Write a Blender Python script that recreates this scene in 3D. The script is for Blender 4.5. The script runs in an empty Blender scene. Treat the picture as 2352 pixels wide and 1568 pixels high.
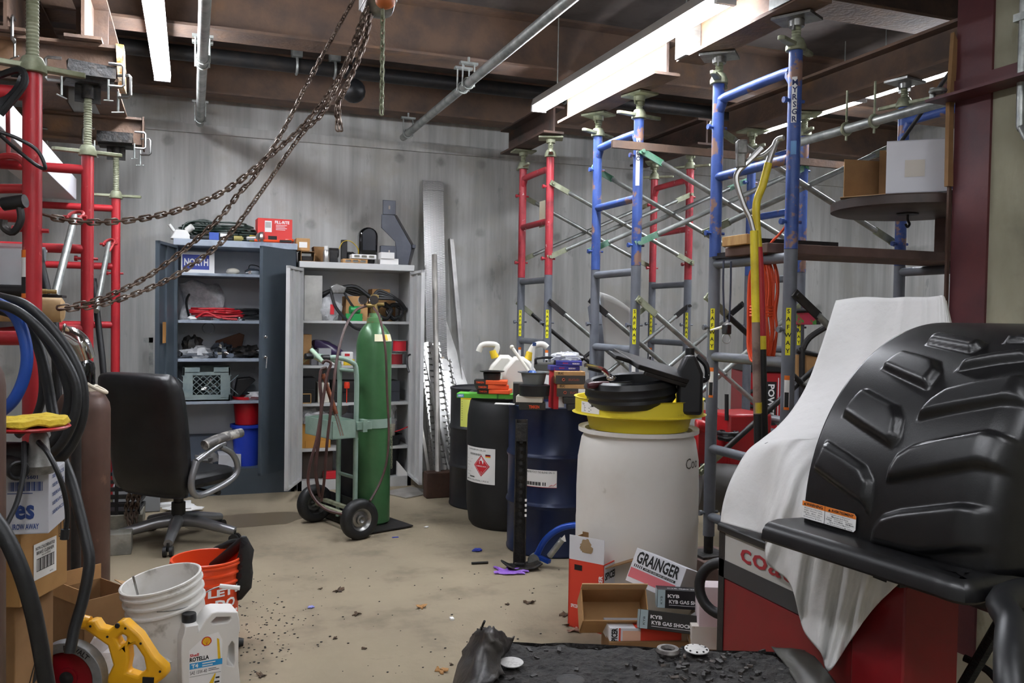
import bpy, math, random
from mathutils import Vector as V, Matrix, noise
random.seed(7)
SC = bpy.context.scene; COL = SC.collection
R_ = math.radians
# ---------------------------------------------------------------- camera
FPX = 2000.0; CAMZ = 1.4
YAW = R_(20.2); PIT = math.atan(-54/FPX); ROLL = 0.0165
fw = V((math.sin(YAW)*math.cos(PIT), math.cos(YAW)*math.cos(PIT), math.sin(PIT)))
r0 = V((math.cos(YAW), -math.sin(YAW), 0)); u0 = r0.cross(fw)
CR = r0*math.cos(ROLL)+u0*math.sin(ROLL); CU = -r0*math.sin(ROLL)+u0*math.cos(ROLL)
CO = V((0, 0, CAMZ))
cd = bpy.data.cameras.new('camera'); co = bpy.data.objects.new('camera', cd); COL.objects.link(co)
cd.sensor_width = 36; cd.lens = FPX/2352*36; cd.clip_start = .05
m = Matrix.Identity(4)
for i in range(3): m[i][0] = CR[i]; m[i][1] = CU[i]; m[i][2] = -fw[i]; m[i][3] = CO[i]
co.matrix_world = m; SC.camera = co
def ray(px, py): return fw+CR*((px-1176)/FPX)-CU*((py-784)/FPX)
def az(px, py, z=0): d = ray(px, py); return CO+d*((z-CAMZ)/d.z)       # survey point at a height
def ay(px, py, Y): d = ray(px, py); return CO+d*(Y/d.y)               # on a plane parallel to the back wall
def ax(px, py, X): d = ray(px, py); return CO+d*(X/d.x)               # on a plane parallel to the side wall
def ad(px, py, t): return CO+ray(px, py)*t                            # at a distance
# ---------------------------------------------------------------- objects
PW = {}
def setp(o, label=None, cat=None, group=None, kind=None):
    if label: o['label'] = label
    if cat: o['category'] = cat
    if group: o['group'] = group
    if kind: o['kind'] = kind
    return o
def thing(name, label, cat, loc=(0,0,0), rz=0, group=None, T=None):
    o = bpy.data.objects.new(name, None); COL.objects.link(o)
    o.empty_display_size = .05
    M = T if T is not None else Matrix.Translation(V(loc)) @ Matrix.Rotation(rz, 4, 'Z')
    o.matrix_world = M; PW[o] = M.copy()
    return setp(o, label, cat, group)
def dup(root, loc=None, rz=None, label=None, group=None, scale=None, T=None):
    r = root.copy(); COL.objects.link(r)
    if T is not None: r.matrix_world = T
    if loc is not None: r.location = loc
    if rz is not None: r.rotation_euler = (0, 0, rz)
    if scale is not None: r.scale = scale
    if label: r['label'] = label
    if group: r['group'] = group
    for ch in list(root.children):
        c = ch.copy(); COL.objects.link(c); c.parent = r
        for g in list(ch.children):
            d = g.copy(); COL.objects.link(d); d.parent = c
    return r
def fr(o, x, y):       # frame from origin, x axis and a vector near the y axis
    x = V(x).normalized(); y = V(y); z = x.cross(y).normalized(); y = z.cross(x)
    M = Matrix.Identity(4)
    for i in range(3): M[i][0] = x[i]; M[i][1] = y[i]; M[i][2] = z[i]; M[i][3] = o[i]
    return M
def Tr(x, y, z): return Matrix.Translation(V((x, y, z)))
def Rz(a): return Matrix.Rotation(a, 4, 'Z')
def Rx(a): return Matrix.Rotation(a, 4, 'X')
def Ry(a): return Matrix.Rotation(a, 4, 'Y')
_TXT = {}
def textmesh(s, bold):
    k = (s, bold)
    if k not in _TXT:
        c = bpy.data.curves.new('t', 'FONT'); c.body = s; c.resolution_u = 2; c.offset = bold
        o = bpy.data.objects.new('t', c); COL.objects.link(o)
        dg = bpy.context.evaluated_depsgraph_get(); me = o.evaluated_get(dg).to_mesh()
        vs = [v.co.copy() for v in me.vertices]; fs = [tuple(p.vertices) for p in me.polygons]
        o.evaluated_get(dg).to_mesh_clear(); bpy.data.objects.remove(o); bpy.data.curves.remove(c)
        _TXT[k] = (vs, fs)
    return _TXT[k]
class MB:
    def __init__(s, T=None): s.v = []; s.f = []; s.mi = []; s.m = 0; s.T = T
    def add(s, vs, fs, T=None):
        b = len(s.v)
        if T is not None: vs = [T @ V(p) for p in vs]
        if s.T is not None: vs = [s.T @ V(p) for p in vs]
        s.v += [V(p) for p in vs]
        for f in fs: s.f.append(tuple(b+i for i in f)); s.mi.append(s.m)
        return s
    def box(s, a, b, T=None):
        x0, y0, z0 = a; x1, y1, z1 = b
        return s.add([(x0,y0,z0),(x1,y0,z0),(x1,y1,z0),(x0,y1,z0),(x0,y0,z1),(x1,y0,z1),(x1,y1,z1),(x0,y1,z1)],
            [(0,3,2,1),(4,5,6,7),(0,1,5,4),(1,2,6,5),(2,3,7,6),(3,0,4,7)], T)
    def bc(s, c, d, T=None): return s.box([c[i]-d[i]/2 for i in range(3)], [c[i]+d[i]/2 for i in range(3)], T)
    def bar(s, p, q, w, h, up=(0,0,1)):       # rectangular bar between two points
        p = V(p); q = V(q); d = q-p; M = fr(p, d, V(up).cross(d) if abs(V(up).normalized().dot(d.normalized())) < .99 else V((0,1,0)))
        return s.box((0,-w/2,-h/2), (d.length, w/2, h/2), M)
    def lathe(s, prof, T=None, n=28, cap=True, a0=0, a1=2*math.pi):
        full = abs(a1-a0-2*math.pi) < 1e-6; k = n if full else n+1
        vs = []; fs = []
        for r, z in prof:
            for i in range(k):
                a = a0+(a1-a0)*i/n; vs.append((r*math.cos(a), r*math.sin(a), z))
        for j in range(len(prof)-1):
            for i in range(n):
                i2 = (i+1) % k; fs.append((j*k+i, j*k+i2, (j+1)*k+i2, (j+1)*k+i))
        if cap and full:
            fs.append(tuple(range(k-1, -1, -1))); b = (len(prof)-1)*k; fs.append(tuple(range(b, b+k)))
        return s.add(vs, fs, T)
    def rod(s, p, q, r, r2=None, n=12):
        p = V(p); q = V(q); d = q-p; h = d.length
        if h < 1e-6: return s
        M = Matrix.Translation(p) @ d.to_track_quat('Z', 'Y').to_matrix().to_4x4()
        return s.lathe([(r, 0), (r if r2 is None else r2, h)], M, n)
    def tube(s, pts, r, n=8, closed=False, sub=0):
        pts = [V(p) for p in pts]
        if sub: pts = smooth(pts, sub, closed)
        N = len(pts); rs = r if isinstance(r, (list, tuple)) else [r]*N
        if len(rs) != N: rs = [rs[0]+(rs[-1]-rs[0])*i/(N-1) for i in range(N)]
        up = None; vs = []; fs = []
        for i, p in enumerate(pts):
            a = pts[(i-1) % N] if (closed or i) else p; b = pts[(i+1) % N] if (closed or i < N-1) else p
            t = (b-a).normalized()
            if up is None:
                up = t.orthogonal().normalized()
            up = up-t*up.dot(t); up.normalize(); w = t.cross(up)
            for k in range(n):
                an = 2*math.pi*k/n; vs.append(p+(up*math.cos(an)+w*math.sin(an))*rs[i])
        for i in range(N if closed else N-1):
            j = (i+1) % N
            for k in range(n): k2 = (k+1) % n; fs.append((i*n+k, i*n+k2, j*n+k2, j*n+k))
        if not closed: fs.append(tuple(range(n-1, -1, -1))); fs.append(tuple(range((N-1)*n, N*n)))
        return s.add(vs, fs)
    def strip(s, pts, w, t, side, sub=0):     # flat band along a path; side = width direction
        pts = [V(p) for p in pts]
        if sub: pts = smooth(pts, sub)
        side = V(side).normalized(); vs = []; fs = []; N = len(pts)
        for i, p in enumerate(pts):
            d = (pts[min(i+1, N-1)]-pts[max(i-1, 0)]).normalized(); sd = (side-d*side.dot(d)).normalized(); nn = d.cross(sd)
            for a, b in ((-1,-1),(1,-1),(1,1),(-1,1)): vs.append(p+sd*a*w/2+nn*b*t/2)
        for i in range(N-1):
            for k in range(4): k2 = (k+1) % 4; fs.append((i*4+k, i*4+k2, i*4+4+k2, i*4+4+k))
        fs.append((3,2,1,0)); fs.append(tuple(N*4-4+k for k in range(4)))
        return s.add(vs, fs)
    def prism(s, poly, h0, h1, T=None):
        n = len(poly); vs = [(x, y, h0) for x, y in poly]+[(x, y, h1) for x, y in poly]
        return s.add(vs, [tuple(range(n-1,-1,-1)), tuple(range(n, 2*n))]+[(i,(i+1)%n,n+(i+1)%n,n+i) for i in range(n)], T)
    def sph(s, c, r, n=14, T=None, k=8):
        r = r if isinstance(r, (list, tuple)) else (r, r, r); vs = []; fs = []
        for j in range(k+1):
            t = math.pi*j/k
            for i in range(n): a = 2*math.pi*i/n; vs.append((c[0]+r[0]*math.sin(t)*math.cos(a), c[1]+r[1]*math.sin(t)*math.sin(a), c[2]-r[2]*math.cos(t)))
        for j in range(k):
            for i in range(n): i2 = (i+1) % n; fs.append((j*n+i, j*n+i2, (j+1)*n+i2, (j+1)*n+i))
        return s.add(vs, fs, T)
    def ring(s, c, R, r, T=None, n=28, k=8, sc=(1,1)):
        vs = []; fs = []
        for i in range(n):
            a = 2*math.pi*i/n
            for j in range(k):
                b = 2*math.pi*j/k; q = R+r*math.cos(b); vs.append((c[0]+q*math.cos(a)*sc[0], c[1]+q*math.sin(a)*sc[1], c[2]+r*math.sin(b)))
        for i in range(n):
            for j in range(k): i2 = (i+1) % n; j2 = (j+1) % k; fs.append((i*k+j, i2*k+j, i2*k+j2, i*k+j2))
        return s.add(vs, fs, T)
    def grid(s, rows, T=None, both=0):        # rows of points
        n = len(rows[0]); vs = [p for r in rows for p in r]
        return s.add(vs, [(j*n+i, j*n+i+1, (j+1)*n+i+1, (j+1)*n+i) for j in range(len(rows)-1) for i in range(n-1)], T)
    def text(s, t, h, T, w=None, bold=.0, center=True):
        vs, fs = textmesh(t, bold)
        if not vs: return s
        x0 = min(p.x for p in vs); x1 = max(p.x for p in vs); y0 = min(p.y for p in vs); y1 = max(p.y for p in vs)
        k = h/max(.01, (y1-y0)); kx = k if w is None else w/max(.01, (x1-x0)); ox = (x0+x1)/2 if center else x0
        return s.add([((p.x-ox)*kx, (p.y-(y0+y1)/2)*k, 0) for p in vs], fs, T)
    def rect(s, x0, y0, x1, y1, T, z=0): return s.add([(x0,y0,z),(x1,y0,z),(x1,y1,z),(x0,y1,z)], [(0,1,2,3)], T)
    def jit(s, a, sc=6.0, seed=0):
        for p in s.v:
            q = p*sc+V((seed, seed*2, seed*3)); p += noise.noise_vector(q)*a
        return s
    def build(s, name, mats, parent=None, local=False, bevel=0, ang=40, sub=0, solid=0, kind=None, label=None):
        vs = s.v
        if parent is not None and not local:
            I = PW[parent].inverted(); vs = [I @ p for p in vs]
        me = bpy.data.meshes.new(name); me.from_pydata([tuple(p) for p in vs], [], s.f)
        mats = mats if isinstance(mats, (list, tuple)) else [mats]
        for mm in mats: me.materials.append(mm)
        me.polygons.foreach_set('material_index', s.mi)
        if ang:
            me.polygons.foreach_set('use_smooth', [True]*len(me.polygons)); me.set_sharp_from_angle(angle=R_(ang))
        me.update()
        o = bpy.data.objects.new(name, me); COL.objects.link(o)
        if parent is not None: o.parent = parent; PW[o] = PW[parent]
        if solid: md = o.modifiers.new('thick', 'SOLIDIFY'); md.thickness = solid; md.offset = 0
        if bevel: md = o.modifiers.new('edge', 'BEVEL'); md.width = bevel; md.segments = 2; md.limit_method = 'ANGLE'; md.angle_limit = R_(50)
        if sub: md = o.modifiers.new('soft', 'SUBSURF'); md.levels = sub; md.render_levels = sub
        if kind: o['kind'] = kind
        if label: o['label'] = label
        return o
    def top(s, name, mats, label, cat, group=None, kind=None, **k):      # a whole thing in one mesh, origin at its base
        x0, x1 = min(p.x for p in s.v), max(p.x for p in s.v); y0, y1 = min(p.y for p in s.v), max(p.y for p in s.v); z0 = min(p.z for p in s.v)
        c = V(((x0+x1)/2, (y0+y1)/2, z0)); s.v = [p-c for p in s.v]
        o = s.build(name, mats, **k); o.location = c; PW[o] = Matrix.Translation(c)
        return setp(o, label, cat, group, kind)
def smooth(P, k=6, closed=False):
    P = [V(p) for p in P]; N = len(P); out = []
    for i in range(N if closed else N-1):
        g = (lambda j: P[j % N]) if closed else (lambda j: P[max(0, min(N-1, j))])
        a, b, c, d = g(i-1), g(i), g(i+1), g(i+2)
        for t in range(k):
            t /= k; out.append(.5*((2*b)+(c-a)*t+(2*a-5*b+4*c-d)*t*t+(3*b-a-3*c+d)*t**3))
    if not closed: out.append(P[-1])
    return out
# ---------------------------------------------------------------- materials
def lin(h):
    h = h.lstrip('#'); c = [int(h[i:i+2], 16)/255 for i in (0, 2, 4)]
    return tuple([(x/12.92 if x <= .04045 else ((x+.055)/1.055)**2.4) for x in c]+[1])
MT = {}
def mat(name, col, rough=.5, metal=0, col2=None, sc=8, lo=.42, hi=.62, bump=0, bsc=60, st=(1,1,1), spec=.5, det=4, alpha=1, trans=0, col3=None, sc3=30, lo3=.6, hi3=.7, sub=0, coat=0):
    if name in MT: return MT[name]
    if col == 0: raise KeyError(name)
    mt = bpy.data.materials.new(name); mt.use_nodes = True; nt = mt.node_tree; N = nt.nodes; L = nt.links
    b = N['Principled BSDF']; b.inputs['Base Color'].default_value = lin(col); b.inputs['Roughness'].default_value = rough
    b.inputs['Metallic'].default_value = metal; b.inputs['Specular IOR Level'].default_value = spec
    b.inputs['Alpha'].default_value = alpha; b.inputs['Transmission Weight'].default_value = trans; b.inputs['Coat Weight'].default_value = coat
    tc = N.new('ShaderNodeTexCoord'); mp = N.new('ShaderNodeMapping'); mp.inputs['Scale'].default_value = st; L.new(tc.outputs['Object'], mp.inputs[0])
    prev = None
    def layer(c, s, l, h, prev):
        nz = N.new('ShaderNodeTexNoise'); nz.inputs['Scale'].default_value = s; nz.inputs['Detail'].default_value = det; nz.inputs['Roughness'].default_value = .6
        L.new(mp.outputs[0], nz.inputs['Vector'])
        rm = N.new('ShaderNodeMapRange'); rm.inputs[1].default_value = l; rm.inputs[2].default_value = h; L.new(nz.outputs[0], rm.inputs[0])
        mx = N.new('ShaderNodeMix'); mx.data_type = 'RGBA'; L.new(rm.outputs[0], mx.inputs[0])
        if prev is None: mx.inputs[6].default_value = lin(col)
        else: L.new(prev, mx.inputs[6])
        mx.inputs[7].default_value = lin(c)
        return mx.outputs[2]
    if col2: prev = layer(col2, sc, lo, hi, prev)
    if col3: prev = layer(col3, sc3, lo3, hi3, prev)
    if prev is not None: L.new(prev, b.inputs['Base Color'])
    if bump:
        nz = N.new('ShaderNodeTexNoise'); nz.inputs['Scale'].default_value = bsc; nz.inputs['Detail'].default_value = 5; L.new(mp.outputs[0], nz.inputs['Vector'])
        bp = N.new('ShaderNodeBump'); bp.inputs['Strength'].default_value = bump; bp.inputs['Distance'].default_value = .01; L.new(nz.outputs[0], bp.inputs['Height']); L.new(bp.outputs[0], b.inputs['Normal'])
    MT[name] = mt; return mt
def emit(name, col, st):
    mt = bpy.data.materials.new(name); mt.use_nodes = True; nt = mt.node_tree; b = nt.nodes['Principled BSDF']
    b.inputs['Base Color'].default_value = (.9,.9,.9,1); b.inputs['Emission Color'].default_value = lin(col); b.inputs['Emission Strength'].default_value = st
    return mt
RUST = mat('rusty_steel', '#765e4e', .75, .1, '#5f5048', 5, .4, .65, .3, 40, col3='#8e6844', sc3=2.2, lo3=.58, hi3=.8)
RUSTD = mat('dark_rusty_steel', '#5a443b', .8, .1, '#3e3733', 4, .4, .65, .3, 40, col3='#7a5238', sc3=2, lo3=.6, hi3=.8)
OXIDE = mat('red_oxide_paint', '#5a2a2c', .55, 0, '#46232a', 4, .4, .7, .08, 60)
REDP = mat('red_paint', '#b0262e', .38, 0, '#8e1c26', 6, .5, .75, .05, 50, col3='#c8605c', sc3=26, lo3=.68, hi3=.74)
REDW = mat('worn_red_paint', '#a8303a', .45, 0, '#7c222c', 8, .5, .7, .1, 50, col3='#c9b8b4', sc3=22, lo3=.66, hi3=.7)
BLUEP = mat('chipped_blue_paint', '#3d589c', .45, 0, '#2f4886', 7, .45, .65, .15, 40, col3='#8a6a5c', sc3=11, lo3=.57, hi3=.62)
GRAYP = mat('gray_paint', '#6c7078', .5, .1, '#5a5e66', 5, .45, .7, .06, 60)
GALV = mat('galvanised', '#b4b8b4', .42, .75, '#8c918e', 12, .4, .65, .06, 60)
GALVO = mat('old_galvanised', '#a4a890', .6, .4, '#74785e', 10, .4, .65, .2, 50)
ALU = mat('aluminium', '#d0d0cc', .35, .9, '#b0b0ae', 6, .4, .7, .03, 80)
ALUD = mat('dull_aluminium', '#c2bfb8', .5, .65, '#a39f98', 5, .4, .7, .05, 60, st=(1,1,.15))
STEEL = mat('bare_steel', '#9a9a98', .35, .9, '#6e6c68', 14, .45, .7, .08, 60)
CHROME = mat('chrome', '#e6e6e6', .12, 1)
CHAIN = mat('rusty_chain', '#85766a', .5, .6, '#5c4a40', 25, .4, .6)
BLK = mat('black_plastic', '#1a1b1d', .42, 0)
BLKG = mat('gloss_black', '#0d0e10', .15, 0, coat=.4)
BLKR = mat('black_rubber', '#161719', .5, 0, '#1f2021', 20, .4, .7, .1, 80)
BLKS = mat('black_steel', '#2a2a2b', .5, .4, '#3a3532', 12, .45, .7, .15, 50)
GRIME = mat('grimy_black_iron', '#1e1d1c', .6, .2, '#3b332b', 18, .5, .7, .6, 40)
WHT = mat('white_plastic', '#e8e8e4', .45, 0)
WHTP = mat('white_paint', '#d4d5d4', .45, 0, '#bfc1c2', 3, .5, .8)
PAPER = mat('white_paper', '#f0efec', .7)
INK = mat('black_ink', '#161616', .7)
INKB = mat('blue_ink', '#24407e', .7)
INKR = mat('red_ink', '#c8202a', .6)
WINK = mat('white_ink', '#f4f4f4', .6)
CARD = mat('cardboard', '#b98f5e', .8, 0, '#a67e50', 5, .4, .7, .05, 120)
CARDD = mat('aged_cardboard', '#8f6c45', .85, 0, '#7a5a38', 4, .4, .7, .05, 120)
CARDL = mat('pale_cardboard', '#d6b184', .8)
CARDW = mat('white_cardboard', '#dcdde2', .6, 0, '#cfd0d6', 3, .5, .8)
GLASSY = mat('clear_film', '#f2f4f6', .15, 0, alpha=.28, coat=.3)
FILM = mat('crumpled_film', '#d8dadc', .2, 0, '#f4f6f8', 30, .4, .6, .8, 30, alpha=.55)
WOOD = mat('bare_wood', '#c79f66', .7, 0, '#a97f4a', 6, .4, .7, .1, 40, st=(6,6,1))
WOODD = mat('dark_timber', '#4c3428', .8, 0, '#3a2820', 6, .4, .7, .3, 30)
PLANK = mat('weathered_plank', '#6b544c', .8, 0, '#54423c', 6, .4, .7, .2, 30)
YEL = mat('yellow_paint', '#e2c22e', .45, 0, '#c8a420', 9, .5, .8)
ORNG = mat('orange_plastic', '#e8501e', .4, 0, '#d84818', 5, .5, .8)
def concrete(name, c1, c2, c3, ties=True, axis='x', streak=(8,8,.45)):
    mt = bpy.data.materials.new(name); mt.use_nodes = True; nt = mt.node_tree; N = nt.nodes; L = nt.links; b = N['Principled BSDF']
    b.inputs['Roughness'].default_value = .85; b.inputs['Specular IOR Level'].default_value = .25
    tc = N.new('ShaderNodeTexCoord')
    def nz(scale, st, det=5):
        mp = N.new('ShaderNodeMapping'); mp.inputs['Scale'].default_value = st; L.new(tc.outputs['Object'], mp.inputs[0])
        n = N.new('ShaderNodeTexNoise'); n.inputs['Scale'].default_value = scale; n.inputs['Detail'].default_value = det; n.inputs['Roughness'].default_value = .62; L.new(mp.outputs[0], n.inputs['Vector']); return n.outputs[0]
    def rng(x, lo, hi):
        r = N.new('ShaderNodeMapRange'); r.inputs[1].default_value = lo; r.inputs[2].default_value = hi; L.new(x, r.inputs[0]); return r.outputs[0]
    def mix(f, a, c):
        mx = N.new('ShaderNodeMix'); mx.data_type = 'RGBA'; L.new(f, mx.inputs[0])
        if isinstance(a, str): mx.inputs[6].default_value = lin(a)
        else: L.new(a, mx.inputs[6])
        mx.inputs[7].default_value = lin(c); return mx.outputs[2]
    c = mix(rng(nz(1, streak), .35, .68), c1, c2)
    c = mix(rng(nz(2.2, (1,1,1)), .52, .75), c, c3)
    c = mix(rng(nz(9, (1,1,.4)), .62, .72), c, c2)
    if ties:
        sx = N.new('ShaderNodeSeparateXYZ'); L.new(tc.outputs['Object'], sx.inputs[0])
        def mth(op, a, v):
            q = N.new('ShaderNodeMath'); q.operation = op
            L.new(a, q.inputs[0])
            if isinstance(v, (int, float)): q.inputs[1].default_value = v
            else: L.new(v, q.inputs[1])
            return q.outputs[0]
        u = mth('MULTIPLY', mth('SUBTRACT', mth('FRACT', mth('MULTIPLY', sx.outputs[0 if axis == 'x' else 1], 1/.38), 0), .5), .38)
        w = mth('MULTIPLY', mth('SUBTRACT', mth('FRACT', mth('MULTIPLY', sx.outputs[2], 1/.62), 0), .5), .62)
        d = mth('SQRT', mth('ADD', mth('MULTIPLY', u, u), mth('MULTIPLY', w, w)), 0)
        d = mth('ADD', d, mth('MULTIPLY', mth('SUBTRACT', nz(14, (1,1,1)), .5), .05))
        c = mix(mth('MULTIPLY', rng(mth('MULTIPLY', mth('SUBTRACT', d, .055), -1), 0, .03), rng(nz(1.3, (1,1,1)), .35, .7)), c, '#84847f')
    L.new(c, b.inputs['Base Color'])
    bp = N.new('ShaderNodeBump'); bp.inputs['Strength'].default_value = .25; bp.inputs['Distance'].default_value = .01; L.new(nz(16, (1,1,.3)), bp.inputs['Height']); L.new(bp.outputs[0], b.inputs['Normal'])
    MT[name] = mt; return mt
WALLM = concrete('wall_concrete', '#cccdca', '#a2a3a0', '#b4b2a8')
WALLR = concrete('side_wall_concrete', '#a3a08c', '#8a8671', '#747060', False, streak=(2.2,2.2,1.2))
FLOORM = concrete('floor_concrete', '#968a74', '#857a67', '#6c6252', False, streak=(1.1,1.1,1))
CEILM = mat('ceiling_deck', '#5a524e', .9, 0, '#463f3c', 3)
# ---------------------------------------------------------------- the room
def struct(name, mb, m, **k): o = mb.build(name, m, ang=0, **k); o['kind'] = 'structure'; return o
YB = 7.6; XR = 3.1; CZ = 3.46
struct('floor', MB().box((-3.2,-3,-.2), (7.2,YB+.3,0)), FLOORM)
struct('ceiling', MB().box((-3.2,-3,CZ), (7.2,YB+.3,CZ+.2)), CEILM)
struct('wall_back', MB().box((-3.2,YB,0), (7.2,YB+.3,CZ)), WALLM)
struct('wall_left', MB().box((-3.2,-3,0), (-3,YB,CZ)), WALLM)
struct('wall_front', MB().box((-3,-3,0), (XR,-2.8,CZ)), WALLM)
struct('wall_right', MB().box((XR,-3,0), (XR+.35,2.86,CZ)), WALLR)
struct('wall_bay', MB().box((7,2.5,0), (7.2,YB,CZ)).box((XR+.35,2.5,0), (7,2.8,CZ)), WALLM)
struct('baseboard_back', MB().box((-3,YB-.03,2.86), (7,YB,2.93)), WALLM)
# steel column and rail on the pier
mb = MB().box((XR-.012,2.86,0), (XR+.1,2.90,CZ)).box((XR-.012,2.72,0), (XR,2.86,CZ)).box((XR+.09,2.90,0), (XR+.1,2.98,CZ))
struct('trim_1', mb, OXIDE)
o = MB().box((XR-.13,0,2.36), (XR-.012,2.95,2.372)).box((XR-.024,0,2.372), (XR-.012,2.95,2.45)).build('trim_2', OXIDE, ang=0); o['kind'] = 'structure'
def ibeam(mb, p, q, h, w, t=.016, z0=None):
    p = V(p); q = V(q); d = q-p; M = fr(p, d, V((-d.y, d.x, 0)))
    l = d.length
    mb.box((0,-w/2,0), (l,w/2,t), M); mb.box((0,-w/2,h-t), (l,w/2,h), M); mb.box((0,-t/2,t), (l,t/2,h-t), M); return mb
for i, y in enumerate((7.3, 5.68, 3.9, 2.2, .5, -1.2)):
    struct('trim_%d' % (3+i), ibeam(MB(), (-3,y,3.1), (7 if y > 2.9 else XR-.02,y,3.1), .36, .25), RUST)
# fluorescent fixtures
TUBE = emit('fluorescent_tube', '#f4f7ff', 38)
def fixture(x, y0, y1, z, label, hang=True, tube=TUBE):
    t = thing('fluorescent_light', label, 'light fixture', (x,(y0+y1)/2,z), group='fluorescent ceiling lights'); L = (y1-y0)/2
    MB().prism([(-.055,.02),(.055,.02),(.04,.075),(-.04,.075)], -L, L, Matrix.Rotation(R_(90),4,'X')).build('housing', WHTP, t, local=True, ang=0)
    for s in (-1, 1): MB().rod((s*.032,-L+.03,0), (s*.032,L-.03,0), .016, n=10).build('tube', tube, t, local=True)
    for s in (-1, 1): MB().box((-.052,s*(L-.012)-.012,-.018), (.052,s*(L-.012)+.012,.03)).build('end_cap', WHTP, t, local=True)
    if hang:
        for s in (-.7, .7): MB().rod((0,s*L,.07), (0,s*L,CZ-z), .004, n=6).build('hanger', GALV, t, local=True)
    return t
fixture(-.2, 4.05, 6.5, 3.0, 'double tube ceiling light between the chain hoist and the rusty beam ends')
fixture(2.27, 3.42, 5.72, 2.86, 'longest brightest tube light beside the blue shoring frames')
fixture(4.47, 5.02, 6.2, 3.0, 'short tube light seen behind the tallest blue post')
fixture(4.46, 3.85, 4.95, 3.0, 'tube light above the white carton, ending at the oxide red column')
TUBE_FILL = emit('fluorescent_tube_fill', '#f6f8ff', 19)  # for added, unseen fixtures that brighten the room and cabinet shelves
fixture(-.2, .2, 2.6, 3.0, 'added fill tube light overhead behind the viewer, near the hose rack', tube=TUBE_FILL)
fixture(1.6, -1.8, .6, 3.0, 'added fill tube light overhead behind the viewer, near the side wall', tube=TUBE_FILL)
fixture(.0, -2.7, -.3, 3.0, 'added fill tube light at the far end of the room behind the viewer', tube=TUBE_FILL)
w = bpy.data.worlds.new('world'); SC.world = w; w.use_nodes = True
w.node_tree.nodes['Background'].inputs[0].default_value = (.8,.86,1,1); w.node_tree.nodes['Background'].inputs[1].default_value = .15
SC.view_settings.view_transform = 'Standard'; SC.view_settings.look = 'None'; SC.view_settings.gamma = 1; SC.view_settings.exposure = 1.5
SC.cycles.use_denoising = True; SC.cycles.max_bounces = 8; SC.cycles.transparent_max_bounces = 12; SC.cycles.sample_clamp_indirect = 6
# ---------------------------------------------------------------- shoring frames
def frame(name, label, p, q, z0, z1, ledg, mt, group, r=.03, bend=None, sleeve=0, mats2=None):
    p = V((*p, 0)); q = V((*q, 0)); t = thing(name, label, 'scaffold frame', ((p+q)/2).to_tuple()[:2]+(z0,), group=group)
    for a in (p, q):
        mb = MB().rod(a+V((0,0,z0)), a+V((0,0,z1)), r, n=16)
        for z in (z0+.12, z0+(z1-z0)*.75): mb.rod(a+V((-.05,0,z)), a+V((.05,0,z)), .008, n=6).rod(a+V((-.06,0,z)), a+V((-.045,0,z)), .014, n=8)
        mb.build('post', mt, t)
    for k, z in enumerate(ledg):
        mb = MB()
        if bend and k == 0:
            d = (q-p)*.12
            mb.tube([p+V((0,0,z-.07)), p+d*.5+V((0,0,z-.02)), p+d+V((0,0,z)), q-d+V((0,0,z)), q-d*.5+V((0,0,z-.02)), q+V((0,0,z-.07))], r*.82, n=12, sub=3)
        else: mb.rod(p+V((0,0,z)), q+V((0,0,z)), r*.8, n=12)
        mb.build('ledger', mt, t)
    return t
def jack(x, y, z0, z1, label, group, rot=.3, mt=GALVO, head='plate', r=.021, pin=True):
    t = thing('screw_jack', label, 'screw jack', (x,y,z0), rot, group)
    h = z1-z0; prof = []
    n = max(4, int(h/.012))
    for i in range(n): z = h*i/n; prof += [(r, z), (r*.86, z+h/n*.5)]
    MB().lathe(prof+[(r,h)], n=14).build('screw', mt, t, local=True, ang=25)
    mb = MB().lathe([(.045,.0),(.045,.02),(.032,.05),(.028,.055)], n=16)
    for s in (-1, 1): mb.prism([(.03,-.02),(.16,-.014),(.165,.0),(.15,.014),(.03,.02)], .012, .03, Rz(0 if s > 0 else math.pi))
    mb.build('wing_nut', GALVO, t, local=True, bevel=.003)
    return t, h
def cclamp(p, T, mt=STEEL, label='', h=.11):
    t = thing('c_clamp', label, 'clamp', T=T, group='small steel clamps on the beam flanges')
    MB().tube([(.0,0,0),(-.06,0,0),(-.07,0,.01),(-.07,0,h-.01),(-.06,0,h),(0,0,h)], .008, n=6).build('frame', mt, t, local=True)
    MB().rod((0,0,-.07), (0,0,.03), .006, n=8).rod((-.02,-.02,-.07), (.02,.025,-.08), .0035, n=6).build('screw', GALV, t, local=True)
    return t
LF = 'red shoring frames carrying beam ends'
LL = ['red shoring frame nearest the hose coil, with an orange warning sticker', 'red shoring frame behind the brown gas cylinder', 'red shoring frame nearest the back wall, next to the gray cabinet']
LY = (3.31, 4.95, 6.72)
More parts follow.
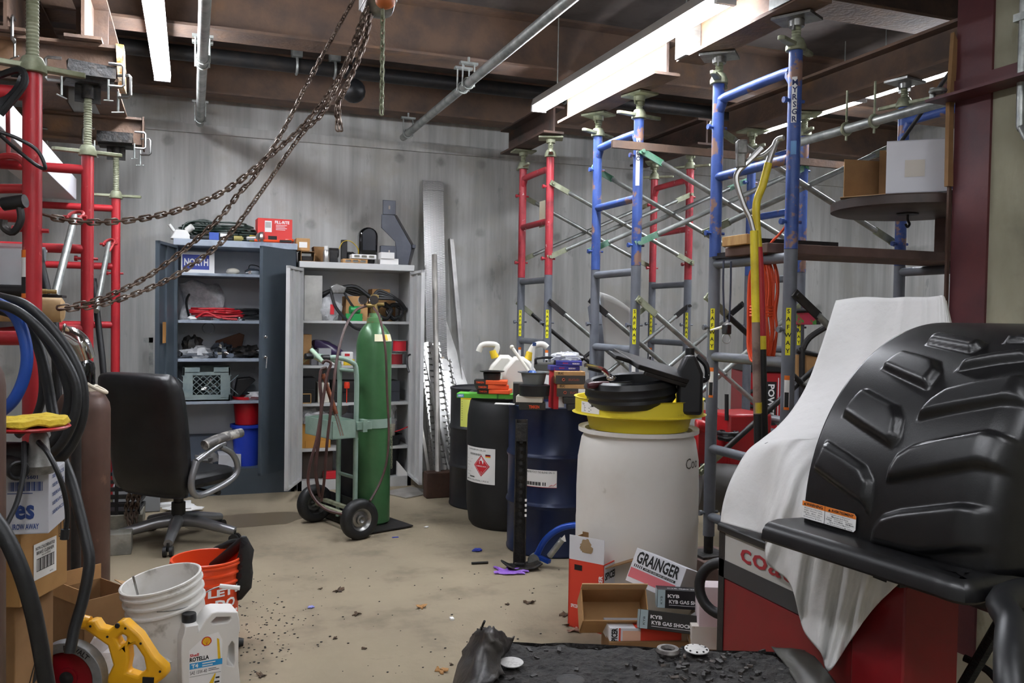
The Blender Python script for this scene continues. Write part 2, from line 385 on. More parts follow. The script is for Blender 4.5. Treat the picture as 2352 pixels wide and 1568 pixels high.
for i, y in enumerate(LY):
    t = frame('shoring_frame', LL[i], (-.505,y), (-1.725,y), .1, 2.19, (2.12,1.715,1.305,.45), REDP, LF)
    for x in (-.505,-1.725): MB().box((x-.09,y-.09,0), (x+.09,y+.09,.012)).rod((x,y,.012), (x,y,.16), .021, n=12).build('base_jack', GALVO, t)
    if i == 0:
        T = fr((-.505,y,1.63), (.6,-.8,0), (0,0,1))
        mb = MB()
        def onpost(mb, r, z0, z1, a0, a1):
            mb.lathe([(r,z0),(r,z1)], Tr(-.505,3.31,0), n=6, cap=False, a0=a0, a1=a1)
        A = R_(-168), R_(-118)
        mb.m = 0; onpost(mb, .0312, 1.44, 1.6, *A); mb.m = 1; onpost(mb, .0316, 1.575, 1.6, *A); onpost(mb, .0316, 1.44, 1.455, *A); mb.m = 2; onpost(mb, .0315, 1.455, 1.51, *A)
        mb.build('warning_sticker', [PAPER, mat('label_orange','#e8761e',.6), INK], t, label='orange black and white warning sticker')
JL = ['screw jack on top of the red frame nearest the hose coil', 'screw jack with a blackened clamp head under the middle rusty beam', 'screw jack with a blackened clamp head under the beam nearest the back wall']
for i, y in enumerate(LY):
    t, h = jack(-.505, y, 2.19, (2.62,2.55,2.55)[i], JL[i], 'jacks on the red frames', (.35,.25,.0)[i])
    mb = MB().lathe([(.03,h-.07),(.03,h+.02)], n=14).box((-.11,-.08,h), (.11,.08,h+.02)).box((-.06,-.005,h-.09),(.06,.005,h))
    mb.build('head_plate', GRIME, t, local=True)
    if i: MB().box((-.11,-.14,h+.015), (.11,-.09,h+.08)).jit(.012, 14, i).build('black_pad', GRIME, t, local=True, label='charred black block')
    for x in (-1.725,):
        t2, h2 = jack(x, y, 2.19, 2.57, ['screw jack on the far post of the red frame nearest the hose coil','screw jack on the far post of the middle red frame','screw jack on the far post of the red frame by the back wall'][i], 'jacks on the red frames')
        MB().box((-.11,-.08,h2), (.11,.08,h2+.02)).build('head_plate', GRIME, t2, local=True)
mb = ibeam(MB(), (-2.9,4.99,2.572), (-.36,4.99,2.572), .185, .15); o = mb.top('steel_beam', RUST, 'rusty beam with a ragged flame-cut end on the middle red frame', 'steel beam', 'rusty beams across the red frames', ang=0)
MB().box((-.365,4.91,2.56), (-.335,5.07,2.765)).jit(.022, 18, 3).build('cut_end', [mat('flame_cut_edge', '#b8a890', .6, .3, '#c88a3c', 14, .45, .6, .8, 40)], o, label='ragged bright cut edge')
ibeam(MB(), (-2.9,6.76,2.572), (-.34,6.76,2.572), .19, .15).box((-.335,6.68,2.55), (-.325,6.84,2.77)).top('steel_beam', RUST, 'rusty beam on the red frame nearest the back wall', 'steel beam', 'rusty beams across the red frames', ang=0)
ibeam(MB(), (-2.9,3.36,2.642), (-.62,3.36,2.642), .22, .16).top('steel_beam', RUSTD, 'dark beam end overhead above the hose coil', 'steel beam', 'rusty beams across the red frames', ang=0)
for k, x in enumerate((-.52, -.86)):
    mb = ibeam(MB(), (x,4.86,2.76), (x,7.1,2.76), .3, .17)
    for yy in (5.3, 6.2): mb.box((x-.08,yy,2.776), (x+.08,yy+.012,3.044))
    mb.top('steel_beam', RUST, ('rusty cross beam lying over the flame-cut beam, next to the double tube light','rusty cross beam lying over the flame-cut beam, behind its twin')[k], 'steel beam', 'rusty cross beams over the beam ends', ang=0)
for k, (x, y, z, a) in enumerate(((-.61,4.83,2.53,0),(-.40,4.83,2.53,math.pi),(-.36,4.9,2.49,2.6),(-.83,4.93,2.72,1.57),(-.63,6.58,2.53,0),(-.38,6.58,2.53,math.pi),(-.345,6.66,2.50,2.8),(-.93,6.68,2.52,.6))):
    cclamp(None, Tr(x,y,z) @ Rz(a), label=['clamp gripping the black pad of the middle jack on its post side','clamp gripping the black pad of the middle jack on its open side','clamp hanging under the flame-cut beam end','clamp on the top flange of the flame-cut beam','clamp on the black pad nearest the wall, post side','clamp on the black pad nearest the wall, open side','clamp at the very end of the beam by the back wall','clamp hanging under the beam by the back wall'][k])
# ---- the blue / gray / red tower
GU, GL_ = 'upper frames of the shoring tower', 'gray lower frames of the shoring tower'
rows = ((3.22,3.82), (4.66,5.22), (6.03,6.6))
nm = [('tall blue frame beside the yellow poles','tall blue frame half hidden by the oxide red column'), ('blue frame behind the yellow drum pan','blue frame in the back bay behind the cardboard box'), ('red frame with a paper tag by the back wall','red frame deepest in the back bay')]
TOWER = {}
for i, (a, b) in enumerate(rows):
    for j, x in enumerate((2.5, 3.7)):
        bm = BLUEP if i < 2 else REDW
        TOWER[i,j] = frame('shoring_frame', 'chipped '+nm[i][j] if i < 2 else 'worn '+nm[i][j], (x,a), (x,b), 1.727, 2.6, (2.52,2.13), bm, GU, bend=True)
        g = frame('shoring_frame', 'gray lower frame under the '+nm[i][j].split(' ',1)[1].replace('blue ','tall blue ' if i == 0 else 'blue '), (x,a), (x,b), .3, 1.725, (1.69,1.22,.75,.4), GRAYP, GL_)
        for y in (a, b): MB().rod((x,y,.21), (x,y,.36), .024, n=12).box((x-.08,y-.08,.2), (x+.08,y+.08,.212)).build('base_jack', GRIME, g)
        YL = mat('label_yellow', '#e6e01e', .5)
        def wrap(zc, h, y, aa, w, mats, m=0, r=.0312): mb.m = m; mb.lathe([(r,zc-h/2),(r,zc+h/2)], Tr(x,y,0), n=6, cap=False, a0=aa-w/2, a1=aa+w/2)
        aa = math.atan2(-a, -x)
        for y in ((a,b) if i != 1 else (a,)):
            mb = MB(); wrap(1.36, .21, y, aa-.1, .7, 0)
            mb.m = 1
            for k, ch in enumerate('SAFWAY'):
                c = V((x,y,1.45-k*.035)); d = V((math.cos(aa-.1), math.sin(aa-.1), 0))
                mb.text(ch, .019, fr(c+d*.0325, (-d.y,d.x,0), (0,0,1)), bold=.02)
            wrap(1.285, .03, y, aa-.1, .7, 1, r=.0313) if False else None
            mb.build('yellow_sticker', [YL, INK], g, label='yellow sticker with black lettering')
            mb = MB(); wrap(1.09, .15, y, aa-.1, .75, 0); mb.m = 1; wrap(1.155, .02, y, aa-.1, .75, 1, r=.0314) if False else None
            mb.m = 1; wrap(1.155, .02, y, aa-.1, .75, None, 1, .0314); wrap(1.055, .07, y, aa-.1, .6, None, 2, .0314); wrap(1.018, .012, y, aa-.1, .75, None, 1, .0316)
            mb.build('warning_sticker', [PAPER, MT.get('label_orange') or mat('label_orange','#e8761e',.6), INK], g, label='orange bordered warning sticker')
for y in (3.22, 4.66):
    d = V((-2.5, -y, 0)).normalized(); mb = MB(); aa = math.atan2(d.y, d.x)
    mb.lathe([(.0313,2.2),(.0313,2.48)] if y > 4 else [(.0313,2.28),(.0313,2.48)], Tr(2.5,y,0), n=6, cap=False, a0=aa-.45, a1=aa+.3); mb.m = 1
    for k, ch in enumerate('WACO' if y > 4 else 'MYRSGR'):
        mb.text(ch, .025, fr(V((2.5,y,2.455-k*.032))+d*.034, (-d.y,d.x,0), (0,0,1)), bold=.02)
    if y < 4: mb.m = 2; mb.lathe([(.0314,2.14),(.0314,2.2)], Tr(2.5,y,0), n=6, cap=False, a0=aa-.4, a1=aa+.4)
    mb.build('torn_label', [PAPER, mat('label_ink','#27335c',.7), mat('label_blue','#6c9cd0',.6)], TOWER[(0 if y < 4 else 1), 0], label='torn white vertical label')
# cribbing under the tower legs
cr = 0
for i, (a, b) in enumerate(rows):
    for x in (2.5, 3.7):
        mb = MB().box((x-.1,a-.16,.1), (x+.14,b+.16,.2)).box((x-.1,a-.1,.0), (x+.16,a+.1,.1)).box((x-.1,b-.1,0), (x+.16,b+.1,.1)).jit(.004,5,cr); cr += 1
        mb.top('timber_cribbing', PLANK, 'stacked timber blocks under the %s frame in the %s row of the tower' % (('aisle side','bay side')[x > 3], ('front','middle','wall side')[i]), 'timber', 'timber blocks under the tower', bevel=.004)
# jacks with loose forks
for i, (a, b) in enumerate(rows):
    for j, x in enumerate((2.5, 3.7)):
        for k, y in enumerate((a, b)):
            t, h = jack(x, y, 2.6, 2.735, 'screw jack, %s post, %s' % (('near','far')[k], nm[i][j]), 'jacks on the shoring tower', (.5,.2,1.2)[i]+j+k*.3, mt=GALVO)
            MB().lathe([(.034,h-.03),(.036,h)], n=14).box((-.036,-.004,h-.05),(.036,.004,h)).box((-.07,-.09,h), (.07,.09,h+.012)).build('fork_head', STEEL if i == 0 else GALVO, t, local=True)
# beams along the tower
for x, y0, y1, lab in ((2.45,3.03,4.02,'orange rusty beam with a pale end plate above the tall blue frame'), (2.45,4.25,5.6,'orange rusty beam above the blue frame behind the drum pan'), (2.47,5.9,6.85,'dark rusty beam on the red frame by the back wall'),
    (3.7,3.0,5.5,'rusty beam above the far side of the tower'), (3.7,5.8,6.9,'dark beam on the red frame deepest in the bay')):
    mb = ibeam(MB(), (x,y0,2.752), (x,y1,2.752), .2, .16)
    if y0 == 3.03: mb.m = 1; mb.box((x-.1,y1-.12,2.755), (x-.012,y1-.02,2.945)).box((x-.09,y0-.005,2.76),(x-.085,y0+.2,2.94))
    mb.top('steel_beam', [RUST if 'dark' not in lab else RUSTD, GALV], lab, 'steel beam', 'beams along the shoring tower', ang=0)
for x0, x1, y, z, lab in ((2.3,3.08,3.05,2.955,'short channel stub across the top of the tallest blue post'), (2.6,6.9,3.1,3.22,'dark beam crossing over the bay above the white carton'), (2.6,6.9,3.6,3.22,'second dark beam crossing over the bay')):
    ibeam(MB(), (x0,y,z), (x1,y,z), .22 if z > 3 else .1, .13).top('steel_beam', RUSTD, lab, 'steel beam', 'beams crossing the tower', ang=0)
# crossed braces: one pair is a thing
def brace(y, za, zb, x0, x1, mt, label, gr, dy=0, endm=None):
    t = thing('cross_brace', label, 'brace', ((x0+x1)/2, y, min(za,zb)), group=gr)
    for k, (p, q) in enumerate((((x0,y,za),(x1,y+dy,zb)), ((x0,y+.03,zb),(x1,y+dy+.03,za)))):
        p = V(p); q = V(q); d = (q-p).normalized()
        mb = MB().rod(p+d*.14, q-d*.14, .0155, n=10); mb.m = 1
        for a, e in ((p, 1), (q, -1)): mb.bar(a-d*.02*e, a+d*.15*e, .012, .038, up=(0,1,0) if False else (0,0,1)).rod(a+V((0,-.02,0)), a+V((0,.03,0)), .012, n=8)
        mb.build('brace_tube', [mt, endm or mt], t)
    c = V(((x0+x1)/2, y+dy/2, (za+zb)/2)); MB().rod(c+V((0,-.03,0)), c+V((0,.05,0)), .008, n=8).build('pivot', STEEL, t)
GREENE = mat('greenish_end', '#8fb4a0', .5, .4, '#5f9c7c', 9)
for i, (a, b) in enumerate(rows):
    for k, y in enumerate((a-.05, b+.05)):
        w = ('front','middle','wall side')[i]; e = ('near','far')[k]
        if (i,k) != (0,0): brace(y, 2.4, 1.86, 2.5, 3.7, GALV, 'galvanised crossed braces high in the %s row, on its %s posts' % (w, e), 'crossed braces between the tower frames', endm=GREENE if i == 1 else GALVO)
        brace(y, 1.52, .62, 2.5, 3.7, GALV if k == 0 or i == 1 else BLKS, 'crossed braces low in the %s row, on its %s posts' % (w, e), 'crossed braces between the tower frames', endm=BLKS if (i+k) % 2 == 0 else GALVO)
# tag on the red frame
MB().box((2.515,6.16,2.1), (2.519,6.27,2.30)).build('paper_tag', [mat('tag_paper','#e4dcc0',.8)], TOWER[2,0], label='cream paper tag')
# flat bar, boards, table top, boxes on the tower
MB().box((2.3,4.60,2.405), (4.25,4.625,2.45)).top('flat_bar', RUST, 'long brown flat steel bar lying across the blue frames', 'steel bar')
MB().box((2.45,3.32,1.717), (3.85,3.66,1.762)).jit(.004,4).top('plank', PLANK, 'wide weathered plank laid across the gray frames', 'plank', bevel=.004)
MB().box((2.5,3.5,1.764), (3.0,3.64,1.80)).top('steel_channel', BLKS, 'black steel channel lying on the plank', 'steel bar')
MB().box((2.42,3.44,1.764), (2.48,3.64,1.81)).top('wood_block', WOOD, 'pale wood block at the end of the plank', 'wood block', bevel=.002)
MB().bc((2.5,3.71,1.722), (.05,.2,.012)).bc((2.5,3.71,1.735),(.012,.2,.02)).top('steel_bracket', BLKS, 'small dark steel bracket resting on the gray ledger', 'bracket')
# galvanised rail under the lights in the bay
for z, y, x0, x1, lab in ((2.42,3.6,3.22,3.22,'galvanised pipe running past the tall blue post into the bay'),):
    t = thing('galvanised_pipe', lab, 'pipe', (x0,y,z), group='galvanised pipes')
    MB().rod((3.22,2.95,z), (3.22,4.15,z), .024, n=14).build('pipe', GALV, t)
    for k in (3.52,3.72): p = V((3.22,k,z)); MB().ring((0,0,0),.03,.008,Tr(*p) @ Rx(R_(90))).rod(p+V((0,0,-.06)), p+V((0,0,.2)), .006).build('beam_clamp', GALVO, t)
# ---- ceiling pipes
for x, y0, y1, z, lab, ks in ((.05,3.5,7.38,2.9,'galvanised pipe hung from the girders beside the chain hoist',(5.62,7.2,5.5)), (1.69,3.0,7.38,2.93,'galvanised pipe hung over the middle of the room',(5.62,7.2,5.5))):
    t = thing('galvanised_pipe', lab, 'pipe', (x,(y0+y1)/2,z), group='galvanised pipes')
    MB().rod((x,y0,z), (x,y1,z), .03, n=16).build('pipe', GALV, t)
    for y in ks:
        mb = MB().ring((0,0,0), .036, .006, Tr(x,y,z) @ Rx(R_(90)), n=20, k=6)
        for s in (-1, 1): mb.rod((x+s*.04,y,z-.02), (x+s*.04,y,z+.13), .005, n=6)
        mb.box((x-.06,y-.02,z+.12), (x+.06,y+.02,z+.135)).rod((x,y,z+.135), (x,y,3.1), .008, n=8)
        mb.build('beam_clamp', GALV, t)
t = thing('black_pipe', 'thick black pipe running along the ceiling over the cabinets', 'pipe', (2,6.7,3.25))
MB().rod((-.6,6.7,3.25), (4.6,6.7,3.25), .055, n=18).build('pipe', BLKS, t)
for x in (.72, 1.0, 2.9): MB().box((x-.035,6.62,3.3), (x+.035,6.78,CZ)).ring((0,0,0), .062, .01, Tr(x,6.7,3.25) @ Ry(R_(90))).build('hanger', GALV, t)
MB().sph((1.12,6.55,3.07),.09).rod((1.12,6.55,3.12),(1.12,6.55,CZ),.012).top('ball_lamp', BLK, 'black ball shaped lamp hanging below the black pipe', 'lamp')  # black ball lamp, not lit
struct('trim_12', MB().box((-.3,6.05,CZ-.03), (3.0,6.2,CZ-.001)), mat('pale_strip','#a8b4bc',.6))
# ---- chain hoist
def links(mb, pts, pitch, r, w=None):
    pts = smooth(pts, 14); d = [0]
    for i in range(1, len(pts)): d.append(d[-1]+(pts[i]-pts[i-1]).length)
    n = int(d[-1]/pitch); j = 0; up0 = None
    def P(s):
        s = max(0, min(d[-1], s)); k = 0
        while k < len(d)-2 and d[k+1] < s: k += 1
        t = (s-d[k])/max(1e-9, d[k+1]-d[k]); return pts[k].lerp(pts[k+1], t)
    L = pitch*1.5; W = w or pitch*.62
    for i in range(n):
        a = P(i*pitch); b = P((i+1)*pitch); t = (b-a).normalized(); u = V((0.35,.1,1)) if abs(t.z) < .9 else V((1,.3,0))
        sd = t.cross(u).normalized(); nn = t.cross(sd).normalized()
        if i % 2: sd, nn = nn, sd
        a_ = math.pi/4; s2 = sd*math.cos(a_)+nn*math.sin(a_) if False else sd
        c = (a+b)/2; vs = []; fs = []; K = 10; H = 5; hl = L/2-W/2
        n2 = t.cross(s2)
        for q in range(K):
            an = 2*math.pi*q/K+.3; cc = math.cos(an); ss = math.sin(an); o = t*((hl if cc > 0 else -hl)+W/2*cc)+s2*(W/2*ss); rad = (t*cc+s2*ss)
            for h in range(H): bb = 2*math.pi*h/H; vs.append(c+o+(rad*math.cos(bb)+n2*math.sin(bb))*r)
        for q in range(K):
            for h in range(H): fs.append((q*H+h, ((q+1)%K)*H+h, ((q+1)%K)*H+(h+1)%H, q*H+(h+1)%H))
        mb.add(vs, fs)
    return mb
HX = ad(868,-20,3.9)
t = thing('chain_hoist', 'chain hoist overhead with rusty chains draped to the red frames', 'hoist', tuple(HX))
MB().lathe([(.02,-.07),(.1,-.065),(.115,-.03),(.115,.03),(.1,.065),(.02,.07)], Tr(*HX) @ Ry(R_(90)), n=24).rod(HX+V((0,0,.1)), HX+V((0,0,.3)), .02).box(HX+V((-.07,-.09,-.07)), HX+V((.07,.09,.12))).build('body', STEEL, t, bevel=.006)
MB().rod(HX+V((0,0,.25)), V((HX.x,HX.y,3.11)), .016).box((HX.x-.09,HX.y-.05,3.085),(HX.x+.09,HX.y+.05,3.1)).build('hanger', STEEL, t)
MB().sph(tuple(ad(885,2,3.8)), (.045,.045,.035)).build('warning_badge', [mat('hoist_orange','#b0602c',.5)], t)
mb = links(MB(), [ad(879,25,3.8), ad(878,150,3.8), ad(876,275,3.8)], .028, .0042); mb.build('hanging_chain', GALVO, t, ang=60)
mb = MB()
for k in range(2):
    o = k*9
    links(mb, [ad(846+o,5,3.85), ad(825+o,90,3.8), ad(775+o*.6,185,3.75), ad(700+o*.3,285,3.65), ad(603,372,3.5), ad(513,440,3.4), ad(420,479,3.3), ad(330,501,3.2), ad(230,510,3.1), ad(150,505,3.02), ad(92,490,2.95)] if k == 0 else
        [ad(852,8,3.87), ad(838,95,3.84), ad(800,190,3.82), ad(778,240,3.82), ad(783,300,3.82)], .03, .0044)
links(mb, [ad(856,10,3.88), ad(834,110,3.86), ad(790,205,3.84), ad(774,240,3.83), ad(776,300,3.83)], .03, .0044)
mb.build('load_chain', CHAIN, t, ang=60)
mb = links(MB(), [ad(815,-5,3.8), ad(720,165,3.75), ad(650,300,3.65), ad(585,405,3.5), ad(552,440,3.45), ad(500,505,3.4), ad(415,580,3.3), ad(330,640,3.2), ad(240,683,3.1), ad(170,702,3.05), ad(118,708,3.0)], .028, .0036)
links(mb, [ad(840,20,3.83), ad(760,230,3.75), ad(690,312,3.65), ad(600,440,3.5), ad(520,545,3.4), ad(415,625,3.3), ad(330,667,3.2), ad(240,697,3.1), ad(170,708,3.05), ad(118,710,3.0)], .028, .0036)
mb.build('hand_chain', CHAIN, t, ang=60)
def pr(p):
    v = V(p)-CO; z = v.dot(fw); return 1176+FPX*v.dot(CR)/z, 784-FPX*v.dot(CU)/z
FX, FY = (1,0,0), (0,0,1)
def face(o, x=FX, y=FY): return fr(V(o), x, y)
# ---------------------------------------------------------------- cabinets
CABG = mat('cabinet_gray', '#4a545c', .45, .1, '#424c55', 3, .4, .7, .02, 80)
CABI = mat('cabinet_inside', '#eef1f6', .5, 0, '#dde2ea', 3, .5, .75, col3='#5c6068', sc3=40, lo3=.74, hi3=.78)
CABW = mat('cabinet_white', '#c9cac9', .4, .1, '#b9bbbb', 4, .5, .8, .02, 80)
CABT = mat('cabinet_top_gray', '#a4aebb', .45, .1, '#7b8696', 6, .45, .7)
def cabinet(label, x0, x1, y0, z1, shelves, mo, mi, mtop, ztoe=.06):
    t = thing('storage_cabinet', label, 'cabinet', ((x0+x1)/2, y0+.25, 0), group='steel storage cabinets'); y1 = y0+.5; th = .012
    mb = MB().box((x0,y0,0), (x0+th,y1,z1-.05)).box((x1-th,y0,0), (x1,y1,z1-.05)); 
    mb.box((x0,y0,0), (x0+.03,y0+.012,z1-.05)).box((x1-.03,y0,0), (x1,y0+.012,z1-.05)); mb.build('side_panel', mo, t, ang=0)
    MB().box((x0+th,y1-.012,.05), (x1-th,y1,z1-.05)).build('back_panel', mi, t, ang=0)
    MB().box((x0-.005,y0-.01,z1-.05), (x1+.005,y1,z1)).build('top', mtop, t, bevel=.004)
    MB().box((x0+th,y0,0), (x1-th,y0+.015,ztoe)).box((x0+th,y0+.015,ztoe-.012),(x1-th,y1-.012,ztoe)).build('base', mo, t)
    for z in shelves: MB().box((x0+th+.004,y0+.03,z-.022), (x1-th-.004,y1-.014,z)).build('shelf', mtop, t, bevel=.002)
    return t
def doorang(hx, hy, w, side, target):
    best = None
    for a in range(40, 150):
        r = R_(a); p = V((hx+side*w*math.cos(r), hy-w*math.sin(r), 1.2)); e = abs(pr(p)[0]-target)
        if best is None or e < best[0]: best = (e, a)
    return R_(best[1])
def door(t, hx, hy, w, side, z0, z1, target, mo, ribs, lo=70):
    a = doorang(hx, hy, w, side, target); d = V((side*math.cos(a), -math.sin(a), 0)); nrm = V((0,0,1)).cross(d)*side   # inward normal
    M = fr(V((hx,hy,z0)), d, nrm); s = M.to_3x3()
    mb = MB(M) ; h = z1-z0; zs = 1 if (s @ V((0,0,1))).z > 0 else -1
    def b(x0, x1, y0, y1, za, zb): mb.box((x0,y0,min(za*zs,zb*zs)), (x1,y1,max(za*zs,zb*zs)))
    b(0,w,-.006,0,0,h); b(0,.02,0,.022,0,h); b(w-.02,w,0,.022,0,h); b(0,w,0,.022,0,.02); b(0,w,0,.022,h-.02,h)
    for q in ribs: b(q*w-.02,q*w+.02,0,.014,.02,h-.02)
    o = mb.build('door', mo, t, ang=0)
    return o, M, zs
GX0, GX1, GY = -.13, .77, 7.02
gz = [ay(510,y,GY+.03).z for y in (628,736,824,921)]
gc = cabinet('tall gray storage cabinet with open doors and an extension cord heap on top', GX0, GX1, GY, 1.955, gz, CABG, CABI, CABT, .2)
d1, M, zs = door(gc, GX0+.01, GY-.005, .45, 1, .2, 1.9, 357, CABG, (.5,))
MB(M).rod((.0,.01,.0), (.0,.01,1.7*zs), .01, n=8).build('hinge', mat('brown_edge','#8a5c44',.6), d1, label='brown rusted hinge strip')
p = ax(368,775,ay(368,775,6.65).x); MB(M).box((.30,.0225,(.98)*zs-.09*.0), (.37,.025,(1.13)*zs)).build('note', mat('kraft_note','#a8763c',.8), d1, label='small brown paper note')
d2, M, zs = door(gc, GX1-.01, GY-.005, .45, -1, .2, 1.9, 600, CABG, (.5,))
for zz in (.88, 1.03):
    MB(M).lathe([(.014,0),(.014,.012),(.01,.02)], Tr(.42,-.006,zz*zs) @ Rx(R_(90)), n=12).box((.415,-.03,zz*zs-.006),(.43,-.02,zz*zs+.006)).build('lock', CHROME, d2)
MB(M).bar((.42,-.028,.88*zs), (.44,-.035,.80*zs), .006, .004).build('key', STEEL, d2)
WX0, WX1 = .795, 1.71
wz = [ay(820,y,GY+.03).z for y in (737,839,925,1027)]
wc = cabinet('white storage cabinet with open doors behind the green cylinder', WX0, WX1, GY, 1.82, wz, CABW, CABI, CABW, .08)
d3, M, zs = door(wc, WX0+.01, GY-.005, .44, 1, .09, 1.76, 658, CABW, (.3,.65))
d4, M, zs = door(wc, WX1-.01, GY-.005, .45, -1, .09, 1.76, 973, CABW, (.5,))
MB(M).lathe([(.014,0),(.014,.02)], Tr(.42,-.006,.9*zs) @ Rx(R_(90)), n=12).build('lock', CHROME, d4)
MB(M).tube([(.1,.03,1.0*zs),(.12,.06,.98*zs),(.14,.06,.9*zs),(.16,.05,.86*zs)], .008, n=6, sub=4).build('hook', BLK, d4)
MB().bc((1.62,6.72,.006), (.32,.3,.008), Tr(1.62,6.72,0) @ Rz(.5) @ Tr(-1.62,-6.72,0)).top('sheet_metal', ALUD, 'flat gray metal sheet on the floor in front of the white cabinet', 'metal sheet')
# generic boxes standing on something
def item(name, label, cat, m, x0, x1, yt, zb, Y, dep, group=None, bev=.003, rz=0, lid=None):
    a = ay(x0,yt,Y); b = ay(x1,yt,Y); w = b.x-a.x; h = max(.01, ay((x0+x1)/2,yt,Y).z-zb)
    o = MB().box((-w/2,0,0), (w/2,dep,h)).build(name, m, None, local=True, bevel=bev, ang=0); o.location = ((a.x+b.x)/2, Y, zb); o.rotation_euler = (0,0,rz)
    PW[o] = Tr((a.x+b.x)/2, Y, zb) @ Rz(rz); o['_d'] = (w, dep, h)
    return setp(o, label, cat, group)
def dims(o): return tuple(o['_d'])
def lump(c, r, a=.25, sc=9, seed=1, n=20, k=12):
    mb = MB().sph((0,0,0), (1,1,1), n, None, k)
    out = []
    for p in mb.v:
        d = 1+a*noise.noise(V((p.x*1.6+seed, p.y*1.6, p.z*1.6+seed))*sc/6)*1.6+a*.7*noise.noise(p*sc*.6+V((seed,0,0))); q = V((p.x*r[0], p.y*r[1], p.z*r[2]))*d; q.z = max(q.z, -r[2]*.85); out.append(q+V(c)+V((0,0,r[2]*.85)))
    mb.v = out; return mb
def coil(mb, c, R, r, n, T=None, jit=.02, sq=(1,1), seed=0, hz=.012):
    rnd = random.Random(seed); pts = []
    for i in range(n*14):
        a = 2*math.pi*i/14; k = i//14
        pts.append(V((c[0]+(R+rnd.uniform(-jit,jit))*math.cos(a)*sq[0], c[1]+(R+rnd.uniform(-jit,jit))*math.sin(a)*sq[1], c[2]+hz*k+rnd.uniform(0,.006))))
    if T is not None: pts = [T @ p for p in pts]
    return mb.tube(pts, r, n=7, sub=2)
# --- on top of the gray cabinet
zt = 1.956
CORDG = mat('dark_green_cord','#22332c',.5)
mb = MB(); coil(mb, (.2,7.25,zt+.01), .13, .007, 7, jit=.05, sq=(1.7,.9), seed=3, hz=.022); coil(mb, (.28,7.22,zt+.015), .09, .007, 6, jit=.06, sq=(2.2,1), seed=5, hz=.02)
for k in range(4): mb.ring((0,0,0), .07, .007, Tr(.02+.02*k,7.2+.01*k,zt+.085+.006*k) @ Rx(R_(75)), n=20, k=6, sc=(1.3,1))
o = mb.top('extension_cord', CORDG, 'dark green extension cord heap on the gray cabinet', 'extension cord')
MB().rod((.42,7.1,zt+.03), (.5,7.08,zt+.03), .025, .02).build('plug', YEL, o, label='yellow plug')
t = thing('cord_pack', 'flat black cord pack with a blue and white label under the green cord', 'cord', (.1,7.12,zt))
MB().box((-.12,-.06,0), (.2,.03,.035)).build('bundle', BLKR, t, local=True, bevel=.012); MB().box((.02,-.066,.004), (.09,-.061,.06)).build('label', mat('label_blue2','#3a56a8',.6), t, local=True); MB().box((.1,-.07,.03), (.15,-.061,.055)).build('tag', PAPER, t, local=True)
MB().rod((.3,7.06,zt+.022), (.36,7.055,zt+.022), .02).box((.355,7.05,zt+.012),(.37,7.06,zt+.032)).top('cable_plug', mat('khaki_plastic','#9a8f52',.6), 'khaki cable plug lying at the cabinet edge', 'plug')
t = thing('work_light', 'white angled lamp body on the corner of the gray cabinet', 'lamp', (-.09,7.12,zt))
MB().prism([(-.07,0),(.09,0),(.05,.07),(-.03,.07)], -.05, .05, Rx(R_(90))).build('body', WHT, t, local=True, bevel=.008); MB().rod((.05,0,.07), (.09,-.02,.1), .025).rod((-.04,0,.06),(-.075,0,.11),.012).build('knob', WHT, t, local=True)
o = item('carton', 'red carton with white lettering on the gray cabinet', 'box', mat('carton_red','#cf3a36',.6), 592, 672, 502, zt, 7.12, .16, rz=0.05)
w, dp, h = dims(o); mb = MB(); T = face((0,-.0015,0)); mb.m = 1; mb.text('FILL-RITE', h*.12, face((w*.2,-.001,h*.86)), w*.42, .03)
mb.m = 1
for k in range(4): mb.rect(w*.02, h*(.73-.06*k), w*(.34-.05*(k%2)), h*(.75-.06*k), T)
mb.m = 0; mb.rect(-w*.3, h*.45, -w*.1, h*.9, T); mb.m = 2
for k in range(9): mb.rect(-w*.28+k*w*.018, h*.62, -w*.272+k*w*.018, h*.85, T, .0005)
mb.rect(-w*.2, h*.05, w*.05, h*.3, T); mb.m = 1; mb.rect(w*.3, h*.08, w*.42, h*.2, T)
mb.build('printing', [PAPER, WINK, INK], o, local=True, ang=0)
MB().rod((.48,7.06,zt+.035),(.5,7.045,zt+.035),.035,.045).rod((.5,7.045,zt+.035),(.52,7.04,zt+.035),.045).rod((.4,7.1,zt+.03),(.48,7.06,zt+.03),.018).top('flashlight', ALU, 'silver headed flashlight beside the red carton', 'flashlight')
MB().tube([(.45,7.04,zt+.012),(.55,7.04,zt+.012),(.65,7.05,zt+.014),(.75,7.1,zt+.03)], .011, n=8, sub=4).top('orange_strap', ORNG, 'orange tool handle in front of the red carton', 'tool')
MB().bar((.64,7.03,zt+.012),(.73,7.03,zt+.014),.03,.02).top('utility_blade', BLKS, 'small dark blade tool hanging over the cabinet edge', 'tool', bevel=.003)
MB().tube([(.6,7.2,zt+.02),(.72,7.18,zt+.03),(.76,7.3,zt+.03),(.62,7.34,zt+.02)], .012, closed=True, n=8, sub=4).top('orange_loop', ORNG, 'orange cord loop behind the red carton', 'cord')
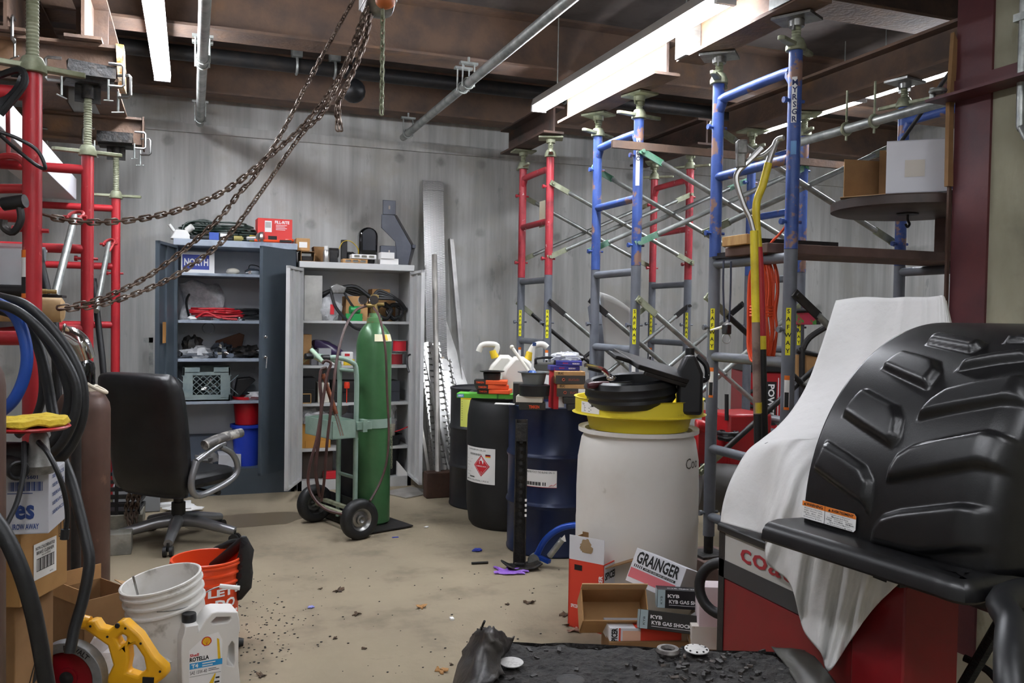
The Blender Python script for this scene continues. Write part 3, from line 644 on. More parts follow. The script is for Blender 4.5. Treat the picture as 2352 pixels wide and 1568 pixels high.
# --- gray cabinet shelves
o = item('sign', 'white sign with a blue lettered panel on the top shelf', 'sign', PAPER, 416, 493, 578, gz[0], 7.16, .02)
w, dp, h = dims(o); mb = MB(); mb.rect(-w*.46, h*.18, w*.34, h*.86, face((0,-.001,0))); mb.m = 1; mb.text('NORTH', h*.34, face((-w*.05,-.002,h*.52)), w*.72, .035); mb.build('lettering', [mat('sign_blue','#3c4a9c',.6), WINK], o, local=True, ang=0)
lump((.3,7.2,gz[0]), (.05,.035,.028), .1, 4, 3).top('plastic_lump', mat('off_white','#d8d4c6',.5), 'small off-white plastic lump on the top shelf', 'part')
lump((.45,7.2,gz[0]), (.06,.04,.03), .15, 7, 5).top('chrome_lamp', CHROME, 'small shiny chrome lamp on the top shelf', 'lamp')
MB().tube([(.42,7.2,gz[0]+.03),(.43,7.22,gz[0]+.08),(.5,7.22,gz[0]+.07),(.52,7.2,gz[0]+.02)], .004, n=6, sub=4).top('wire_loop', BLK, 'thin black wire loop over the chrome lamp', 'wire')
t = thing('plastic_bag', 'clear plastic bag with a black hose inside, second shelf', 'bag', (.06,7.3,gz[1]))
rows_ = [[V((-.16+.3*u+.04*math.sin(v*3), .06*math.sin(v*4+u*3)+.04*v, .32*v*(1-.25*abs(u-.45)))) for u in [i/9 for i in range(10)]] for v in [j/9 for j in range(10)]]
MB().grid(rows_).jit(.025,9,2).build('film', FILM, t, local=True, solid=.001); MB().tube([(-.08,.02,.02),(-.1,.02,.16),(-.02,.03,.25),(.09,.03,.2),(.13,.02,.06)], .009, sub=5).build('hose', BLK, t, local=True)
mb = MB(); coil(mb, (.2,7.22,gz[1]+.03), .09, .008, 5, jit=.03, sq=(1.9,.8), seed=11, hz=.014); mb.tube([(.02,7.1,gz[1]+.01),(.1,7.08,gz[1]+.06),(.2,7.07,gz[1]+.02),(.33,7.06,gz[1]+.01)], .008, sub=5)
mb.top('red_cable', mat('cable_red','#c0202c',.45), 'tangled red cable on the second shelf of the gray cabinet', 'cable')
mb = MB(); coil(mb, (.36,7.27,gz[1]+.02), .1, .012, 5, jit=.03, sq=(1.6,.7), seed=12, hz=.016); mb.top('black_cable', BLKR, 'black cable coil behind the red cable', 'cable')
lump((.6,7.22,gz[1]), (.08,.08,.07), .3, 9, 8).top('black_fittings', BLK, 'black plastic fittings in the corner of the second shelf', 'part')
for k, (x, lab) in enumerate(((.2,'shiny bagged fasteners at the shelf edge under the red cable'), (.33,'second bag of shiny fasteners further along the shelf edge'))):
    lump((x,7.09,gz[1]), (.055,.03,.014), .4, 16, 4+k).top('bagged_fasteners', CHROME, lab, 'bag', 'bags of shiny fasteners')
lump((.0,7.1,gz[1]), (.035,.03,.016), .2, 5, 6).top('white_cloth', PAPER, 'small white scrap at the end of the second shelf', 'rag')
MB().ring((0,0,0),.045,.002,Tr(.12,7.075,gz[1]-.06)@Rx(R_(90)),sc=(1,.9)).top('wire_ring', BLK, 'thin wire ring hanging from the second shelf', 'wire')
for k, (x, r, lab, m) in enumerate(((.04,(.11,.09,.05),'gray bagged part at the hinge end of the third shelf',FILM), (.22,(.09,.08,.06),'chrome fittings in film on the third shelf',CHROME), (.42,(.1,.09,.05),'dark greasy parts in a bag on the third shelf',GRIME), (.58,(.08,.08,.05),'crumpled film at the door end of the third shelf',FILM), (.0,(.07,.06,.09),'dark bag standing against the cabinet side, third shelf',GRIME))):
    lump((x,7.2+.03*(k%3),gz[2]), r, .35, 11, 20+k).top('bagged_part', m, lab, 'bag', 'bagged parts on the third shelf')
MB().prism([(0,0),(.22,.02),(.24,.12),(.2,.135),(.02,.07)], 0, .02, face((.16,7.36,gz[2]+.06))).top('brown_guard', mat('brown_plate','#6e4630',.6), 'brown plate leaning on the third shelf', 'plate', bevel=.004)
# crate
t = thing('milk_crate', 'gray green milk crate of shiny parts on the fourth shelf', 'crate', (.11,7.2,gz[3]))
CRT = mat('crate_plastic','#8c9a98',.5,0,'#78888a',8)
mb = MB().box((-.17,-.14,0),(.17,.14,.012)).box((-.17,-.14,0),(.17,-.13,.05)).box((-.17,-.14,.22),(-.05,-.13,.26)).box((.05,-.14,.22),(.17,-.13,.26)).box((-.17,-.14,.2),(.17,-.13,.225))
for s in (-1,1): mb.box((s*.165-.006,-.14,0),(s*.165+.006,.14,.26)); mb.box((s*.13-.03,-.145,.03),(s*.13+.03,-.128,.22))
mb.box((-.17,.13,0),(.17,.14,.26))
for k in range(-3,4):
    mb.bar((k*.05-.08,-.135,.05),(k*.05+.08,-.135,.2),.004,.008,up=(0,1,0)); mb.bar((k*.05+.08,-.135,.05),(k*.05-.08,-.135,.2),.004,.008,up=(0,1,0))
mb.build('shell', CRT, t, local=True, ang=0); lump((0,0,.012),(.12,.1,.08),.4,12,3).build('contents', CHROME, t, local=True, label='shiny metal parts')
MB().prism([(0,0),(.03,0),(.17,.15),(.13,.17),(.03,.16)], 0, .15, face((.31,7.34,gz[3]))).top('black_bracket', BLK, 'black slotted bracket beside the milk crate', 'bracket', bevel=.006)
lump((.6,7.25,gz[3]), (.09,.09,.12), .2, 6, 8).top('black_tool_bag', BLK, 'black bag in the dark corner of the fourth shelf', 'bag')
lump((.52,7.12,gz[3]), (.13,.07,.035), .35, 10, 9).top('film_bag', FILM, 'crumpled clear bag drooping off the fourth shelf', 'bag')
z0 = .2
t = thing('trash_bin', 'blue bin at the bottom of the gray cabinet', 'bin', (ay(567,1000,7.2).x,7.2,z0)); MB().lathe([(.09,0),(.115,.3),(.13,.302),(.13,.325),(.115,.325),(.11,.31),(.085,.02)], n=24, cap=False).lathe([(.088,.01),(.001,.01)],n=24,cap=False).build('body', mat('bin_blue','#2440b4',.4), t, local=True)
o = MB().lathe([(.09,0),(.105,.2),(.112,.2),(.112,.22),(.1,.22),(.085,.02)], Tr(ay(567,1000,7.2).x,7.2,z0+.326), n=24, cap=True).top('red_bucket', mat('bucket_red','#b81822',.4), 'red bucket stacked on the blue bin', 'bucket')
MB().box((.2,7.1,z0),(.37,7.3,z0+.1)).jit(.01,7).top('foam_block', mat('foam_white','#d2d2d4',.9), 'white foam block beside the blue bin', 'foam')
lump((.1,7.12,z0), (.08,.07,.06), .4, 9, 14).top('gray_rag', mat('rag_gray','#6c6a68',.9), 'gray crumpled rag beneath the chair arm in the cabinet', 'rag')
MB().box((-.06,7.32,z0),(.26,7.48,z0+.22)).top('gray_carton', mat('carton_gray','#6a7280',.7), 'gray carton at the bottom of the gray cabinet', 'box', bevel=.003)
# --- on the white cabinet
zt = 1.821
o = item('carton', 'small brown carton with white label, upper one at the end of the white cabinet', 'box', CARD, 681, 712, 547, zt+.085, 7.08, .14, bev=.002); w,dp,h = dims(o); MB().rect(-w*.3,h*.25,w*.3,h*.7,face((0,-.001,0))).build('label', PAPER, o, local=True, ang=0)
t = thing('carton', 'open brown carton under the labelled one on the white cabinet', 'box', (.86,7.15,zt))
mb = MB()
for a, b in (((-.055,-.1,0),(.055,.1,.004)),((-.055,-.1,.076),(.055,.1,.08)),((-.055,-.1,0),(-.05,.1,.08)),((.05,-.1,0),(.055,.1,.08))): mb.box(a,b)
mb.build('shell', CARDD, t, local=True, ang=0); MB().box((-.045,-.05,.006),(.045,.08,.045)).build('contents', BLKS, t, local=True, bevel=.004)
MB().prism([(0,0),(.1,.0),(.085,.13),(-.02,.13)], 0, .14, face((.94,7.32,zt))).top('carton', CARDD, 'dark brown carton leaning behind the spray can', 'box')
t = thing('spray_can', 'silver spray can with a white cap on the white cabinet', 'can', (1.01,7.1,zt)); MB().lathe([(.024,0),(.026,.004),(.026,.085),(.018,.1)], n=18).build('body', ALU, t, local=True); MB().lathe([(.016,.1),(.018,.104),(.018,.13),(.012,.133)], n=16).build('cap', WHT, t, local=True)
MB().box((.96,7.06,zt),(1.05,7.16,zt+.006)).top('white_pad', PAPER, 'thin white card under the spray can', 'card') if False else None
t = thing('belt_tensioner', 'black bracket with a yellow strap on the white cabinet', 'strap', (1.17,7.25,zt))
MB().box((-.02,-.02,0),(.03,.02,.2)).rod((-.12,0,.09),(-.04,0,.09),.04).box((-.12,-.04,0),(-.05,.04,.09)).build('body', BLKS, t, local=True, bevel=.006); MB().strip([(-.04,-.03,.12),(-.01,-.03,.18),(.05,-.03,.19),(.11,-.03,.14),(.12,-.03,.08)], .02, .004, (0,1,0), sub=4).build('strap', YEL, t, local=True)
lump((1.24,7.3,zt), (.07,.05,.06), .15, 5, 3).top('black_reel', BLK, 'black rounded reel behind the yellow strap', 'reel')
t = thing('mirror_cover', 'glossy black upright rounded cover on the white cabinet', 'cover', (1.36,7.22,zt+.003))
pts = [(-.05,0),(.06,0),(.06,.06),(.08,.08)]+[(.005+.078*math.cos(R_(a)),.235+.07*math.sin(R_(a))) for a in range(0,181,20)]+[(-.07,.08),(-.05,.06)]
MB().prism(pts, -.05, .05, Rx(R_(90))).build('shell', BLKG, t, local=True, bevel=.018); MB().prism([(x*.72+.005,y*.8+.05) for x,y in pts[3:-1]], .051, .056, Rx(R_(90))).build('face_panel', mat('gloss_gray','#23252c',.2), t, local=True, bevel=.004)
for k, (x, z, lab) in enumerate(((1.24,0,'chrome emblem pack on the white cabinet, in front of the yellow strap'), (1.31,.04,'white backed chrome clip pack lying on the emblem pack'))):
    t = thing('emblem_pack', lab, 'part', (x,7.12,zt+z), group='chrome packs on the white cabinet'); MB().box((-.1,-.05,0),(.1,.06,.035)).build('card', PAPER if k else CARD, t, local=True, bevel=.003)
    for q in range(3): MB().bc((-.06+.06*q,-.054,.018),(.045,.006,.018)).build('emblem', CHROME, t, local=True, bevel=.003)
MB().box((1.45,7.1,zt),(1.6,7.22,zt+.05)).box((1.45,7.08,zt+.05),(1.56,7.2,zt+.1)).jit(.006,9).top('white_carton', PAPER, 'crumpled white packet under the gray steel bracket', 'packet')
t = thing('steel_bracket', 'large gray hitch bracket standing on the white cabinet', 'bracket', (1.6,7.16,zt))
BRK = mat('bracket_gray','#4c4f58',.45,.3,'#585c66',5)
MB().prism([(-.0,.0),(.1,.0),(.13,.14),(.13,.17),(-.02,.42),(-.13,.42),(-.13,.31),(-.01,.2)], -.03, -.02, Rx(R_(90))).prism([(-.12,.421),(-.01,.421),(-.01,.54),(-.12,.54)], -.03, -.02, Rx(R_(90))).box((.13,-.0,.15),(.16,.05,.18)).build('side_plate', BRK, t, local=True, bevel=.003)
MB().box((-.14,-.02,.05),(-.01,.04,.16)).build('socket', BRK, t, local=True, bevel=.004); MB().prism([(.1,0),(.13,.14),(.13,.17),(-.02,.42),(.0,.42),(.16,.16),(.12,0)], -.1, -.02, Rx(R_(90))).box((-.13,.03,.0),(.1,.1,.04)).build('flange', BLKS, t, local=True)
MB().bc((-.065,.0185,.48),(.014,.004,.03)).bc((-.07,-.021,.11),(.01,.003,.025)).build('slot', mat('slot_dark','#c8bdb4',.6), t, local=True)
MB().prism([(0,0),(.12,0),(.1,.03),(.05,.05)],0,.1,face((1.58,7.3,zt))).top('black_wedge', BLKS, 'dark wedge at the end of the white cabinet top', 'wedge')
# --- white cabinet shelves
o = item('metal_box', 'bright aluminium box on the top shelf of the white cabinet', 'box', ALU, 699, 741, 632, wz[0], 7.1, .25)
o = lump((1.04,7.14,wz[0]), (.09,.06,.1), .2, 6, 31).top('parts_bag', FILM, 'bag of white parts with a red stripe, top shelf', 'bag'); MB().box((-.0,-.066,.05),(.03,-.055,.13)).build('stripe', INKR, o, local=True)
item('carton', 'brown carton behind the cylinder valve on the top shelf', 'box', CARD, 795, 845, 680, wz[0], 7.15, .2, bev=.002)
t = thing('carton', 'open topped brown carton high in the corner of the top shelf', 'box', (1.5,7.38,wz[0]+.0)); MB().box((-.1,-.1,0),(.12,.1,.2)).build('stack', CARDD, t, local=True); MB().box((-.08,-.11,.2),(.07,.08,.27)).build('shell', CARD, t, local=True, bevel=.002)
mb = MB()
for k in range(4): mb.tube([(.96,7.14+.02*k,wz[0]+.2-.01*k),(1.1,7.13,wz[0]+.26),(1.25,7.12+.02*k,wz[0]+.28-.02*k),(1.38,7.12,wz[0]+.2),(1.45,7.11,wz[0]+.25-.02*k),(1.6,7.12,wz[0]+.18),(1.68,7.15,wz[0]+.1)], .015, n=7, sub=5)
mb.tube([(1.05,7.09,wz[0]+.24),(1.08,7.07,wz[0]+.12),(1.15,7.06,wz[0]+.03),(1.25,7.045,wz[0]-.06),(1.42,7.05,wz[0]-.08)], .013, n=7, sub=5).tube([(1.15,7.09,wz[0]+.24),(1.2,7.07,wz[0]+.15),(1.3,7.08,wz[0]+.02)],.01,n=7,sub=4)
mb.top('black_hoses', BLKR, 'black hoses strung across the top shelf of the white cabinet', 'hose')
MB().prism([(0,0),(.09,0),(.11,.05),(.03,.08),(-.02,.05)],0,.06,face((1.06,7.12,wz[0]+.22))).top('switch_box', STEEL, 'small gray switch on the black hoses', 'switch', bevel=.006)
for k, (x, lab) in enumerate(((1.5,'black tubing coil in the corner of the top shelf'), (1.6,'second black tubing coil by the cabinet side'))):
    mb = MB(); coil(mb, (0,0,0), .06, .012, 4, jit=.01, seed=40+k); mb.v = [Tr(x,7.2+.03*k,wz[0]+.075) @ Rx(R_(70)) @ p for p in mb.v]; mb.top('tubing_coil', BLK, lab, 'tubing', 'coils in the white cabinet')
MB().rod((1.2,7.08,wz[0]+.09),(1.28,7.09,wz[0]+.09),.032,n=14).box((1.17,7.06,wz[0]),(1.3,7.12,wz[0]+.06)).top('green_plug', mat('plug_green','#1f8a44',.4), 'bright green plug on the top shelf', 'plug')
z = wz[1]
item('carton', 'brown carton at the end of the second shelf, white cabinet', 'box', CARD, 697, 716, 768, z, 7.2, .2, bev=.002)
o = lump((1.07,7.28,z+.06), (.17,.07,.06), .15, 5, 44); o.v = [Tr(1.07,7.28,z+.12) @ Ry(R_(28)) @ Tr(-1.07,-7.28,-z-.12) @ p for p in o.v]
o.top('purple_bag', mat('bag_purple','#3a2c50',.3), 'dark purple bag slumped on the second shelf', 'bag')
item('gray_box', 'light gray box in front of the purple bag', 'box', mat('box_gray','#a4a6aa',.6), 732, 761, 800, z, 7.08, .1)
item('gray_box', 'darker gray box beside the light gray one', 'box', mat('box_gray2','#77777c',.6), 715, 732, 803, z, 7.1, .12)
t = thing('medicine_bottle', 'white and yellow bottle with a red logo on the second shelf', 'bottle', (1.18,7.09,z)); MB().box((-.045,-.03,0),(.05,.03,.11)).build('body', WHT, t, local=True, bevel=.01); MB().box((-.03,-.034,0),(.06,.028,.05)).build('wrap', YEL, t, local=True, bevel=.004); MB().rect(-.02,.075,.02,.095,face((0,-.0315,0))).build('logo', INKR, t, local=True)
MB().ring((0,0,0),.03,.012,Tr(1.09,7.08,z+.042)@Rx(R_(80))).top('tape_roll', PAPER, 'white tape roll on the second shelf', 'tape')
MB().tube([(.83,7.08,z+.02),(.9,7.07,z+.06),(.98,7.06,z+.02)],.005,sub=4).tube([(.83,7.1,z+.05),(.95,7.09,z+.08),(1.0,7.08,z+.02)],.004,sub=4).top('wire_tangle', mat('wire_olive','#7a7448',.6), 'tangle of thin wires at the shelf edge', 'wire')
for k, (x, zz, m, lab) in enumerate(((1.63,.11,'spool_red','red wire spool, upper one of the two'), (1.6,0,'spool_dark_red','dark red wire spool under the brighter one'))):
    t = thing('wire_spool', lab, 'spool', (x,7.15,z+zz), group='wire spools in the white cabinet'); MB().lathe([(.055,.006),(.055,.09)], n=20).build('wire', mat(m,'#d02030' if k == 0 else '#8c1a22',.5), t, local=True)
    MB().lathe([(.062,0),(.062,.006)], n=20).lathe([(.062,.09),(.062,.096)], n=20).build('flanges', GALV, t, local=True)
MB().box((1.4,7.35,z),(1.58,7.4,z+.24)).top('gray_folder', mat('folder_gray','#6a6e72',.5), 'gray panel standing behind the wire spools', 'panel')
z = wz[2]
for k, (x0, x1, h, m, lab) in enumerate(((.84,.94,.2,BLK,'black case at the hinge end of the third shelf'), (.96,1.05,.16,mat('off_white',0),'off-white carton on the third shelf'), (1.45,1.63,.17,mat('case_gray','#3a3c44',.5),'dark gray case with latches on the third shelf'), (1.08,1.3,.17,BLKS,'black machine parts behind the handle of the cart'))):
    MB().box((x0,7.12,z),(x1,7.35,z+h)).box((x0+.01,7.115,z+h*.5),(x1-.01,7.12,z+h*.54)).top('case', m, lab, 'box', 'cases on the third shelf', bevel=.005)
t = thing('photo_frame', 'small pale framed card on the third shelf', 'frame', (.86,7.07,z)); MB().box((-.04,0,0),(-.033,.01,.08)).box((.033,0,0),(.04,.01,.08)).box((-.04,0,.073),(.04,.01,.08)).box((-.04,0,0),(.04,.01,.007)).build('border', WOOD, t, local=True); MB().box((-.033,.004,.007),(.033,.008,.073)).build('panel', BLK, t, local=True)
MB().lathe([(.022,0),(.024,.03),(.02,.05)], Tr(1.18,7.06,z+.12), n=14).lathe([(.004,.0),(.004,.12)], Tr(1.18,7.06,z), n=6).top('red_knob', mat('knob_red','#d8381c',.4), 'red and yellow knob on a rod, third shelf', 'knob')  # loose red knob on a thin rod, no lamp
z = wz[3]
MB().box((.83,7.1,z),(1.06,7.4,z+.19)).box((.86,7.095,z+.0),(1.06,7.1,z+.06)).top('carton', mat('carton_ochre','#c08a3c',.8), 'ochre carton on the fourth shelf behind the cart hoses', 'box', bevel=.003)
lump((.92,7.15,z+.19), (.11,.09,.06), .4, 9, 51).top('plastic_bag', FILM, 'crumpled plastic bag on the ochre carton', 'bag')
lump((1.25,7.2,z), (.12,.1,.13), .3, 7, 52).top('plastic_bag', mat('film_dark','#5c6064',.3), 'dark stuffed plastic bag on the fourth shelf', 'bag')
t = thing('plastic_jar', 'clear jar half full of cream powder on the fourth shelf', 'jar', (1.53,7.14,z)); MB().lathe([(.065,0),(.075,.2),(.08,.2),(.08,.215),(.06,.22)], n=20).build('body', GLASSY, t, local=True); MB().lathe([(.066,.08),(.07,.17)], n=20).build('contents', mat('cream','#d8cfb0',.8), t, local=True)
lump((1.55,7.18,z+.22), (.06,.05,.09), .3, 9, 54).top('plastic_bag', FILM, 'clear bag standing on the jar', 'bag')
t = thing('black_bin', 'black bin of red wires at the bottom of the white cabinet', 'bin', (1.5,7.2,.082)); MB().lathe([(.13,0),(.155,.3),(.17,.3),(.17,.33),(.15,.33),(.125,.01)], n=24, cap=False).lathe([(.13,.0),(.001,.0)],n=24,cap=False).build('body', BLK, t, local=True)
mb = MB(); coil(mb, (0,0,.3), .07, .006, 5, jit=.05, seed=60, hz=.012); mb.tube([(.0,-.05,.34),(.1,-.1,.36),(.2,-.2,.42)],.005,sub=4); mb.build('wires', mat('cable_red',0), t, local=True)
mb = MB(); coil(mb, (1.36,7.0,.012), .07, .004, 5, jit=.05, seed=61, hz=.006); mb.top('loose_wires', mat('wire_mix','#3a2a2a',.5,0,'#b02020',12,.5,.52), 'loose thin wires on the floor before the white cabinet', 'wire')
MB().prism([(0,0),(.1,0),(.0,.12)],0,.05,face((1.6,7.08,.082))).top('white_scrap', PAPER, 'white scrap by the black bin', 'scrap')
MB().box((.84,7.1,.082),(1.08,7.4,.3)).top('dark_carton', mat('carton_dark','#3a3028',.8), 'dark carton at the bottom of the white cabinet', 'box', bevel=.003)
MB().box((1.0,7.04,.082),(1.14,7.1,.14)).top('red_tin', mat('cable_red',0), 'small red tin at the bottom of the white cabinet', 'tin', bevel=.004)
# ---------------------------------------------------------------- gas cylinder cart
TC = fr(V((.89,5.68,0)), (.938,.347,0), (-.347,.938,0))
SAGE = mat('sage_paint','#8fa698',.5,.1,'#7c9486',8,.45,.7,.05,60)
t = thing('cylinder_cart', 'sage green two wheeled cylinder cart', 'cart', T=TC)
def wheel(y, s):
    M = Tr(0,y,.127) @ Rx(R_(90))
    o = MB().lathe([(.07,-.03),(.085,-.036),(.108,-.036),(.122,-.026),(.127,-.012),(.127,.012),(.122,.026),(.108,.036),(.085,.036),(.07,.03)], M, n=32, cap=False).build('wheel', BLKR, t, local=True)
    MB().lathe([(.001,.012*s),(.02,.034*s),(.03,.03*s),(.032,.012*s),(.05,.008*s),(.062,.024*s),(.073,.03*s),(.073,-.03*s)], M, n=24, cap=False).build('hub', STEEL, o, local=True)
wheel(-.29, 1); wheel(.29, -1)
MB().rod((0,-.27,.127),(0,.27,.127),.012).bar((.05,-.25,.15),(.05,.25,.15),.03,.02).build('axle', GALVO, t, local=True)
MB().box((.1,-.24,.008),(.44,.38,.016)).box((.1,-.24,.016),(.106,.38,.2)).build('toe_plate', BLKS, t, local=True)
for y in (-.1, .12):
    MB().tube([(.08,y,.06),(.08,y,.6),(.08,y,1.02),(.04,y,1.1),(-.06,y,1.13),(-.12,y,1.13)], .016, n=10, sub=4).build('rail', SAGE, t, local=True)
MB().rod((-.12,-.1,1.13),(-.17,-.1,1.13),.02).rod((-.12,.12,1.13),(-.17,.12,1.13),.02).build('grip', BLKR, t, local=True)
MB().rod((.08,-.1,.35),(.08,.12,.35),.012).rod((.08,-.1,1.04),(.08,.12,1.04),.012).build('crossbar', SAGE, t, local=True)
mb = MB()
for a, b in (((-.13,-.17,.62),(.04,.19,.625)),((-.13,-.17,.62),(.04,-.165,.735)),((-.13,.185,.62),(.04,.19,.735)),((-.13,-.17,.62),(-.125,.19,.735)),((.035,-.17,.62),(.04,.19,.735))): mb.box(a,b)
mb.build('tray', SAGE, t, local=True, ang=0)
MB().lathe([(.121,.66),(.121,.72),(.118,.72),(.118,.66)], Tr(.27,0,0), n=32, cap=False, a0=R_(160), a1=R_(420)).box((.06,-.15,.665),(.17,-.11,.715)).box((.1,-.16,.65),(.13,-.1,.73)).build('strap', SAGE, t, local=True)
mb = links(MB(), [TC @ V((.33,-.125,.68)), TC @ V((.335,-.13,.55)), TC @ V((.335,-.13,.38))], .016, .002); mb.build('chain', GALVO, t)
GRN = mat('cylinder_green','#3f6a42',.3,.1,'#365f3a',5,.4,.7,.03,60,col3='#1e2a1e',sc3=40,lo3=.74,hi3=.76)
c = TC @ V((.27,0,.017)); t = thing('gas_cylinder', 'tall green gas cylinder strapped on the sage cart', 'gas cylinder', tuple(c), group=None)
MB().lathe([(.105,0),(.117,.012),(.117,1.18),(.113,1.22),(.1,1.27),(.075,1.31),(.05,1.335),(.05,1.34)], n=36).build('body', GRN, t, local=True)
MB().lathe([(.052,1.335),(.05,1.37),(.042,1.372),(.036,1.4)], n=20).build('neck_ring', mat('neck_green','#4c7a48',.5,0,'#7a5c40',8,.5,.6), t, local=True)
o = MB().lathe([(.022,1.4),(.026,1.42),(.02,1.44),(.02,1.5),(.028,1.5),(.028,1.52),(.01,1.525)], n=14).rod((0,0,1.45),(-.07,-.03,1.45),.014).rod((0,0,1.46),(.06,-.02,1.46),.012).build('valve', mat('brass','#a08a58',.4,.7), t, local=True)
for x, y in ((-.085,-.03),(-.02,-.07)): MB().lathe([(.03,-.012),(.03,.012)], Tr(x,y,1.485) @ Rx(R_(80)), n=18).build('gauge', CHROME, o, local=True)
MB().lathe([(.1185,1.215),(.1065,1.262)], n=8, cap=False, a0=R_(-100), a1=R_(-20)).build('label', mat('label_cream','#e8e2c0',.6), t, local=True); MB().lathe([(.1195,1.222),(.1085,1.258)], n=2, cap=False, a0=R_(-68), a1=R_(-52)).build('diamond', YEL, t, local=True)
c = TC @ V((.27,.27,.017)); MB().lathe([(.1,0),(.11,.01),(.11,.62),(.09,.68),(.04,.71),(.03,.76)], Tr(*c), n=28).top('gas_cylinder', BLK, 'short black gas cylinder behind the green one on the cart', 'gas cylinder')
HOSE = mat('brown_hose','#4a2e2a',.55,0,'#3a2622',10)
mb = MB().tube([ad(840,703,5.75), ad(815,715,5.6), ad(790,760,5.45), ad(773,830,5.35), ad(765,900,5.3), ad(752,1010,5.28), ad(745,1100,5.3), ad(738,1150,5.35)], .009, n=7, sub=6)
mb.tube([ad(740,835,5.33), ad(748,828,5.33), ad(760,835,5.34), ad(752,860,5.33), ad(740,930,5.3), ad(727,1010,5.25), ad(712,1065,5.22), ad(708,1110,5.22), ad(722,1145,5.2), ad(750,1170,5.18), ad(785,1180,5.2)], .009, n=7, sub=6)
mb.tube([ad(750,845,5.36), ad(738,850,5.36), ad(735,880,5.34), ad(738,930,5.32), ad(733,1000,5.3), ad(725,1080,5.3), ad(735,1140,5.33)], .011, n=7, sub=6)
mb.tube([ad(858,706,5.75), ad(872,730,5.66), ad(885,800,5.6), ad(889,900,5.6), ad(893,990,5.58), ad(888,1060,5.55), ad(872,1110,5.5), ad(850,1150,5.4)], .008, n=7, sub=6)
mb.top('welding_hoses', HOSE, 'brown welding hoses looped over the cart handle and cylinder valve', 'hose')
t = thing('cutting_torch', 'copper coloured cutting torch standing in the cart tray', 'torch', tuple(ad(783,1000,5.4)))
a, b, c2 = ad(742,858,5.36), ad(772,950,5.38), ad(786,1000,5.4)
MB().rod(a, a.lerp(b,.35), .012).rod(a.lerp(b,.35), b, .014).rod(a.lerp(b,.1)+V((-.02,0,0)), a.lerp(b,.1)+V((.02,0,0)), .008).build('handle', mat('copper','#94583c',.45,.5,'#6a4030',14), t)
for o_ in (-.008,.006): MB().rod(b+V((o_,0,0)), c2+V((o_,0,0)), .005).build('tube', CHROME, t)
MB().rod(ad(715,803,5.5), ad(742,830,5.45), .014).top('welding_handle', mat('handle_green','#a4c0a8',.5), 'pale green tool handle resting on the cart grip', 'tool')  # loose welding handle, modelled as a plain rod
# ---------------------------------------------------------------- metal stock leaning on the wall
SG = 'metal strips leaning on the back wall'
t = thing('timber_block', 'dark brown timber block on the floor holding the leaning metal strips', 'timber', (1.9,6.52,0))
MB().box((-.2,-.05,0),(.2,.05,.2)).build('block', WOODD, t, local=True, bevel=.006)
DIA = bpy.data.materials.new('diamond_plate'); DIA.use_nodes = True
def _dia():
    nt = DIA.node_tree; N = nt.nodes; L = nt.links; b = N['Principled BSDF']; b.inputs['Base Color'].default_value = lin('#c8c8c6'); b.inputs['Metallic'].default_value = .8; b.inputs['Roughness'].default_value = .32
    tc = N.new('ShaderNodeTexCoord'); acc = None
    for s in (1,-1):
        mp = N.new('ShaderNodeMapping'); mp.inputs['Rotation'].default_value = (0,0,s*.785); mp.inputs['Scale'].default_value = (28,90,1); L.new(tc.outputs['Object'], mp.inputs[0])
        v = N.new('ShaderNodeTexVoronoi'); v.inputs['Randomness'].default_value = 0; v.inputs['Scale'].default_value = 1; L.new(mp.outputs[0], v.inputs['Vector'])
        r = N.new('ShaderNodeMapRange'); r.inputs[1].default_value = .35; r.inputs[2].default_value = .15; L.new(v.outputs['Distance'], r.inputs[0])
        if acc is None: acc = r.outputs[0]
        else:
            m2 = N.new('ShaderNodeMath'); m2.operation = 'MAXIMUM'; L.new(acc, m2.inputs[0]); L.new(r.outputs[0], m2.inputs[1]); acc = m2.outputs[0]
    bp = N.new('ShaderNodeBump'); bp.inputs['Strength'].default_value = .8; bp.inputs['Distance'].default_value = .006; L.new(acc, bp.inputs['Height']); L.new(bp.outputs[0], b.inputs['Normal'])
_dia()
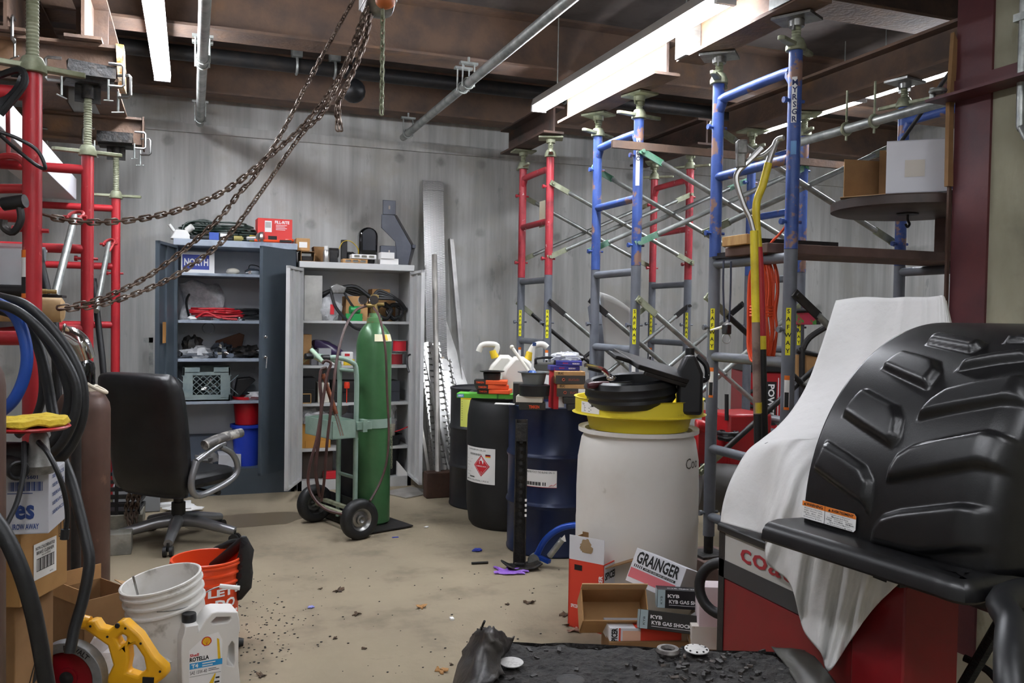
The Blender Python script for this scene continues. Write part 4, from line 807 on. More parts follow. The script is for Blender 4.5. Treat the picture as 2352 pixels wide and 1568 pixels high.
def lean(p0, p1, w, name, label, m, kind='flat', fl=.03, side=None):
    # strip from floor point p0 to wall point p1, width to the right
    p0 = V(p0); p1 = V(p1); d = p1-p0; sd = V(side or (1,0,0)); nn = d.cross(sd).normalized()
    if nn.y > 0: nn = -nn
    sd = nn.cross(d).normalized()
    if sd.x < 0: sd = -sd
    L = d.length; T = fr(p0, sd, d); zz = 1 if (T.to_3x3() @ V((0,0,1))).dot(nn) > 0 else -1
    t = thing(name, label, 'metal strip', T=T, group=SG); mb = MB()
    def b(x0,x1,y0,y1,a,c): mb.box((x0,y0,min(a*zz,c*zz)),(x1,y1,max(a*zz,c*zz)))
    if kind == 'flat': b(0,w,0,L,0,.004)
    elif kind == 'pan': b(0,w,0,L,.03,.034); b(0,.004,0,L,-.0,.03); b(w-.004,w,0,L,-.0,.03); b(0,w,L-.09,L-.03,.034,.05); b(0,.02,L-.1,L,.034,.05)
    elif kind == 'angle': b(0,w,0,L,0,.004); b(0,.004,0,L,0,fl)
    elif kind == 'tube': mb.rod((w/2,0,0),(w/2,L,0),w/2,n=12)
    elif kind == 'grip':
        b(0,.008,0,L,0,.05); b(w-.008,w,0,L,0,.05); b(0,w,0,L,.0,.004)
        nr = int(L/.052)
        for j in range(nr):
            for i in range(3):
                x = w*(.2+.3*i); y = .03+j*.052+(.026 if i % 2 else 0)
                mb.prism([(x+.032*math.cos(a)*1.25, y+.02*math.sin(a)) for a in [k*math.pi/4 for k in range(8)]], *( (.004,.03) if zz > 0 else (-.03,-.004)))
            y = .03+j*.052
            for x in (.0,w): mb.prism([(x-.006,y),(x+.006,y),(x+.006,y+.03),(x-.006,y+.03)], *((.03,.062) if zz > 0 else (-.062,-.03)))
        b(0,w,0,.01,0,.03)
    mb.build('strip', m, t, local=True, ang=0)
    return t
lean((1.92,7.25,0), (1.905,YB-.04,2.6), .185, 'diamond_plate', 'tall diamond plate aluminium tread leaning on the back wall', DIA, 'pan')
lean((2.3,7.3,0), (2.165,YB-.01,2.1), .05, 'aluminium_angle', 'thin aluminium angle standing by itself beside the diamond plate', ALU, 'angle', .05)
lean((2.38,7.0,.0), (2.06,YB-.01,1.35), .1, 'white_strip', 'short pale strip leaning behind the black drum', ALU, 'flat')
lean(ay(1000,1104,6.5), ay(992,585,7.2), .045, 'steel_tube', 'gray tube standing upright in front of the diamond plate', ALUD, 'tube')
lean(ay(1000,1108,6.62), ay(958,790,7.05), .17, 'grip_grating', 'serrated aluminium grating plank nearest the cabinet door', ALU, 'grip')
lean(ay(1034,1060,6.66), ay(1000,832,7.1), .12, 'grip_grating', 'serrated aluminium grating plank with a pale board behind it', ALU, 'grip')
lean(ay(1040,1100,6.8), ay(998,820,7.25), .085, 'pale_board', 'pale cream painted board between the gratings', mat('cream_board','#d2c4b0',.5), 'flat')
lean(ay(1036,1108,6.56), ay(972,818,7.0), .03, 'aluminium_angle', 'slanted aluminium angle crossing the gratings', ALU, 'angle', .03)
lean(ay(1056,1102,6.62), ay(1058,930,6.8), .075, 'bright_flat', 'short wide bright aluminium flat beside the black drum', ALU, 'flat')
lean(ay(985,1120,6.6), ay(960,960,6.85), .03, 'aluminium_angle', 'shortest aluminium angle by the cabinet door', ALUD, 'angle', .03)
# ---------------------------------------------------------------- drums
def pdrum(name, label, c, m, h=.9, r=.29):
    t = thing(name, label, 'drum', (*c,0))
    MB().lathe([(r*.86,0),(r*.93,.03),(r*.985,.15),(r,.32),(r*1.003,.45),(r*1.0,.46),(r*.997,.47),(r,.6),(r*.985,.74),(r*.93,.835),(r*.9,.85),(r*.9,.862),(r*.985,.868),(r*.985,.888),(r*.94,h),(r*.88,h),(r*.86,h-.02),(.001,h-.02)], n=44).build('shell', m, t, local=True)
    return t
def sdrum(name, label, c, m, h=.88, r=.288):
    t = thing(name, label, 'drum', (*c,0)); p = [(r*.97,0),(r*1.0,.006),(r*1.0,.018),(r*.985,.024)]
    for z in (.3,.585): p += [(r*.985,z-.022),(r*1.0,z-.016),(r*1.022,z),(r*1.0,z+.016),(r*.985,z+.022)]
    p += [(r*.985,h-.024),(r*1.0,h-.018),(r*1.0,h-.003),(r*.97,h),(r*.96,h-.014),(.001,h-.014)]
    MB().lathe(p, n=44).build('shell', m, t, local=True); return t
def lab(t, c, r, px0, px1, z0, z1, mats, fn, name='label', lbl=None):
    # label wrapped on a drum: fn draws flat items in metres; angle range found from the view
    cx, cy = c; A0 = math.atan2(-cy, -cx); best = {}
    def px(a): return pr((cx+r*math.cos(a), cy+r*math.sin(a), (z0+z1)/2))[0]
    arr = [A0+R_(k*.5-80) for k in range(321)]
    a0 = min(arr, key=lambda a: abs(px(a)-px0)); a1 = min(arr, key=lambda a: abs(px(a)-px1))
    w = (a1-a0)*r; mb = MB(); fn(mb, w, z1-z0)
    # re-map flat x,y to the drum surface
    out = []
    for p in mb.v: a = a0+p.x/r; rr = r+.0015+p.z; out.append(V((cx+rr*math.cos(a), cy+rr*math.sin(a), z0+p.y)))
    mb.v = out; return mb.build(name, mats, t, ang=30, label=lbl)
def wgrid(mb, x0, y0, x1, y1, z, n=8):
    mb.grid([[V((x0+(x1-x0)*i/n, y, z)) for i in range(n+1)] for y in (y0, y1)])
I4 = Matrix.Identity(4)
WC = (2.02,3.71); BC = (2.094,4.906); KC = (2.04,5.56); K2 = (2.10,6.2)
PDW = mat('drum_white','#dcd9d2',.5,0,'#cfcac0',3,.5,.8,.03,30,col3='#a09888',sc3=6,lo3=.68,hi3=.8)
wd = pdrum('plastic_drum', 'white plastic drum under the yellow pan', WC, PDW, .88, .292)
def scr(mb, w, h): mb.text('Coo', h, Tr(w/2,h/2,0), w)
lab(wd, WC, .2885, 1575, 1600, .72, .77, [mat('pencil','#5c5850',.8)], scr, 'marker_scrawl')
bd = sdrum('steel_drum', 'dark blue steel drum with a white label', BC, mat('drum_blue','#172445',.32,.2,'#131d3a',4))
def f(mb, w, h):
    wgrid(mb,0,0,w,h,0); mb.m = 1; mb.text('SUPREME FT/CT TX5 BLEND ON 15', h*.11, Tr(w*.48,h*.88,.0006), w*.9)
    for k in range(16): wgrid(mb, w*.08+k*w*.03, h*.1, w*.08+k*w*.03+w*(.012+.008*(k%3)), h*.3, .0006, 1)
    mb.rect(w*.6,h*.1,w*.63,h*.3,I4,.0006); mb.rect(w*.66,h*.1,w*.69,h*.3,I4,.0006); mb.m = 2; mb.tube([(w*.78,h*.08,.001),(w*.86,h*.16,.001),(w*.9,h*.12,.001),(w*.99,h*.26,.001)], .0016, n=4); wgrid(mb,0,0,w,h*.02,.0006)
lab(bd, BC, .284, 1203, 1279, .415, .515, [PAPER,INK,INKR], f, lbl='white barcode label')
kd = pdrum('plastic_drum', 'black plastic drum with a red flammable diamond label', KC, mat('drum_black','#1b1c1e',.55,0,'#242526',4,.5,.8,.05,40), .9, .293)
def f(mb, w, h):
    wgrid(mb,0,0,w,h,0); mb.m = 2; c = (w*.62,h*.5); s = h*.3
    mb.grid([[V((c[0]+s*.95*(1-abs(q_/10-1))*(i/8-1), c[1]+s*(q_/10-1), .0008)) for i in range(17)] for q_ in range(21)]); mb.m = 3
    mb.tube([V(((1-k_/6)*a_[0]+k_/6*b_[0],(1-k_/6)*a_[1]+k_/6*b_[1],.001)) for a_,b_ in [((c[0],c[1]-s*.86),(c[0]+s*.8,c[1])),((c[0]+s*.8,c[1]),(c[0],c[1]+s*.86)),((c[0],c[1]+s*.86),(c[0]-s*.8,c[1])),((c[0]-s*.8,c[1]),(c[0],c[1]-s*.86))] for k_ in range(6)], .001, n=4, closed=True)
    mb.add([(c[0]-.016,c[1]+.012,.001),(c[0]+.016,c[1]+.012,.001),(c[0]+.02,c[1]+.03,.001),(c[0]+.008,c[1]+.045,.001),(c[0]+.002,c[1]+.06,.001),(c[0]-.008,c[1]+.042,.001),(c[0]-.018,c[1]+.032,.001)], [(0,1,2,3,4,5,6)])
    mb.text('FLAMMABLE LIQUID', s*.14, Tr(c[0],c[1]-.004,.001), s*1.2, .01); mb.text('3', s*.16, Tr(c[0],c[1]-s*.6,.001)); mb.m = 1
    mb.text('DANGER BY-OL-22', h*.04, Tr(w*.45,h*.93,.0008), w*.6); mb.text('DDDDDDD', h*.05, Tr(w*.42,h*.8,.0008), w*.42,.02); mb.text('METHYL SOLUTION, 1 PCS X', h*.045, Tr(w*.45,h*.07,.0008), w*.78, .01)
    for k in range(6): mb.rect(w*.06,h*(.2+.09*k),w*(.2+.05*(k%3)),h*(.205+.09*k),I4,.0008)
    mb.text('BBBB', h*.04, Tr(w*.3,h*.16,.0008), w*.2,.02)
    mb.rect(w*.74,h*.8,w*.88,h*.83,I4,.0008); mb.m = 2; mb.rect(w*.74,h*.77,w*.88,h*.8,I4,.0008); mb.m = 4; mb.rect(w*.74,h*.745,w*.88,h*.77,I4,.0008)
lab(kd, KC, .2948, 1074, 1137, .31, .545, [PAPER,INK,mat('flam_red','#cf2630',.6),WINK,YEL], f, lbl='white label with a red flame diamond')
k2 = sdrum('steel_drum', 'black ribbed drum with a yellow label at the wall end of the drums', K2, mat('drum_black2','#202124',.45,.1,'#2a2b2e',5))
def f(mb, w, h):
    wgrid(mb,0,0,w,h,0); mb.m = 1; wgrid(mb,0,h*.8,w,h,.0006); mb.m = 2
    mb.text('DNA', h*.06, Tr(w*.3,h*.93,.001), w*.4, .02)
    for k in range(9): mb.rect(w*.08,h*(.25+.06*k),w*(.55+.1*(k%3)),h*(.265+.06*k),I4,.0008)
    mb.rect(w*.75,h*.05,w*.92,h*.14,I4,.0008)
lab(k2, K2, .2845, 1058, 1100, .58, .86, [mat('lime_label','#dce06a',.6),YEL,INK], f, lbl='yellow label with fine print')
# yellow pan on the white drum
YP = mat('pan_yellow','#e6d23a',.45,0,'#d2bc2c',6,.5,.8,col3='#8c7c3a',sc3=9,lo3=.7,hi3=.8)
t = thing('drum_pan', 'big yellow drum funnel pan on the white drum', 'pan', (*WC,.882))
MB().lathe([(.2,0),(.235,.0),(.25,.06),(.305,.072),(.32,.075),(.305,.08),(.305,.145),(.312,.15),(.298,.15),(.292,.09),(.1,.08),(.001,.08)], n=48).build('bowl', YP, t, local=True)
def f(mb, w, h):
    wgrid(mb,0,0,w,h,0); mb.m = 1; mb.text('New', h*.2, Tr(w*.15,h*.8,.0006), w*.14); 
    for k in range(4): mb.rect(w*.2,h*(.15+.14*k),w*(.55+.08*(k%2)),h*(.19+.14*k),I4,.0006)
    mb.rect(w*.62,h*.6,w*.95,h*.78,I4,.0006)
lab(t, WC, .3045, 1336, 1377, .967, 1.018, [PAPER,INK], f, lbl='white shipping label')
zp = .965
def C(px,py,z): return az(px,py,z)
# things on the pan
o = thing('drain_pan', 'round black drain pan tilted on the yellow pan', 'pan', T=Tr(*ad(1450,915,4.06).to_tuple()[:2],zp+.04) @ Ry(R_(-5)) @ Rx(R_(2)) @ Matrix.Diagonal((.92,.92,1,1)))
MB().lathe([(.2,0),(.225,.03),(.222,.045),(.232,.06),(.228,.08),(.236,.095),(.225,.12),(.2,.128),(.19,.12),(.18,.03),(.001,.03)], n=44).build('body', BLK, o, local=True)
t = thing('black_tray', 'flat black lid propped on the round drain pan', 'lid', T=fr(ad(1560,862,4.02), ad(1408,815,3.85)-ad(1560,862,4.02), (.45,.9,.1)))
MB().box((-.06,-.1,-.01),(.3,.14,.012)).box((.3,-.03,-.008),(.38,.05,.01)).box((-.06,-.1,.012),(.25,-.08,.03)).build('plate', BLKS, t, local=True, bevel=.004)
t = thing('oil_jug', 'black plastic oil jug standing on the yellow pan', 'jug', T=Tr(*ad(1582,935,4.0).to_tuple()[:2],zp+.01) @ Rz(-.5) @ Matrix.Diagonal((1.05,1.05,1.18,1)))
MB().prism([(-.055,0),(.055,0),(.055,.16),(.035,.2),(.02,.23),(-.02,.23),(-.05,.17)], -.07, .07, Rx(R_(90))).build('body', BLK, t, local=True, bevel=.014)
MB().tube([(.05,0,.13),(.075,0,.14),(.07,0,.19),(.03,0,.225)], .012, sub=4).build('handle', BLK, t, local=True)
MB().rod((-.0,0,.225),(-.0,0,.255),.02).build('cap', BLK, t, local=True)
t = thing('screwdriver', 'dark red handled screwdriver on the drain pan', 'screwdriver', tuple(ad(1370,885,3.6)))
a, b, c = ad(1351,886,3.92), ad(1398,880,3.95), ad(1452,877,3.98)
MB().tube([a,a.lerp(b,.2),a.lerp(b,.6),b], [.012,.017,.015,.009], n=10).build('handle', mat('maroon','#4a1a22',.35), t); MB().rod(b,c,.0045).build('shaft', CHROME, t)
t = thing('ratchet', 'chrome ratchet handle sticking out over the pan', 'wrench', tuple(ad(1400,860,3.8)))
a, b, c = ad(1344,838,3.75), ad(1384,848,3.8), ad(1404,868,3.82); MB().tube([a,b,c],[.009,.008,.012],n=8,sub=4).sph(tuple(c),(.022,.022,.014)).build('handle', CHROME, t); MB().rod(a.lerp(b,.2)-V((0,0,.012)),a.lerp(b,.9)-V((0,0,.012)),.006).build('grip', BLK, t)
# things on the blue and black drums
zb = .882; ztk = .902
def stk(name, label, cat, m, px, py_b, z, sx, sy, sz, dep, rz, group=None, bev=.003, at=None):
    p = ad(px, py_b, dep) if at is None else V(at)
    o = MB().box((-sx/2,-sy/2,0),(sx/2,sy/2,sz)).build(name, m, None, local=True, bevel=bev, ang=0); o.location = (p.x,p.y,z); o.rotation_euler = (0,0,rz); PW[o] = Tr(p.x,p.y,z) @ Rz(rz); o['_d'] = (sx,sy,sz)
    return setp(o, label, cat, group)
VW = -.35      # roughly square to the viewer
TIMB = mat('carton_black','#26241f',.6)
for k, (px, z, dx, lb) in enumerate(((1340,0,0,'lowest black bearing carton with orange lettering on the blue drum'),(1330,.038,0,'second black bearing carton from the blue drum lid'))):
    o = stk('bearing_carton', lb, 'box', TIMB, px, 930, zb+z, .19, .15, .036, 5.0, VW, 'bearing cartons on the blue drum', .002)
    MB().text('TIMKEN', .022, face((.03,-.0765,.019)), .09, .03).build('lettering', ORNG, o, local=True, ang=0)
for k, (px, z, lb) in enumerate(((1312,.077,'brown and black carton under the top brown one'),(1305,.15,'topmost brown and black carton of the stack'))):
    o = stk('parts_carton', lb, 'box', CARD, px, 900, zb+z, .17, .14, .07, 5.0, VW+.1*k, 'brown and black cartons on the blue drum', .002)
    mb = MB(); mb.rect(-.085,.0,.085,.048,face((0,-.0712,0))); mb.m = 1; mb.ring((-.04,.024,.001),.007,.002,face((0,-.0715,0)),n=14,k=4).text('EUCLID', .012, face((.02,-.0722,.024)), .06); mb.m = 2; mb.text('EUC', .012, face((-.055,-.072,.06)), .03,.03)
    if k == 0: mb.m = 3; mb.rect(.035,.004,.083,.046,face((0,-.0722,0))); 
    mb.build('printing', [mat('carton_char','#3a3632',.6), mat('print_rust','#b04a30',.6), INK, PAPER], o, local=True, ang=0)
PURP = mat('carton_navy','#2a2c86',.5)
for k, (px, z, lb) in enumerate(((1300,.222,'lower navy blue carton on the stack'),(1306,.25,'upper navy blue carton on the stack'))):
    o = stk('blue_carton', lb, 'box', PURP, px-6+6*k, 860, zb+z, .17-.02*k, .12, .026, 5.05, VW+.1-.15*k, 'navy cartons', .002)
    mb = MB().text('MOOG', .007, face((-.02,-.0612,.014)), .03,.02); mb.build('red_lettering', INKR, o, local=True, ang=0); MB().text('RESIDEO', .008, face((.04,-.0612,.012)), .04,.02).build('white_lettering', WINK, o, local=True, ang=0)
p = ad(1300,832,5.1); lump((p.x,p.y,zb+.277), (.09,.06,.025), .4, 14, 70).top('film_bag', FILM, 'crumpled clear bag on the navy cartons', 'bag')
o = stk('red_carton', 'tall red and white carton standing behind the brown cartons', 'box', INKR, 1271, 930, zb, .03, .12, .24, 5.05, VW+.2, None, .002); MB().box((.0155,-.058,.01),(.05,.058,.16)).build('white_face', PAPER, o, local=True)
p = ad(1250,940,4.95)
for k, (px, dz, m, sz, lb) in enumerate(((1218,0,TIMB,.04,'black and orange bearing carton under the cream one'),(1213,.042,mat('cream_carton','#d8d2c4',.7),.035,'cream carton under the black dish'))):
    o = stk('bearing_carton' if k == 0 else 'cream_carton', lb, 'box', m, px+4, 932, zb+dz, .15, .12, sz, 4.98, VW-.1*k, None, .002)
    if k == 0: MB().text('TIMKEN', .018, face((.01,-.0615,.018)), .06,.03).build('lettering', ORNG, o, local=True, ang=0)
o = stk('bearing_carton', 'black bearing carton with orange lettering beside the gray funnel', 'box', TIMB, 1205, 905, zb+.0, .14, .12, .13, 5.25, VW, None, .003); MB().text('TIMKEN', .018, face((.04,-.0615,.085)), .045,.03).build('lettering', ORNG, o, local=True, ang=0)
p = ad(1227,900,4.97); MB().lathe([(.085,0),(.09,.06),(.075,.065),(.001,.065)], Tr(p.x,p.y,zb+.078), n=30).top('black_dish', BLK, 'round black tub under the gray funnel dish', 'tub')
MB().lathe([(.06,0),(.072,.06),(.092,.066),(.092,.07),(.07,.068),(.05,.01),(.001,.01)], Tr(p.x-.005,p.y,zb+.144), n=30).top('funnel_dish', mat('dish_gray','#7e8284',.4,.5), 'gray flanged metal dish on the black tub', 'dish')
t = thing('hand_pump', 'slim white hand pump with a blue base standing in the gray dish', 'pump', (p.x-.015,p.y,zb+.156))
MB().lathe([(.03,0),(.03,.05),(.015,.065),(.001,.066)], n=16).build('base', mat('pump_blue','#3a64b0',.4), t, local=True); MB().rod((0,0,.06),(.01,0,.21),.007).build('tube', WHT, t, local=True); MB().rod((.01,0,.205),(.011,0,.225),.011).build('cap', mat('pump_cap','#2a4478',.4), t, local=True)
a, b = ad(1176,797,5.0), ad(1214,852,4.95); MB().rod(a,b,.009).sph(tuple(a),.013).top('white_tube', mat('tube_cream','#e6e2d4',.5), 'cream plastic tube leaning from the jugs to the gray dish', 'tube')
ORC = mat('carton_orange','#e2541e',.5)
for k, (px, z, rz, lb) in enumerate(((1137,.03,-.5,'lowest orange and black carton on the green box'),(1130,.058,-.25,'middle orange and black carton on the green box'),(1128,.086,-.4,'top orange and black carton on the green box'))):
    o = stk('orange_carton', lb, 'box', ORC, px, 900, ztk+z, .2, .12, .027, 5.4, rz, 'orange and black cartons', .005)
    MB().box((-.101,-.061,.001),(-.03,.061,.0275)).build('black_end', TIMB, o, local=True); MB().text('TIMKEN', .012, face((-.065,-.0625,.014)), .05,.02).build('lettering', ORNG, o, local=True, ang=0)
o = stk('green_carton', 'long bright green carton on the black drums', 'box', mat('carton_green','#5cb83a',.5), 1118, 912, ztk, .36, .12, .029, 5.42, -.45, None, .003)
mb = MB().rect(-.175,.005,-.135,.024,face((0,-.0612,0))); mb.m = 1; mb.text('SKF', .01, face((-.155,-.0618,.015)), .028,.03); mb.m = 2; mb.box((.07,-.0625,0),(.08,.0,.0295)); mb.build('printing', [mat('label_blue',0), WINK, mat('dark_green','#2c6a1c',.5)], o, local=True, ang=0)  # includes a narrow darker green band over front and top
p = ad(1130,868,5.4); MB().lathe([(.05,0),(.055,.04),(.05,.045),(.075,.05),(.078,.055),(.05,.054),(.04,.01),(.001,.01)], Tr(p.x,p.y,ztk+.114), n=28).top('black_bearing_cup', BLKS, 'dark flanged cup on the orange cartons', 'cup')
stk('paper_scrap', 'torn paper scrap on the rim between the drums', 'paper', PAPER, 1160, 922, zb+.002, .12, .05, .006, 5.2, -.5, None, .001)
# jugs behind
JUG = mat('jug_white','#dcdad0',.45,0,alpha=1)
for k, (px, dep, hx, lb) in enumerate(((1190,5.55,1,'translucent white jug with a spout hose, closer to the blue drum'),(1157,5.75,-1,'translucent white jug with a curled spout hose, farther back'))):
    p = ad(px, 900, dep); t = thing('fluid_jug', lb, 'jug', (p.x,p.y,.885), -.3, 'white fluid jugs')
    MB().prism([(-.1,0),(.1,0),(.105,.02),(.105,.19),(.07,.24),(.03,.27),(-.03,.27),(-.09,.2),(-.105,.16),(-.105,.02)], -.06, .06, Rx(R_(90))).build('body', JUG, t, local=True, bevel=.022)
    MB().rod((.06*hx,0,.25),(.075*hx,0,.3),.026,n=16).build('cap', YEL, t, local=True); MB().tube([(.07*hx,0,.29),(.1*hx,0,.34),(.15*hx,0,.35),(.18*hx,0,.33)] if k == 0 else [(-.06,0,.28),(-.05,0,.33),(-.1,0,.34),(-.15,0,.33),(-.17,0,.29)], .02, n=10, sub=4).build('spout', JUG, t, local=True)
# wooden stand that carries the jugs is the drum tops; black handled case behind
p = ad(1240,840,5.9); t = thing('tool_case', 'dark case with a handle behind the white jugs', 'case', (p.x,p.y,.9)); MB().box((-.12,-.08,0),(.15,.08,.2)).build('body', mat('case_gray2','#4c4c48',.6), t, local=True, bevel=.008); MB().tube([(-.06,-.08,.2),(-.055,-.08,.235),(.07,-.08,.235),(.075,-.08,.2)],.01,sub=3).build('handle', BLK, t, local=True); MB().box((-.11,-.1,0),(.1,-.082,.12)).build('white_front', PAPER, t, local=True)
# ---------------------------------------------------------------- jack post and blue dolly
t = thing('jack_stand', 'dark steel channel post on a dished foot in front of the blue drum', 'stand', (1.72,4.53,0))
p0 = V((1.725,4.51,.03)); p1 = V((1.775,4.545,.83)); M = fr(p0, V((.93,-.34,0)), p1-p0); L = (p1-p0).length
mb = MB(M).box((-.035,0,-.03),(-.028,L,.03)).box((.028,0,-.03),(.035,L,.03)).box((-.035,0,-.03),(.035,L,-.024)); mb.box((-.03,L-.12,-.0),(.03,L-.02,.034)); mb.build('channel', GRIME, t, ang=0, bevel=.002)
mb = MB(M); 
for k in range(4): mb.rect(.036-.0,L*.36+.026*k,.036+.012,L*.36+.016+.026*k,I4,.031)
mb = MB(M)
for k in range(14): mb.bc((.0,L*.3+.04*k,.031),(.016,.018,.002))
mb.build('slots', INK, t, kind='stuff'); mb = MB(M)
for k in range(4): mb.bc((.03,L*.34+.028*k,.032),(.011,.014,.002))
mb.build('index_marks', PAPER, t)
MB().grid([[V((1.735+x*.1, 4.5+y*.065, .012+.035*max(abs(x)-.55,0)**1*1.6+.012*max(abs(y)-.6,0))) for x in [i/6-1 for i in range(13)]] for y in [j/4-1 for j in range(9)]]).build('foot', GRIME, t, solid=.008)
t = thing('drum_dolly', 'bright blue drum dolly handle with a caster beside the blue drum', 'dolly', tuple(ad(1280,1270,4.98).to_tuple()[:2])+(0,))
DB = mat('dolly_blue','#1d48a8',.3,.2); a = [ad(1232,1276,4.93), ad(1252,1240,4.9), ad(1285,1214,4.88), ad(1330,1205,4.84), ad(1400,1208,4.82)]
MB().tube(a, .018, n=12, sub=5).build('tube_frame', DB, t); MB().rod(ad(1262,1277,4.88),ad(1292,1238,4.85),.017).build('tube_brace', GALV, t)
p = ad(1228,1278,4.93); MB().rod((p.x-.015,p.y-.02,.035),(p.x+.015,p.y+.02,.035),.035,n=18).build('caster', GALV, t); MB().bar(ad(1232,1276,4.93),ad(1262,1290,4.88),.03,.02).build('caster_fork', DB, t)
T = fr(ad(1292,1240,4.84), CR, CU); MB().add([(-.028,-.012,0),(.02,-.008,0),(.012,.03,0)],[(0,1,2)],T).build('warning_triangle', PAPER, t, label='white triangular sticker')
# ---------------------------------------------------------------- boxes by the white drum
def tri(z): return z
CRED = mat('carton_orange_red','#d8402a',.6,0,'#c43424',4,.5,.8)
def hbox(t, sx, sy, sz, m, th=.004, name='shell', flaps=None, mi=None):
    mb = MB(); x, y = sx/2, sy/2
    for a, b in (((-x,-y,0),(x,y,th)),((-x,-y,0),(x,-y+th,sz)),((-x,y-th,0),(x,y,sz)),((-x,-y,0),(-x+th,y,sz)),((x-th,-y,0),(x,y,sz))): mb.box(a,b)
    return mb.build(name, m, t, local=True, ang=0)
a = az(1304,1437); b = az(1394,1459); rz = math.atan2(b.y-a.y, b.x-a.x); M = Tr(a.x,a.y,0) @ Rz(rz) @ Tr(.09,.062,0)
t = thing('shipping_carton', 'tall orange red carton with its white flap raised, next to the white drum', 'box', T=M)
hbox(t, .18, .124, .31, [CRED]); MB().box((-.089,-.0615,.305),(.089,-.0585,.42)).build('front_flap', CARDW, t, local=True, label='stained white flap'); MB().box((-.089,.0585,.305),(.089,.0615,.41)).box((-.0895,-.058,.305),(-.0865,.058,.4),).build('rear_flap', CARDD, t, local=True)
MB().prism([(0,0),(.14,.06),(.14,.064),(0,.004)],-.055,.055,Tr(.09,0,.29) @ Rx(R_(90))).build('side_flap', CARDD, t, local=True)
mb = MB().box((.0905,-.06,.2),(.0915,.06,.305)); mb.m = 1; mb.text('SPICER', .035, fr(V((.0925,0,.255)),(0,1,0),(0,0,1)), .11, .04); mb.build('side_print', [CARDW, INK], t, local=True, ang=0)
mb = MB().text('SPICER', .02, fr(V((.075,-.064,.22)),(0,0,1),(-1,0,0)), .08, .03).text('SPICER', .016, face((-.055,-.064,.1)), .04,.03); mb.m = 1; mb.rect(-.06,.265,-.02,.29,face((0,-.0638,0))); mb.build('print', [WINK, INK], t, local=True, ang=0)
mb = lump((0,0,0),(.03,.002,.03),.3,8,5); mb.v = [Tr(.0,-.063,.35) @ p for p in mb.v]; mb.build('stain', mat('stain_brown','#a08868',.9), t, local=True)
# tipped brown carton
t = thing('shipping_carton', 'open brown carton tipped toward the aisle beside the white lettered carton', 'box', T=fr(ad(1412,1388,3.42), (.93,-.3,0.0), (.22,.55,.75)))
T = Matrix.Identity(4)
mb = MB(); x, y, z = .13, .065, .14; th = .004
for a_, b_ in (((-x,-y,-z),(x,y,-z+th)),((-x,-y,-z),(x,-y+th,0)),((-x,y-th,-z),(x,y,0)),((-x,-y,-z),(-x+th,y,0)),((x-th,-y,-z),(x,y,0))): mb.box(a_,b_)
mb.build('shell', CARD, t, local=True, ang=0); MB().box((-x,y-.002,0),(x,y+.002,.05),).build('top_flap', CARDL, t, local=True)
def obx(name, label, px, py, dep, xd, yd, sx, sy, sz, m, group=None):
    t = thing(name, label, 'box', T=fr(ad(px,py,dep), xd, yd), group=group)   # origin: lower front corner, x along the front, y up, z toward viewer
    MB().box((0,0,-sz),(sx,sy,0)).build('shell', m, t, local=True, bevel=.002, ang=0); return t
t = obx('lettered_carton', 'white carton with big black block lettering and a pink band, tilted on the pile', 1436, 1332, 3.56, (.542,-.785,-.2), (.355,.032,.836), .225, .14, .22, CARDW)
PINK = mat('carton_pink','#cf6a72',.6); mb = MB(); mb.text('GRAINGER', .05, Tr(.11,.108,.0015), .19, .03); mb.rect(.055,.066,.2,.076,I4,.001); 
for k in range(5): mb.rect(.014+.008*k,.066,.018+.008*k,.078,I4,.001)
mb.m = 1; mb.rect(.004,.02,.206,.06,I4,.001); mb.m = 2; mb.text('FOR THE ONES WHO GET IT DONE', .006, Tr(.128,.071,.0018), .13)
mb.m = 0; S = fr(V((.2215,0,0)),(0,0,-1),(0,1,0)); mb.text('GRAINGER', .05, S @ Tr(.13,.09,0), .16, .03); mb.m = 1; mb.rect(.0,.02,.09,.05,S); mb.build('printing', [INK,PINK,WINK], t, local=True, ang=0)
KG = 'black shock absorber cartons'
for k, (px, py, dep, xd, lb) in enumerate(((1509,1395,3.36,(.9,-.43,-.02),'upper black shock absorber carton lying under the white lettered carton'),(1468,1442,3.3,(.9,-.41,-.08),'lower black shock absorber carton lying on the flat crushed carton'))):
    t = obx('shock_carton', lb, px, py, dep, xd, (.1,.1+.2*k,.97), .33, .07, .09, TIMB if k else mat('carton_black2','#16161a',.45), KG)
    mb = MB().rect(.001,.001,.03,.069,I4,.001); mb.m = 1; mb.text('KYB', .013, Tr(.062,.047,.001), .045, .04).text('KYB GAS SHOCK ABSORBER', .014, Tr(.17,.026,.001) if True else I4, .25, .03).rect(.045,.012,.2,.0135,I4,.001)
    mb.m = 2; mb.text('KYB', .008, fr(V((.016,.03,.0015)),(0,1,0),(-1,0,0)), .03)
    U = fr(V((0,.0712,0)),(1,0,0),(0,0,-1)); mb.m = 1; mb.text('KYB GAS SHOCK', .016, U @ Tr(.12,.03,0), .16, .02); mb.m = 0; mb.add([(-.001,.001,0),(-.001,.069,0),(-.001,.069,-.09),(-.001,.001,-.09)],[(0,1,2,3)])
    mb.build('printing', [mat('pale_teal','#a8bcc0',.6), WINK, INK], t, local=True, ang=0)
t = obx('flat_carton', 'flat crushed red and white carton at the bottom of the pile', 1400, 1478, 3.34, (.96,-.27,-.02), (.02,.05,1), .28, .06, .14, [CARDW])
